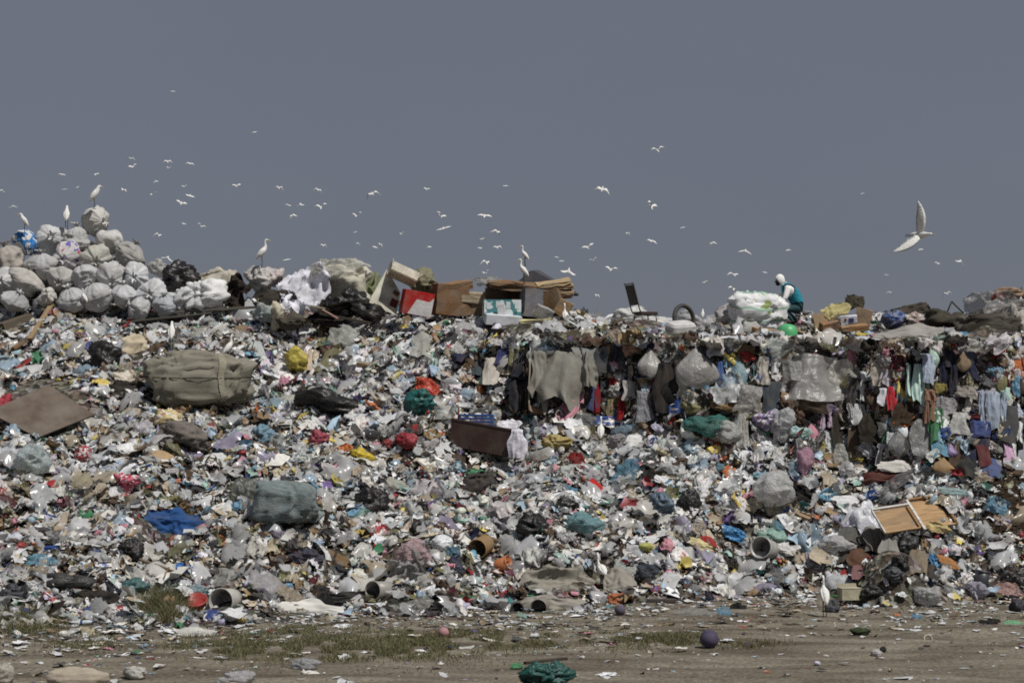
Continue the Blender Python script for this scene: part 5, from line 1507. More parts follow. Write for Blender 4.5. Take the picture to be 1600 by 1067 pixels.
slab('cardboard', 1349, 496, 47.6, 24, 26, 0.2, (160, 130, 98), (0, 12, -14), 'card', 'pale cardboard box right of the white printed box', 'carton')
slab('cardboard', 1335, 513, 47.0, 44, 8, 0.3, (156, 114, 70), (12, -3, 3), 'card', 'flat brown cardboard below the white printed box', 'cardboard')
sheet_item('rag', 1338, 474, 34, 24, (62, 58, 46), 'cloth', 'dark olive rag behind the yellowish wrapping paper', 'cloth', Y=49, face=1.0)
sheet_item('wrapper', 1345, 523, 22, 6, (210, 186, 40), 'bag', 'yellow wrapper below the flat brown cardboard', 'wrapper', Y=46.2)

# bottles and shoes that stand out on the ground
def bottle_parts(seed):
    V, Fc = lathe([(0, 0), (0.042, 0), (0.046, 0.012), (0.046, 0.10), (0.042, 0.115), (0.046, 0.13), (0.045, 0.20), (0.028, 0.255), (0.015, 0.275), (0.015, 0.285)], 14)
    if seed % 3 == 1:
        V[:, 1] *= 0.55
    if seed % 3 == 2:
        V[:, 0] += 0.05 * np.sin(V[:, 2] * 11); V[:, 1] *= 0.8
    return mesh('plastic_bottle', V, Fc, M['pet'], True)


BOT = [bottle_parts(i) for i in range(3)]
CAP = mesh('cap', *lathe([(0.018, 0.278), (0.018, 0.305), (0, 0.306)], 10), M['hard'], True)
BAND = mesh('label_band', *lathe([(0.0465, 0.045), (0.0478, 0.046), (0.0478, 0.095), (0.0465, 0.096)], 14), M['paper'], True)


def bottle(px, py, length, col, ang, label, capc='blue', band=None, group=None, v=0, Y=None, mtl=None):
    Y = Y or hit(px, py) - 0.16
    if not group:
        AVOID.append((px, py, length, 14))
    s = S(Y)
    k = length / s / 0.305
    p = at(px, py, Y)
    d = Vector((math.cos(R(ang)), 0.35 * math.sin(R(ang * 3)), math.sin(R(ang)))).normalized()
    rot = d.to_track_quat('Z', 'Y').to_matrix()
    o = new('plastic_bottle', BOT[v], matrix=trs(p - d * length / s / 2, rot, k), color=pal(col))
    if mtl:
        o.material_slots[0].link = 'OBJECT'; o.material_slots[0].material = M[mtl]
    new('cap', CAP, o, color=pal(capc))
    if band and v == 0:
        new('label_band', BAND, o, color=pal(band))
    return tag(o, label, 'bottle', group)


bottle(248, 964, 46, (196, 208, 206), 4, 'large white and green bottle lying at the lower left foot', 'red', 'green', mtl='hard', Y=None)
bottle(134, 972, 24, (196, 208, 214), 5, 'small white and blue bottle lying at the lower left foot', 'blue', 'blue', mtl='hard')
bottle(728, 935, 34, (32, 92, 56), 176, 'dark green bottle with a white cap at the foot of the heap', 'white', None, mtl='hard')
bottle(1450, 931, 22, (40, 140, 66), 178, 'bright green bottle in the pale clear bag', 'dark grey', None)
bottle(1304, 931, 16, (60, 130, 70), 170, 'green bottle lying left of the beige box', 'green', None)
for px, py, w, h, c, nm, lab in [(1370, 1020, 18, 11, (206, 200, 198), 'shoe', 'white shoe lying on the bare earth at the right'), (1380, 1014, 10, 9, (44, 46, 44), 'shoe_sole', 'dark clod beside the white shoe on the right earth'),
                                 (1277, 1036, 10, 7, (196, 190, 214), 'cup', 'small lilac cup on the earth at the bottom right of centre'), (1450, 998, 13, 11, (150, 140, 120), 'ring', 'small grey ring on the right earth')]:
    if nm == 'ring':
        V, Fc = lathe([(0.06, -0.02), (0.085, -0.02), (0.09, 0.0), (0.085, 0.02), (0.06, 0.02), (0.055, 0), (0.06, -0.02)], 18)
        o = new('ring', mesh('ring', V, Fc, M['hard'], True), loc=surf(px, py, .02), rot=(R(60), 0.2, 0), color=srgb(*c)); tag(o, lab, 'ring')
    else:
        blob_item(nm, px, py, w, h, c, 'hard' if nm == 'cup' else 'bag', lab, nm.replace('_', ' ') if nm != 'shoe_sole' else 'clod', big=0.15, fold=0.1)

# ------------------------------------------------------------------ the crouching person
def build_person():
    J = {}
    names, pos, rad, edges = [], [], [], []

    def j(nm, p, r, par=None):
        J[nm] = len(names); names.append(nm); pos.append(p); rad.append(r)
        if par:
            edges.append((J[par], J[nm]))
    j('pelvis', (0.16, 0.0, 0.46), (0.20, 0.165))
    j('belly', (0.08, 0.0, 0.62), (0.200, 0.165), 'pelvis')
    j('chest', (-0.04, 0.0, 0.80), (0.205, 0.170), 'belly')
    j('upper', (-0.15, 0.0, 0.925), (0.165, 0.13), 'chest')
    j('neck', (-0.25, 0.0, 1.02), (0.060, 0.060), 'upper')
    j('skull', (-0.34, 0.0, 1.115), (0.085, 0.080), 'neck')
    j('crown', (-0.385, 0.0, 1.20), (0.080, 0.075), 'skull')
    for s_, k in ((-1, 'n'), (1, 'f')):
        sh = -0.20 if s_ < 0 else 0.20
        j('shoulder' + k, (-0.17, sh, 0.89), (0.092, 0.092), 'upper')
        j('elbow' + k, (-0.27 - 0.03 * s_, sh * 1.35, 0.66), (0.070, 0.070), 'shoulder' + k)
        j('wrist' + k, (-0.41 - 0.03 * s_, sh * 1.0, 0.535), (0.044, 0.042), 'elbow' + k)
        j('palm' + k, (-0.475 - 0.03 * s_, sh * 0.95, 0.485), (0.036, 0.024), 'wrist' + k)
        for f in range(4):
            yy = sh * 0.95 + (f - 1.5) * 0.021
            L = (0.040, 0.046, 0.043, 0.034)[f]
            bx = -0.50 - 0.03 * s_
            j('f%da%s' % (f, k), (bx, yy, 0.462), (0.010, 0.010), 'palm' + k)
            j('f%db%s' % (f, k), (bx - L * 0.7, yy, 0.462 - L * 0.6), (0.009, 0.009), 'f%da%s' % (f, k))
            j('f%dc%s' % (f, k), (bx - L * 0.8, yy, 0.462 - L * 1.6), (0.008, 0.008), 'f%db%s' % (f, k))
        j('ta' + k, (-0.455 - 0.03 * s_, sh * 0.95 - s_ * 0.045, 0.475), (0.012, 0.012), 'palm' + k)
        j('tb' + k, (-0.50 - 0.03 * s_, sh * 0.95 - s_ * 0.06, 0.44), (0.010, 0.010), 'ta' + k)
        j('hip' + k, (0.13, s_ * 0.10, 0.42), (0.130, 0.130), 'pelvis')
        j('knee' + k, (-0.22 + 0.06 * s_, s_ * 0.19, 0.36), (0.072, 0.070), 'hip' + k)
        j('ankle' + k, (0.04 + 0.08 * s_, s_ * 0.16, 0.075), (0.045, 0.043), 'knee' + k)
        j('toe' + k, (-0.13 + 0.08 * s_, s_ * 0.18, 0.035), (0.040, 0.032), 'ankle' + k)
    me = bpy.data.meshes.new('person')
    me.from_pydata(pos, edges, [])
    ob = bpy.data.objects.new('person_rig', me)
    C.objects.link(ob)
    sk = ob.modifiers.new('skin', 'SKIN')
    sk.use_smooth_shade = True
    lay = me.skin_vertices[0].data if len(me.skin_vertices) else None
    if lay is None:
        bpy.context.view_layer.objects.active = ob
        ob.select_set(True)
        bpy.ops.mesh.customdata_skin_add()
        lay = me.skin_vertices[0].data
    for i, r in enumerate(rad):
        lay[i].radius = r
        lay[i].use_root = (i == 0)
    sb = ob.modifiers.new('sub', 'SUBSURF'); sb.levels = 2; sb.render_levels = 2
    dg = bpy.context.evaluated_depsgraph_get()
    ev = ob.evaluated_get(dg)
    out = bpy.data.meshes.new_from_object(ev)
    bpy.data.objects.remove(ob)
    P = np.array(pos)
    co = np.array([v.co[:] for v in out.vertices])
    # material by nearest bone
    mats = ['vest', 'hood', 'skin', 'trouser', 'boot']

    def cls(a, b):
        n = names[b]
        if n.startswith(('belly', 'chest', 'upper', 'shoulder')):
            return 0
        if n.startswith(('shoulder', 'elbow', 'wrist')):
            return 1
        if n.startswith(('neck', 'skull', 'crown', 'palm', 'f', 't')) and not n.startswith('toe'):
            return 2
        if n.startswith('toe'):
            return 4
        return 3
    best = np.full(len(out.polygons), 1e9); idx = np.zeros(len(out.polygons), int)
    cen = np.array([p.center[:] for p in out.polygons])
    for a, b in edges:
        A, Bp = P[a], P[b]
        t = np.clip(((cen - A) @ (Bp - A)) / max(1e-9, (Bp - A) @ (Bp - A)), 0, 1)
        d = np.linalg.norm(cen - (A + t[:, None] * (Bp - A)), axis=1) - 0.4 * (rad[a][0] * (1 - t) + rad[b][0] * t)
        w = d < best
        c_ = np.full(len(d), cls(a, b))
        if names[b].startswith('shoulder'):
            c_ = np.where(t < .8, 0, 1)
        best[w] = d[w]; idx[w] = c_[w]
    out.materials.clear()
    for m_ in mats:
        out.materials.append(M[m_])
    out.polygons.foreach_set('material_index', idx.astype(np.int32))
    out.polygons.foreach_set('use_smooth', np.ones(len(out.polygons), bool))
    out.update()
    return out


pm = build_person()
pp = at(1240, 514, 48.9)
pp.z = float(H(pp.x, pp.y)) + 0.02
person = new('person', pm, loc=pp)
tag(person, 'crouching person in white hood and teal vest sorting beside the huge white sack', 'person', None, 'the person', (1237, 468))
# hood: shell round the head with an opening for the face towards -x
D, th, t, Fc = uv_sphere(28, 20)
hc = np.array((-0.345, 0, 1.135))
Vh = D * np.array((0.126, 0.118, 0.150)) + np.array((0.03, 0, 0)) * np.clip(-D[:, 2:3], 0, 1)
ax = np.array((-0.86, 0, -0.50))
cosf = (D @ (ax / np.linalg.norm(ax)))
keep = [f for f in Fc if np.mean([cosf[i] for i in f]) < 0.50]
Vh = Vh + 0.006 * (n3(D * 4)[:, None] - 0.5) * D
new('hood', mesh('hood', Vh + hc, keep, M['hood'], True), person)
for pth, rr in [([(-0.26, 0, 1.04), (-0.22, 0, 0.98)], [0.095, 0.105])]:
    V, F2 = tube(pth, rr, 14); new('hood_collar', mesh('hood_collar', V, F2, M['hood'], True), person)
V, F2 = tube([(-0.43, 0, 1.105), (-0.468, 0, 1.085), (-0.462, 0, 1.068)], [0.016, 0.018, 0.012], 8)
new('nose', mesh('nose', V, F2, M['skin'], True), person)
D2, _, _, F3 = uv_sphere(10, 6)
for y in (-0.032, 0.032):
    new('eye', mesh('eye', D2 * 0.011 + np.array((-0.446, y, 1.118)), F3, M['eye'], True), person)
D3, _, _, F4 = uv_sphere(18, 10)
new('face_mask', mesh('face_mask', D3 * np.array((0.060, 0.070, 0.060)) + np.array((-0.395, 0, 1.045)), F4, M['dark_face'], True), person)  # near-black ellipsoid over the lower face
# vest: the torso faces of the body, pushed outwards
tor = [p for p in pm.polygons if p.material_index == 0]
vi = sorted({i for p in tor for i in p.vertices}); mp_ = {v: k for k, v in enumerate(vi)}
V = [pm.vertices[i].co + pm.vertices[i].normal * (0.028 + 0.012 * math.sin(9 * pm.vertices[i].co.z + 4 * pm.vertices[i].co.x)) for i in vi]
vest = new('vest', mesh('vest', V, [tuple(mp_[i] for i in p.vertices) for p in tor], M['vest'], True), person)


# ------------------------------------------------------------------ egrets
def egret_meshes(pose):
    if pose == 'up':
        sp = [(-0.15, 0.19, .008), (-0.115, 0.235, .034), (-0.06, 0.30, .062), (-0.005, 0.365, .068), (0.035, 0.42, .050), (0.052, 0.46, .032), (0.050, 0.50, .022), (0.040, 0.54, .019), (0.042, 0.575, .020), (0.062, 0.602, .026), (0.090, 0.604, .020), (0.108, 0.598, .010)]
    elif pose == 'hunch':
        sp = [(-0.13, 0.17, .008), (-0.105, 0.22, .034), (-0.06, 0.29, .064), (-0.01, 0.36, .074), (0.03, 0.42, .062), (0.055, 0.465, .045), (0.062, 0.50, .036), (0.078, 0.525, .034), (0.108, 0.532, .026), (0.128, 0.526, .012)]
    elif pose == 'bend':
        sp = [(-0.17, 0.25, .008), (-0.13, 0.265, .034), (-0.06, 0.30, .060), (0.01, 0.335, .066), (0.07, 0.355, .045), (0.115, 0.38, .028), (0.14, 0.43, .020), (0.135, 0.48, .019), (0.14, 0.52, .020), (0.165, 0.54, .025), (0.195, 0.535, .018), (0.21, 0.53, .010)]
    else:                              # sitting low, neck up
        sp = [(-0.20, 0.05, .008), (-0.16, 0.07, .030), (-0.08, 0.10, .062), (0.0, 0.12, .070), (0.06, 0.15, .050), (0.085, 0.19, .030), (0.085, 0.24, .021), (0.07, 0.29, .019), (0.07, 0.325, .021), (0.09, 0.352, .026), (0.118, 0.350, .019), (0.135, 0.344, .010)]
    P = [(x, 0, z) for x, z, r in sp]
    V, Fc = tube(P, [r for _, _, r in sp], 14, sx=0.80)
    body = mesh('egret', V, Fc, M['feather'], True)
    h = sp[-1]
    V, Fc = tube([(h[0] - .006, 0, h[1]), (h[0] + 0.03, 0, h[1] - .006), (h[0] + 0.068, 0, h[1] - .018)], [.0095, .007, .0015], 8)
    beak = mesh('beak', V, Fc, M['beak'], True)
    parts = [('beak', beak)]
    b0, b1, b2, b3 = sp[0], sp[2], sp[3], sp[4]
    for s in (-1, 1):
        y = s * 0.045
        V, Fc = tube([(b3[0], y * .8, b3[1] + .005), (b2[0], y * 1.05, b2[1]), (b1[0], y, b1[1] - .01), (b0[0] + .01, y * .35, b0[1] + .005)], [.018, .046, .042, .006], 12, sx=0.42)
        parts.append(('wing', mesh('wing', V, Fc, M['feather'], True)))
        hd = sp[-3]
        D, _, _, F_ = uv_sphere(8, 6)
        parts.append(('eye', mesh('eye', D * .005 + np.array((hd[0] + .012, s * .019, hd[1] + .006)), F_, M['eye'], True)))
        if pose != 'sit':
            x0 = b1[0] + .03
            V, Fc = tube([(x0, s * .022, b1[1] - .02), (x0 + .012, s * .024, .13), (x0 - .004, s * .024, .012)], [.012, .0075, .007], 7)
            toes = [tube([(x0 - .004, s * .024, .012), (x0 + .055, s * .024 + q, .004)], [.006, .003], 5) for q in (-.02, 0, .02)]
            toes.append(tube([(x0 - .004, s * .024, .012), (x0 - .04, s * .024, .004)], [.006, .003], 5))
            V, Fc = join((V, Fc), *toes)
            parts.append(('leg', mesh('leg', V, Fc, M['leg'], True)))
    return body, parts, max(z + r for _, z, r in sp)


EG = {p: egret_meshes(p) for p in ('up', 'hunch', 'bend', 'sit')}


def egret(px, pyf, hpx, face, pose, label, Y=None, on=True):
    Y = Y or hit(px, pyf) - 0.03
    body, parts, ht = EG[pose]
    k = hpx / S(Y) / ht
    o = new('egret', body, loc=at(px, pyf, Y), rot=(0, 0, R(face)), scale=k)
    for nm, me in parts:
        new(nm, me, o)
    return tag(o, label, 'egret', 'white egrets standing on the heap', None)


for a in [
    (37, 364, 31, 200, 'hunch', 'egret facing left on the blue printed sack, leftmost of the birds on the pile', 51.6),
    (104, 358, 38, 98, 'hunch', 'egret seen from behind on the pile between the leftmost egret and the highest one', 51.9),
    (149, 327, 38, 12, 'hunch', 'egret facing right on the topmost sack of the pile', 51.95),
    (411, 419, 46, 8, 'up', 'tall upright egret facing right on the ridge above the white cloth heap', 51.3),
    (819, 416, 33, 165, 'up', 'upper egret of the two above the cardboard stack', 50.5),
    (817, 444, 40, 168, 'up', 'lower egret of the two on the cardboard stack', 49.5),
    (131, 482, 32, 150, 'up', 'egret standing in front of the bottom row of sacks', 50.0),
    (268, 545, 44, 95, 'hunch', 'egret seen from behind above the left end of the large olive bale', None),
    (358, 568, 46, 35, 'up', 'egret standing above the right end of the large olive bale', None),
    (883, 517, 44, 100, 'up', 'egret standing at the right end of the cardboard stack', 48.4),
    (1098, 504, 22, 80, 'hunch', 'egret half hidden behind the white tub on the ridge', 48.3),
    (939, 700, 50, 85, 'up', 'egret stretching its neck on the slope under the blue quilt', None),
    (1074, 692, 38, 178, 'sit', 'egret sitting on the slope below the olive sack, facing left', None),
    (940, 922, 58, 110, 'bend', 'egret standing on the grey sacking at the foot of the heap', None),
    (1288, 963, 64, 96, 'up', 'near egret standing on the bare earth left of the beige box', None)]:
    egret(*a[:6], Y=a[6])


# ------------------------------------------------------------------ birds in flight
def wing_mesh(up, bend, seed):
    """wing of span 0.45 along +y, chord along x, rising by `up` and drooping at the tip by `bend`"""
    n, V, Fc = 9, [], []
    for i in range(n):
        f = i / (n - 1)
        ch = 0.150 * (0.68 + 0.5 * math.sin(math.pi * f * 0.92)) * (1 - f ** 2.6) ** 0.8 + 0.005
        y = 0.45 * f
        z = up * math.sin(min(1, f * 1.6) * math.pi / 2) * 0.25 - bend * max(0, f - 0.42) ** 1.3 * 0.75
        x0 = 0.045 * math.sin(f * 2.6) - 0.055 * f ** 2
        for c, tk in ((0.5, 0.0), (0.25, 0.012), (-0.1, 0.010), (-0.5, 0.0), (-0.1, -0.004), (0.25, -0.006)):
            V.append((x0 + c * ch, y, z + tk * (1 - 0.7 * f)))
    for i in range(n - 1):
        for k in range(6):
            a = i * 6 + k; b = i * 6 + (k + 1) % 6
            Fc.append((a, b, b + 6, a + 6))
    Fc.append(tuple(range(5, -1, -1))); Fc.append(tuple((n - 1) * 6 + k for k in range(6)))
    V = np.array(V)
    Vm = V.copy(); Vm[:, 1] *= -1
    return mesh('wing', V, Fc, M['feather'], True), mesh('wing', Vm, [tuple(reversed(f)) for f in Fc], M['feather'], True)


V, Fc = tube([(-0.24, 0, 0.0), (-0.18, 0, 0.005), (-0.08, 0, 0.0), (0.02, 0, 0.0), (0.10, 0, 0.01), (0.15, 0, 0.02), (0.19, 0, 0.022), (0.22, 0, 0.02), (0.235, 0, 0.018)],
             [.014, .034, .052, .055, .040, .024, .026, .020, .008], 10)
FB = mesh('flying_egret', V, Fc, M['feather'], True)
V, Fc = tube([(0.23, 0, 0.018), (0.265, 0, 0.014), (0.30, 0, 0.008)], [.009, .006, .001], 6)
FBK = mesh('beak', V, Fc, M['beak'], True)
V, Fc = join(tube([(-0.20, .015, -.01), (-0.36, .015, -.02)], [.008, .005], 5), tube([(-0.20, -.015, -.01), (-0.36, -.015, -.02)], [.008, .005], 5))
FLG = mesh('legs', V, Fc, M['leg'], True)
WG = [wing_mesh(0.9, 0.2, 0), wing_mesh(0.35, 0.6, 1), wing_mesh(0.1, 0.1, 2), wing_mesh(0.5, 1.3, 3), wing_mesh(-0.5, 0.2, 4)]
FLY = [(270, 143, 8), (205, 248, 12), (208, 261, 15), (262, 253, 14), (263, 263, 6), (297, 256, 14), (97, 273, 12), (150, 273, 12), (101, 296, 10), (121, 293, 5), (192, 297, 13), (243, 283, 8), (237, 304, 19),
       (288, 292, 9), (297, 306, 14), (283, 318, 17), (3, 297, 11), (20, 322, 13), (248, 368, 14), (287, 350, 8), (314, 354, 14), (262, 402, 20), (369, 291, 14), (436, 294, 14), (497, 297, 15), (451, 321, 11),
       (469, 319, 13), (457, 337, 13), (502, 325, 20), (505, 384, 12), (448, 406, 14), (582, 303, 23), (667, 296, 10), (790, 291, 9), (557, 338, 19), (555, 363, 7), (594, 382, 10), (586, 386, 5), (688, 338, 20),
       (693, 357, 23), (757, 338, 22), (776, 362, 17), (753, 374, 12), (750, 388, 6), (777, 387, 15), (760, 411, 18), (759, 427, 14), (628, 366, 9), (671, 386, 9), (1028, 236, 20), (941, 296, 25), (1017, 324, 25),
       (1067, 356, 9), (1018, 377, 18), (980, 365, 9), (918, 387, 20), (870, 402, 7), (877, 408, 9), (889, 423, 24), (927, 407, 13), (955, 422, 20), (932, 462, 10), (1113, 380, 12), (1165, 392, 20), (1231, 391, 9),
       (1147, 430, 22), (1195, 426, 8), (1145, 452, 18), (1101, 441, 10), (1438, 390, 9), (1465, 412, 10), (1501, 408, 17), (1385, 430, 9), (1480, 459, 15), (1390, 457, 10), (1347, 303, 6), (398, 207, 6), (560, 380, 8)]


def fly_label(i):
    px, py, w = FLY[i]
    col = 'far left' if px < 130 else 'left' if px < 420 else 'left of centre' if px < 640 else 'centre' if px < 960 else 'right of centre' if px < 1200 else 'right'
    return px, py, w, col


birds = []
for i, (px, py, w) in enumerate(FLY):
    w = w * 1.05
    Y = min(max(2700 / w, 90), 200) * rng.uniform(0.95, 1.05)
    k_ = min(1.25, max(0.6, w * Y / F / 0.90))
    away = 1 if rng.random() < .5 else -1
    o = new('flying_egret', FB, loc=at(px, py, Y), rot=(rng.uniform(-.5, .5), -away * rng.uniform(.25, .85), math.pi / 2 * away + rng.uniform(-.6, .6)), scale=k_)
    a, b = WG[int(rng.integers(0, 5))]
    new('wing', a, o, loc=(0.03, 0.02, 0.02), scale=(1.35, 1, 1)); new('wing', b, o, loc=(0.03, -0.02, 0.02), scale=(1.35, 1, 1))
    birds.append((px, py, w, o))
SKYREF = [(149, 300, 'the highest egret on the sack pile'), (37, 350, 'the leftmost standing egret'), (203, 390, 'the right flank of the sack pile'), (283, 425, 'the tall black bag'), (411, 395, 'the tall upright egret'),
          (535, 415, 'the big off-white bundle'), (625, 425, 'the tipped carton tray'), (705, 440, 'the brown carton'), (819, 390, 'the two egrets on the cardboard stack'), (985, 445, 'the chair back'), (1068, 475, 'the tyre'),
          (1180, 460, 'the huge white sack'), (1213, 432, "the person's hood"), (1434, 355, 'the big flying egret'), (1330, 475, 'the cardboard on the right ridge'), (1550, 465, 'the grey plastic wrap on the right ridge')]
taken = set()
for px, py, w, o in birds:
    size = 'tiny' if w < 9 else 'small' if w < 15 else 'wide-winged'
    cands = sorted(SKYREF, key=lambda q: abs(q[0] - px) + 0.35 * abs(q[1] - py))
    done = False
    for ref in cands[:6]:
        dx, dy = px - ref[0], ref[1] - py
        ht = 'just above' if dy < 40 else 'above' if dy < 90 else 'high above' if dy < 150 else 'very high above'
        if dy < -8:
            ht = 'below'
        sid = '' if abs(dx) < 14 else (' and a little left of' if dx > -45 else ' and left of' if dx > -100 else ' and far left of') if dx < 0 else (' and a little right of' if dx < 45 else ' and right of' if dx < 100 else ' and far right of')
        lab = f'{size} white bird flying {ht}{sid} {ref[2]}'
        if lab not in taken and len(lab.split()) <= 16:
            taken.add(lab); done = True
            break
    if not done:
        nb = sorted((q for q in birds if q[3] is not o), key=lambda q: (q[0] - px) ** 2 + (q[1] - py) ** 2)[0]
        pos = ('above' if nb[1] > py + 4 else 'below' if nb[1] < py - 4 else 'beside')
        lab = f'{size} white bird flying {pos} its nearest fellow, by {cands[0][2]}'
        taken.add(lab)
    tag(o, lab, 'bird', 'small white birds flying over the heap')
# the big one: near, wings spread, banking to the right
def frame3(xa, ya):
    """rotation whose x axis is xa and whose y axis is as close to ya as it can be"""
    xa = Vector(xa).normalized(); ya = Vector(ya); ya = (ya - xa * ya.dot(xa)).normalized()
    return Matrix((xa, ya, xa.cross(ya))).transposed()


bpos = at(1440, 367, 33)
brot = frame3((0.62, -0.78, -0.06), (0.3, 0.2, 0.9))
bb = new('flying_egret', FB.copy(), matrix=trs(bpos, brot, 1.05))
a, b = wing_mesh(0.35, -0.05, 9)
inv = trs(bpos, brot, 1.05).inverted()
ya = Vector((0.10, 0.05, 1.0)).normalized()
xa = Vector((0.80, -0.60, 0.05)); xa = (xa - ya * xa.dot(ya)).normalized()
new('wing', a, bb, matrix=inv @ trs(bpos + Vector((-0.03, 0, 0.02)), Matrix((xa, ya, xa.cross(ya))).transposed(), (1.12, 1.25, 1)))
ya = Vector((0.76, -0.10, 0.64)).normalized()           # mirrored wing: its span runs along -y
xa = Vector((0.55, -0.50, -0.62)); xa = (xa - ya * xa.dot(ya)).normalized()
new('wing', b, bb, matrix=inv @ trs(bpos + Vector((-0.03, 0, -0.01)), Matrix((xa, ya, xa.cross(ya))).transposed(), (1.12, 1.22, 1)))
new('beak', FBK, bb); new('legs', FLG, bb)
tag(bb, 'big white egret flying near with spread wings at the upper right', 'bird', None)

# ------------------------------------------------------------------ loose litter, piece by piece
AVOID += [(1008, 480, 70, 80), (1063, 517, 56, 40), (1231, 516, 36, 30), (72, 640, 150, 100), (757, 680, 110, 60), (806, 680, 40, 60), (1425, 803, 130, 50), (1196, 857, 46, 40), (753, 853, 46, 34), (354, 938, 46, 40),
          (596, 922, 40, 36), (1327, 927, 40, 34), (1108, 999, 34, 34), (605, 457, 60, 70), (651, 474, 60, 50), (705, 468, 70, 56), (810, 475, 170, 90), (1310, 500, 90, 50), (1237, 470, 50, 80), (1288, 935, 30, 70),
          (939, 680, 24, 50), (1074, 676, 50, 40), (940, 895, 40, 60), (248, 964, 50, 20), (358, 546, 26, 50), (268, 522, 26, 50)]
AV = np.array([(a, b, max(c, 8), max(d, 8)) for a, b, c, d in AVOID])


def blocked(px, py, k=1.0, pad=0.0):
    px = np.atleast_1d(px); py = np.atleast_1d(py)
    out = np.zeros(len(px), bool)
    for a, b, c, d in AV:
        out |= ((px - a) / (c * .5 * k + pad)) ** 2 + ((py - b) / (d * .5 * k + pad * .7)) ** 2 < 1
    return out


LMX = np.array([(a, b) for a, b, _ in LANDMARKS], float)


def auto_label(px, py, words):
    d = np.hypot(LMX[:, 0] - px, (LMX[:, 1] - py) * 1.3)
    for i in np.argsort(d)[:14]:
        dx, dy = px - LMX[i, 0], py - LMX[i, 1]
        h = 'left' if dx < 0 else 'right'
        v = 'above' if dy < 0 else 'below'
        if abs(dx) > 2.2 * abs(dy):
            rel = h + ' of'
        elif abs(dy) > 1.4 * abs(dx):
            rel = v
        else:
            rel = ('up' if dy < 0 else 'down') + ' and ' + h + ' from'
        far = 'just ' if d[i] < 42 else '' if d[i] < 95 else 'well '
        lab = f'{words} {far}{rel} {LANDMARKS[i][2]}'
        if lab not in USED and len(lab.split()) <= 16:
            return lab
    return f'{words} far from {LANDMARKS[int(np.argmin(d))][2]}'


CN = list(PAL)
WT = {'clear grey': 22, 'silvery grey': 13, 'white': 13, 'off-white': 17, 'beige': 8, 'tan': 5, 'dark grey': 5, 'black': 4.5, 'brown': 5, 'pale blue': 4, 'sky blue': 2.2, 'blue': 2.2, 'navy blue': 2, 'red': 2.6, 'pink': 2.6,
      'orange': 1.4, 'yellow': 2.0, 'green': 1.8, 'teal': 1.6, 'purple': 1.3, 'mint green': 1.8, 'maroon': 1.4, 'olive': 1.6, 'lilac': 1.8}


def pick(names=None, boost=None):
    ns = names or CN
    w = np.array([WT.get(n, 1) * ((boost or {}).get(n, 1)) for n in ns]); w /= w.sum()
    return ns[int(rng.choice(len(ns), p=w))]


def jit(c, a=0.12):
    c = np.array(pal(c)) * rng.uniform(1 - a, 1 + a) * rng.uniform(1 - a * .4, 1 + a * .4, 3)
    return tuple(np.clip(c, 0.004, 0.85))


RIDGE_PY = lambda x: np.interp(x, [0, 400, 740, 800, 900, 1300, 1600], [505, 505, 505, 520, 525, 535, 530])
CL_T = lambda x: np.interp(x, [740, 800, 1000, 1200, 1300, 1600], [540, 545, 540, 548, 552, 552])
CL_B = lambda x: np.interp(x, [740, 800, 1000, 1150, 1220, 1300, 1600], [560, 640, 650, 670, 705, 725, 735])
FT = lambda x: np.interp(x, U, FOOT)


def sample(n, cliff=False, foot=6):
    PX, PY = [], []
    while len(PX) < n:
        px = rng.uniform(-10, 1610, n * 3); py = rng.uniform(495, 1000, n * 3)
        inc = (px > 745) & (py > CL_T(px) - 12) & (py < CL_B(px) - 8)
        ok = (py > RIDGE_PY(px)) & (py < FT(px) + foot) & ~blocked(px, py, 0.92, 5.0)
        ok &= inc if cliff else ~inc
        PX += list(px[ok]); PY += list(py[ok])
    PX, PY = np.array(PX[:n]), np.array(PY[:n])
    Y = hits(PX, PY)
    k = ~np.isnan(Y)
    return PX[k], PY[k], Y[k]


def setmat(o, m):
    o.material_slots[0].link = 'OBJECT'
    o.material_slots[0].material = M[m]


def oriented(px, py, Y, lift, tiltn):
    p = at(px, py, Y - lift)
    n = normal_at(p.x, p.y)
    n = n + 0.62 * tiltn * rng.normal(size=3) + np.array([0, 0.0, 0.12])
    return p, basis(n, rng.uniform(0, 6.28))


BLOBS = [blob_mesh('plastic_bag', 500 + i, M['bag'], nu=26, nv=16, fold=0.55, big=0.5, fine=0.4) for i in range(14)]
SHEETS = [sheet_mesh('plastic_sheet', 600 + i, M['film'], n=13, amp=0.45, curl=0.4) for i in range(14)]
PAPERS = [sheet_mesh('paper_sheet', 640 + i, M['paper'], n=8, amp=0.22, curl=0.9) for i in range(10)]
RAGS = [sheet_mesh('rag', 680 + i, M['cloth'], n=13, amp=0.5, curl=0.4) for i in range(12)]


def crushed_box(seed):
    rs = np.random.default_rng(seed)
    V, Fc = box(1.0, 0.62, 0.75, b=0.02)
    V = V + 0.10 * (n3(V * 1.3 + seed) - 0.5)[:, None] * np.array((1, 1, 1.6))
    fl = box(0.96, 0.012, 0.34); fv = rot_v(fl[0] + np.array((0, 0, 0.17)), 'X', -0.7 + rs.uniform(-.4, .4)) + np.array((0, -0.30, 0.36))
    f2 = box(0.012, 0.58, 0.34); f2v = rot_v(f2[0] + np.array((0, 0, 0.17)), 'Y', 0.7 + rs.uniform(-.5, .5)) + np.array((0.49, 0, 0.36))
    return mesh('carton', *join((V, Fc), (fv, fl[1]), (f2v, f2[1])), M['card'], False)


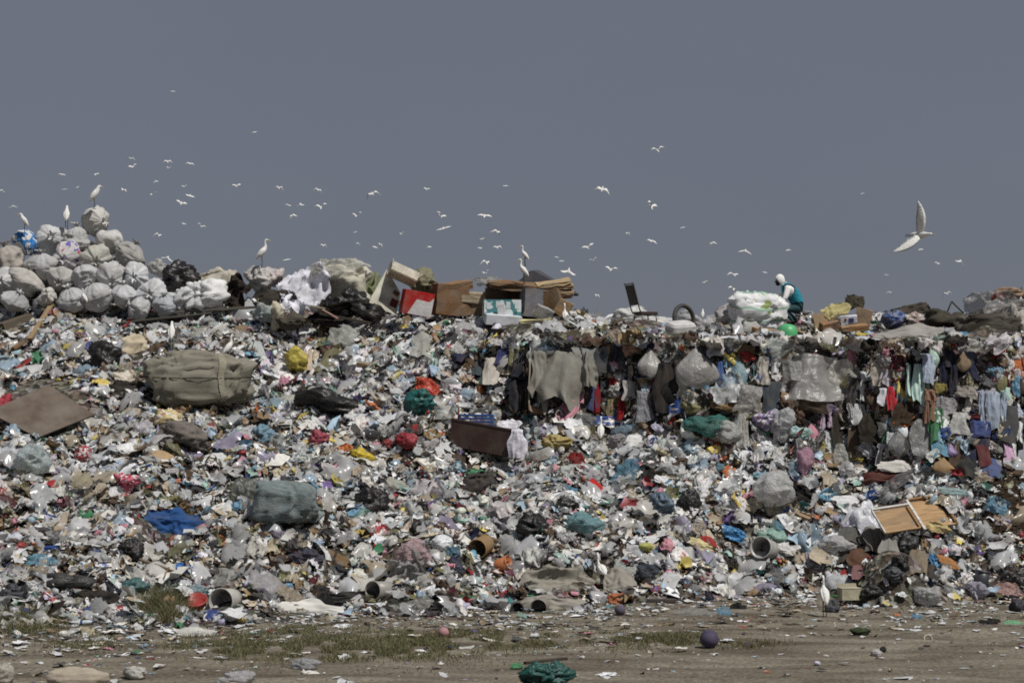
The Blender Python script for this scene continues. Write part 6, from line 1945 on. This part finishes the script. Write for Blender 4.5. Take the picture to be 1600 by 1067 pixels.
BOXES = [crushed_box(i) for i in range(8)]
CUPS = []
for i in range(5):
    V, Fc = lathe([(0, -.5), (.34, -.5), (.37, -.47), (.46 - .03 * i, .44), (.50 - .03 * i, .45), (.50 - .03 * i, .5), (.44 - .03 * i, .5), (.33, -.42), (0, -.42)], 14)
    V = V * np.array((1, 1 - 0.12 * i, 0.6 + 0.2 * i)) + 0.06 * (n3(V * 2 + i) - 0.5)[:, None]
    CUPS.append(mesh('cup', V, Fc, M['hard'], True))

spots = []


def scatter(n, fn, cliff=False, foot=6):
    px, py, Y = sample(n, cliff, foot)
    for a, b, c in zip(px, py, Y):
        fn(float(a), float(b), float(c))


SBAG = ['crumpled', 'knotted', 'flattened', 'torn', 'puffed-up', 'twisted', 'creased']


def f_bag(px, py, Y):
    w = rng.choice([11, 14, 17, 21, 26, 32], p=[.18, .24, .24, .18, .11, .05]) * rng.uniform(.9, 1.1)
    c = pick(boost={'brown': .5, 'beige': .6, 'red': 1.5, 'pale blue': 1.5})
    m = rng.choice(['bag', 'film', 'print', 'print2'], p=[.5, .2, .18, .12])
    if c in ('black', 'dark grey') or m == 'film':
        m = 'bag' if c in ('black', 'dark grey') else m
    p, rot = oriented(px, py, Y, 0.2 * w / S(Y), 0.35)
    k = w / S(Y) / 1.7
    i = int(rng.integers(0, len(BLOBS)))
    o = new('plastic_bag', BLOBS[i], matrix=trs(p, rot, (k * rng.uniform(.8, 1.4), k * rng.uniform(.7, 1.0), k * rng.uniform(.35, .65))), color=jit(c))
    setmat(o, m)
    sz = 'small ' if w < 15 else 'large ' if w > 25 else ''
    tag(o, auto_label(px, py, f'{sz}{SBAG[i % 7]} {c} plastic bag'), 'bag', 'plastic bags strewn over the heap')


def f_sheet(px, py, Y):
    w = rng.choice([16, 22, 30, 40, 54], p=[.28, .3, .24, .13, .05]) * rng.uniform(.9, 1.1)
    c = pick(['clear grey', 'silvery grey', 'white', 'off-white', 'pale blue', 'dark grey', 'mint green', 'lilac', 'beige', 'sky blue', 'black'], {'clear grey': 1.6})
    m = 'film' if rng.random() < .6 else 'bag'
    p, rot = oriented(px, py, Y, 0.10, 0.30)
    k = w / S(Y)
    i = int(rng.integers(0, len(SHEETS)))
    o = new('plastic_sheet', SHEETS[i], matrix=trs(p, rot, (k * rng.uniform(.8, 1.3), k * rng.uniform(.6, 1.2), k * rng.uniform(.6, 1.1))), color=jit(c))
    setmat(o, m)
    sz = 'small ' if w < 20 else 'large ' if w > 36 else ''
    tag(o, auto_label(px, py, f'{sz}{SBAG[i % 7].replace("puffed-up", "rumpled").replace("knotted", "wrinkled")} {c} plastic sheet'), 'plastic sheet', 'plastic sheets strewn over the heap')


def f_paper(px, py, Y):
    w = rng.uniform(8, 20)
    c = pick(['white', 'off-white', 'beige', 'pale blue', 'pink', 'yellow', 'red', 'orange', 'tan'], {'white': 1.5, 'red': 1.5})
    p, rot = oriented(px, py, Y, 0.10, 0.45)
    k = w / S(Y)
    i = int(rng.integers(0, len(PAPERS)))
    o = new('paper_sheet', PAPERS[i], matrix=trs(p, rot, (k, k * rng.uniform(.5, 1.1), k * rng.uniform(.5, 1))), color=jit(c))
    setmat(o, rng.choice(['paper', 'print', 'print2'], p=[.6, .25, .15]))
    tag(o, auto_label(px, py, f'{["bent", "curled", "folded", "creased", "torn"][i % 5]} {c} paper'), 'paper', 'papers strewn over the heap')


def f_rag(px, py, Y):
    w = rng.uniform(12, 34)
    c = pick(boost={'clear grey': .25, 'silvery grey': .4, 'dark grey': 2.2, 'black': 2.2, 'brown': 2.4, 'navy blue': 2, 'maroon': 2, 'olive': 2, 'white': .5})
    p, rot = oriented(px, py, Y, 0.10, 0.30)
    k = w / S(Y)
    i = int(rng.integers(0, len(RAGS)))
    o = new('rag', RAGS[i], matrix=trs(p, rot, (k, k * rng.uniform(.4, .9), k * rng.uniform(.6, 1.1))), color=jit(c))
    sz = 'small ' if w < 17 else 'large ' if w > 28 else ''
    tag(o, auto_label(px, py, f'{sz}{["crumpled", "balled-up", "flat", "twisted", "torn", "muddy"][i % 6]} {c} rag'), 'rag', 'rags strewn over the heap')


def f_box(px, py, Y):
    w = rng.uniform(8, 22)
    c = pick(['tan', 'brown', 'beige', 'white', 'off-white', 'red', 'blue', 'green', 'yellow', 'dark grey'], {'tan': 2.2, 'brown': 1.4, 'white': .5, 'beige': 1.2})
    p, rot = oriented(px, py, Y, 0.12, 0.5)
    k = w / S(Y)
    i = int(rng.integers(0, len(BOXES)))
    o = new('carton', BOXES[i], matrix=trs(p, rot, (k, k * rng.uniform(.5, 1.1), k * rng.uniform(.25, .8))), color=jit(c))
    setmat(o, 'card' if c in ('tan', 'brown', 'beige') else rng.choice(['card', 'print', 'print2']))
    sz = 'small ' if w < 13 else 'larger ' if w > 18 else ''
    tag(o, auto_label(px, py, f'{sz}{["crushed", "open", "dented", "squashed"][i % 4]} {c} carton'), 'carton', 'cartons strewn over the heap')


def f_bottle(px, py, Y):
    ln = rng.uniform(9, 19)
    c = pick(['clear grey', 'silvery grey', 'white', 'pale blue', 'green', 'blue', 'yellow', 'sky blue', 'red'], {'clear grey': 1.4, 'green': 2.5, 'yellow': 1.5})
    v = int(rng.integers(0, 3))
    cc = rng.choice(['blue', 'white', 'red', 'green', 'yellow'])
    hard = c in ('white', 'yellow', 'blue', 'red') and rng.random() < .7
    bottle(px, py, ln, jit(c), rng.uniform(-50, 230), auto_label(px, py, f'{["straight", "flattened", "bent"][v]} {c} plastic bottle with {cc} cap'), str(cc), pick(['red', 'blue', 'green', 'white']), 'plastic bottles strewn over the heap', v, Y - 0.08,
           'hard' if hard else None)


def f_cup(px, py, Y):
    w = rng.uniform(7, 14)
    c = pick(['white', 'off-white', 'red', 'blue', 'orange', 'yellow', 'green', 'black', 'dark grey', 'pink', 'sky blue'], {'white': .8})
    p, rot = oriented(px, py, Y, 0.10, 0.9)
    i = int(rng.integers(0, len(CUPS)))
    o = new('cup', CUPS[i], matrix=trs(p, rot, w / S(Y)), color=jit(c))
    tag(o, auto_label(px, py, f'{["shallow", "squat", "oval", "tall", "squashed"][i]} {c} plastic cup'), 'cup', 'cups and tubs strewn over the heap')


HK = ['strip'] * 5 + ['shirt'] * 2 + ['trousers'] * 2 + ['bag'] * 2
HANGS = [hang_mesh('garment', 900 + i, M['cloth'], k, nx=14, ny=18) for i, k in enumerate(HK * 2)]


def f_hang(px, py, Y):
    h = rng.uniform(22, 62); w = h * rng.uniform(.28, .62)
    i = int(rng.integers(0, len(HANGS))); kind = (HK * 2)[i]
    c = pick(boost={'clear grey': .8, 'dark grey': 4.0, 'black': 5, 'brown': 4.5, 'navy blue': 4, 'blue': 1.5, 'white': .6, 'silvery grey': .6, 'maroon': 2, 'olive': 2, 'red': 1.0, 'lilac': 1.2})
    m = 'cloth' if kind in ('shirt', 'trousers') else rng.choice(['cloth', 'film', 'bag'], p=[.6, .2, .2])
    y0 = max(py - h / 2, CL_T(px) - rng.uniform(2, 16))
    nm, noun = {'shirt': ('shirt', 'shirt'), 'trousers': ('trousers', 'trousers'), 'bag': ('plastic_bag', 'plastic bag'), 'strip': ('garment', 'strip of cloth')}[kind]
    if m != 'cloth' and kind == 'strip':
        nm, noun = 'plastic_sheet', 'strip of plastic'
    o = hang_item(nm, px, y0, y0 + h, w, PAL[c], 'cloth', dx=float(rng.normal() * 0.34 * h), label= auto_label(px, py, f'hanging {c} {noun}'), cat={'garment': 'cloth', 'plastic_sheet': 'plastic sheet', 'plastic_bag': 'bag'}.get(nm, nm), kind=kind, group=G, off=float(rng.uniform(.03, .13)), me=HANGS[i])
    o.color = (*jit(c), 1)
    setmat(o, m)


scatter(140, f_hang, True)
scatter(55, f_rag, True)
scatter(40, f_sheet, True)
scatter(45, f_bag, True)
scatter(160, f_bag)
scatter(235, f_sheet)
scatter(185, f_rag)
scatter(230, f_paper)
scatter(120, f_box)
scatter(120, f_bottle)
scatter(90, f_cup)


def f_lip(px, py, Y):  # rags and sheets added along the lip to shade the cliff below
    w = rng.uniform(20, 52)
    p = at(px, float(CL_T(px)) - rng.uniform(2, 14), hit(px, float(CL_T(px)) - 6) - rng.uniform(.15, .45))
    n = np.array([0, -0.45, 0.9]) + .25 * rng.normal(size=3)
    c = pick(['dark grey', 'black', 'brown', 'clear grey', 'off-white', 'beige', 'olive', 'tan', 'navy blue', 'pale blue', 'maroon'], {'dark grey': 3, 'black': 2, 'brown': 4, 'clear grey': .6})
    k = w / S(p.y)
    i = int(rng.integers(0, len(RAGS)))
    film = rng.random() < .35
    o = new('plastic_sheet' if film else 'rag', (SHEETS if film else RAGS)[i], matrix=trs(p, basis(n, rng.uniform(-.4, .4)), (k, k * rng.uniform(.45, .8), k * .9)), color=jit(c))
    tag(o, auto_label(px, py, f'{c} {"plastic sheet" if film else "rag"} jutting over the cliff edge'), 'plastic sheet' if film else 'rag', 'rags and sheets jutting over the cliff edge')


for px in np.linspace(770, 1610, 28):
    q = float(px + rng.uniform(-8, 8))
    f_lip(q, float(CL_T(q)) - 6, 0)
# hems and rags on the ragged upper left slope
px, py, Y = sample(60)
for a in range(60):
    x, y = float(rng.uniform(380, 760)), float(rng.uniform(512, 575))
    if not blocked([x], [y])[0]:
        f_hang(x, y, 0)

# ------------------------------------------------------------------ the small stuff nobody could count
def scrap_field(name, N, m, names, boost, smin, smax, k=3, tilt=0.45, ground=False, lift=0.03, two=0.35, earthy=0.5, thick=1.0, stretch=(.45, 1.0), soft=False):
    M_ = int(N * 3.6)
    u = rng.uniform(-120, 1720, M_)
    Y = rng.uniform(27.0, 46.0, M_) if ground else rng.uniform(34.0, 54.5, M_)
    x = (u - CX) * Y / F
    yf = np.interp(u, U, YF)
    z = Hs(x, Y); gz = ground_z(x, Y)
    nrm = normal_at(x, Y)
    area = 1 / np.maximum(nrm[:, 2], 0.22)
    if ground:
        pr = np.exp(-np.maximum(yf - Y, 0) / 1.9) * 1.0 + 0.05 * np.exp(-np.maximum(yf - Y - 3, 0) / 9) + 0.12 * (n2(x * .5, Y * 1.3) > .62) * np.exp(-np.maximum(yf - Y, 0) / 4)
        ok = (z <= gz + .03) & (rng.random(M_) < pr)
    else:
        ok = (z > gz) & (rng.random(M_) < area / 4.6) & (rng.random(M_) < np.clip((Y - yf) / 1.5 + .35, 0, 1))
        if 'film' in name:
            ok &= nrm[:, 2] > .4
    qx, qy = pix(x, Y, np.maximum(z, gz))
    ok &= ~blocked(qx, qy, .95)
    idx = np.where(ok)[0][:N]
    x, Y, nrm = x[idx], Y[idx], nrm[idx]
    n = len(idx)
    h = np.maximum(z[idx], gz[idx])
    size = smin * (smax / smin) ** (rng.random(n) ** 1.9)
    nn = nrm + 0.55 * tilt * rng.normal(size=(n, 3)) + np.array([0, 0.0, 0.08])
    nn /= np.linalg.norm(nn, axis=1, keepdims=True)
    t = rng.normal(size=(n, 3)); t -= (t * nn).sum(1, keepdims=True) * nn; t /= np.linalg.norm(t, axis=1, keepdims=True)
    b = np.cross(nn, t)
    g = np.linspace(-.5, .5, k + 1)
    gu, gv = np.meshgrid(g, g, indexing='ij'); gu, gv = gu.ravel(), gv.ravel()
    m_ = len(gu)
    asp = rng.uniform(*stretch, n)
    rnd = 1 - 0.28 * np.clip(np.abs(gu * gv) * 4, 0, 1)
    jx = (gu * rnd)[None] * (1 + .5 * (rng.random((n, m_)) - .5)) + .12 * rng.normal(size=(n, m_))
    jy = ((gv * rnd)[None] * (1 + .5 * (rng.random((n, m_)) - .5)) + .12 * rng.normal(size=(n, m_))) * asp[:, None]
    c1, c2 = rng.normal(size=(n, 1)) * .55, rng.normal(size=(n, 1)) * .45
    jz = 0.75 * (c1 * np.abs(gu[None] - rng.uniform(-.3, .3, (n, 1))) + c2 * np.abs(gv[None] - rng.uniform(-.3, .3, (n, 1))) + .11 * rng.normal(size=(n, m_))) * thick
    if soft:                                    # sheets soft enough to hang into folds instead of kinks
        of = rng.uniform(0, 60, (n, 1, 3))
        Q = np.stack([np.broadcast_to(gu * 2.2, (n, m_)), np.broadcast_to(gv * 2.2, (n, m_)), np.zeros((n, m_))], -1) + of
        jz = .42 * (ridge(Q) - .5) + .22 * (ridge(Q * 2.1 + 5) - .5) - .5 * (gu ** 2 + gv ** 2)[None]
        ed = .7 + .6 * n3(Q * .7 + 11)
        jx = (gu * rnd)[None] * ed + .18 * (n3(Q + 21) - .5)
        jy = ((gv * rnd)[None] * ed + .18 * (n3(Q + 31) - .5)) * asp[:, None]
    P = np.stack([x, Y, h], -1) + nn * (lift + size * .18 * rng.random(n))[:, None]
    V = P[:, None] + size[:, None, None] * (jx[..., None] * t[:, None] + jy[..., None] * b[:, None] + jz[..., None] * nn[:, None])
    ii = np.arange(m_).reshape(k + 1, k + 1)
    q = np.stack([ii[:-1, :-1], ii[1:, :-1], ii[1:, 1:], ii[:-1, 1:]], -1).reshape(-1, 4)
    Fc = (q[None] + (np.arange(n) * m_)[:, None, None]).reshape(-1, 4)
    w = np.array([WT.get(a, 1) * boost.get(a, 1) for a in names]); w /= w.sum()
    pa = np.array([PAL[a] for a in names])
    c = pa[rng.choice(len(names), n, p=w)]
    er = np.array([PAL[a] for a in ('brown', 'tan', 'beige', 'dark grey', 'olive', 'brown', 'black')])
    zone = (n2(x * .45 + 3, Y * .45) > .60) & (rng.random(n) < earthy)
    c = np.where(zone[:, None], er[rng.integers(0, len(er), n)], c)
    c = c * rng.uniform(.72, 1.12, (n, 1))
    c2_ = pa[rng.choice(len(names), n, p=w)]
    half = (gu[None] > rng.uniform(-.4, .4, (n, 1))) & (rng.random((n, 1)) < two)
    col = np.where(half[..., None], c2_[:, None], c[:, None])
    o = new(name, mesh(name, V.reshape(-1, 3), Fc, M[m], 'straw' not in name, np.clip(col, .004, .82).reshape(-1, 3)))
    o['kind'] = 'stuff'
    o['label'] = 'small ' + name.replace('_', ' ') + ' covering ' + ('the bare earth' if ground else 'the rubbish heap')
    return o


ALL = CN
scrap_field('plastic_scraps', 27000, 'scrap', ALL, {'black': .5, 'dark grey': .6}, .045, .36, k=3)
scrap_field('flattened_film', 7000, 'scrapmat', ['clear grey', 'silvery grey', 'off-white', 'beige', 'white', 'dark grey', 'tan', 'pale blue'], {'dark grey': 1.2, 'white': .6, 'beige': 1.3}, .22, .60, tilt=.22, lift=.0, two=.25, earthy=.35, thick=.6)
scrap_field('rumpled_film', 2300, 'scrapfilm', ['clear grey', 'silvery grey', 'white', 'off-white', 'pale blue', 'lilac', 'beige'], {'white': .6}, .30, .80, k=7, lift=.03, two=.12, earthy=.1, tilt=.3, thick=.8, soft=True)
scrap_field('film_scraps', 8000, 'scrapfilm', ['clear grey', 'silvery grey', 'white', 'off-white', 'pale blue', 'mint green', 'lilac', 'dark grey'], {}, .10, .50, k=4, lift=.06, two=.1, earthy=.2)
scrap_field('paper_and_rag_scraps', 22000, 'scrapmat', ALL, {'brown': 1.6, 'dark grey': 1.2, 'tan': 1.5, 'black': 1.0, 'clear grey': .7}, .05, .33, earthy=.8)
scrap_field('straw_and_slivers', 9000, 'scrapmat', ALL, {'brown': 2, 'tan': 2.5, 'dark grey': 1.6, 'white': 1.3}, .08, .40, k=2, stretch=(.06, .18), earthy=.6, tilt=.6, lift=.07)
scrap_field('litter_on_earth', 7000, 'scrap', ALL, {'brown': 1.5, 'dark grey': 1.5, 'white': 1.3}, .03, .22, ground=True, lift=.004, tilt=.18, thick=.45)
scrap_field('pale_litter_on_earth', 2600, 'scrapmat', ['white', 'off-white', 'clear grey', 'silvery grey', 'pale blue', 'beige', 'dark grey'], {'beige': 1.5}, .06, .36, k=4, ground=True, lift=.004, tilt=.14, thick=.3, stretch=(.25, .8), earthy=.2)
scrap_field('clods_and_twigs', 2200, 'scrapmat', ['brown', 'dark grey', 'black', 'tan', 'olive', 'beige'], {}, .02, .14, ground=True, lift=.0, tilt=.4, thick=.8, earthy=0)


def bag_mass(name, N):
    u = rng.uniform(-80, 1680, N * 4); Y = rng.uniform(35, 54, N * 4)
    x = (u - CX) * Y / F
    nrm = normal_at(x, Y); z = Hs(x, Y)
    ok = (z > ground_z(x, Y) + .05) & (rng.random(N * 4) < 1 / np.maximum(nrm[:, 2], .25) / 4)
    qx, qy = pix(x, Y, z)
    ok &= ~blocked(qx, qy, .9)
    idx = np.where(ok)[0][:N]
    D, th, t, Fc = uv_sphere(11, 7)
    Fc_ = [f for f in Fc]
    V, Fs, col = [], [], []
    ns = ['white', 'off-white', 'clear grey', 'silvery grey', 'pale blue', 'beige', 'black', 'dark grey', 'red', 'blue', 'yellow', 'green', 'pink', 'sky blue', 'mint green', 'lilac', 'orange']
    for k, i in enumerate(idx):
        r = (0.80 + .5 * (n3(D * 1.5 + k * 3.1) - .5) + .55 * (ridge(D * 2.4 + k * 1.7) - .5))[:, None]
        sc = np.array((rng.uniform(.8, 1.5), rng.uniform(.7, 1.1), rng.uniform(.5, .9))) * rng.uniform(.05, .125)
        Rm = np.array(basis(nrm[i] + .4 * rng.normal(size=3), rng.uniform(0, 6.28)).to_3x3())
        V.append((D * r * sc) @ Rm.T + np.array((x[i], Y[i], z[i] + sc[2] * .6)))
        Fs += [tuple(q + k * len(D) for q in f) for f in Fc_]
        col.append(np.tile(np.array(jit(pick(ns), .15)), (len(D), 1)))
    o = new(name, mesh(name, np.concatenate(V), Fs, M['scrap'], True, np.concatenate(col)))
    o['kind'] = 'stuff'; o['label'] = 'small crumpled bags wedged all over the rubbish heap'


bag_mass('crumpled_bags', 2200)


def soil_clods(name, px, py, rx, ry, n):
    qx = px + rng.normal(size=n) * rx * .45; qy = py + rng.normal(size=n) * ry * .45
    Y = hits(qx, qy); k = ~np.isnan(Y); qx, qy, Y = qx[k], qy[k], Y[k]
    dx, dz = ray(qx, qy)
    P = np.stack([dx * Y, Y - .05, CAMZ + dz * Y], -1)
    D, th, t, Fc = uv_sphere(6, 4)
    V, Fs = [], []
    for i in range(len(P)):
        r = rng.uniform(.03, .10)
        V.append(P[i] + D * r * rng.uniform(.6, 1.3, (len(D), 1)) * np.array((1.2, 1, .7)))
        Fs += [tuple(q + i * len(D) for q in f) for f in Fc]
    o = new(name, mesh(name, np.concatenate(V), Fs, M['soil'], False))
    o['kind'] = 'stuff'; o['label'] = 'dark brown crumbly soil and compost heaped at the right edge'


soil_clods('soil', 1578, 795, 42, 44, 1500)

# ------------------------------------------------------------------ grass
def grass(name, spots_, N, hmin, hmax, label, kind='stuff'):
    QX, QY = [], []
    for px, py, rx, ry, share in spots_:
        n = int(N * share)
        qx = px + rng.normal(size=n) * rx * .5; qy = py + rng.normal(size=n) * ry * .5
        thr = rng.uniform(.36, .50, n) if kind == 'stuff' else .1
        k_ = n2(qx * .035, qy * .16) > thr
        QX.append(qx[k_]); QY.append(qy[k_])
    qx, qy = np.concatenate(QX), np.concatenate(QY)
    Y = hits(qx, qy)
    k_ = ~np.isnan(Y); qx, qy, Y = qx[k_], qy[k_], Y[k_]
    x = ray(qx, qy)[0] * Y
    z = H(x, Y)
    n = len(x)
    h = rng.uniform(hmin, hmax, n) * rng.uniform(.5, 1, n); w = rng.uniform(.004, .011, n); an = rng.uniform(0, 6.28, n)
    lx, ly = rng.normal(size=n) * .6 * h, rng.normal(size=n) * .6 * h
    wx, wy = w * np.cos(an), w * np.sin(an)
    P = lambda a, b, c: np.stack([a, b, c], -1)
    V = np.stack([P(x - wx, Y - wy, z - .01), P(x + wx, Y + wy, z - .01), P(x + wx * .5 + lx * .4, Y + wy * .5 + ly * .4, z + h * .65), P(x + lx, Y + ly, z + h), P(x - wx * .5 + lx * .4, Y - wy * .5 + ly * .4, z + h * .65)], 1)
    i = np.arange(n)[:, None] * 5
    tri = np.concatenate([np.stack([i[:, 0], i[:, 0] + 1, i[:, 0] + 2], -1), np.stack([i[:, 0], i[:, 0] + 2, i[:, 0] + 4], -1), np.stack([i[:, 0] + 4, i[:, 0] + 2, i[:, 0] + 3], -1)])
    g = np.where((rng.random(n) < .5)[:, None], np.array([(0.135, 0.145, 0.065)]), np.array([(0.24, 0.21, 0.125)])) * rng.uniform(.6, 1.3, (n, 1))
    o = new(name, mesh(name, V.reshape(-1, 3), tri, M['grass'], False, np.repeat(g, 5, 0)))
    o['label'] = label
    if kind == 'stuff':
        o['kind'] = 'stuff'
    return o


grass('grass', [(360, 1010, 110, 24, .2), (520, 1014, 130, 28, .22), (640, 1008, 120, 26, .2), (720, 1000, 90, 22, .14), (830, 1000, 80, 18, .1), (1000, 1000, 110, 18, .1), (1060, 1000, 60, 12, .05), (130, 1004, 70, 16, .05),
                (1180, 1008, 60, 8, .02), (470, 985, 80, 8, .06)], 42000, .02, .11, 'short green and dry grass growing on the earth before the heap')
for nm, sp, h0, h1, lab in [('grass_tuft', (256, 952, 34, 20, 1), .16, .40, 'bushy grey-green grass tuft at the foot of the heap left of the red tray'),
                            ('grass_tuft', (34, 974, 60, 16, 1), .10, .26, 'wide grass tuft at the far lower left before the heap')]:
    o = grass(nm, [sp], 5000, h0, h1, lab, 'thing')
    tag(o, lab, 'grass tuft')
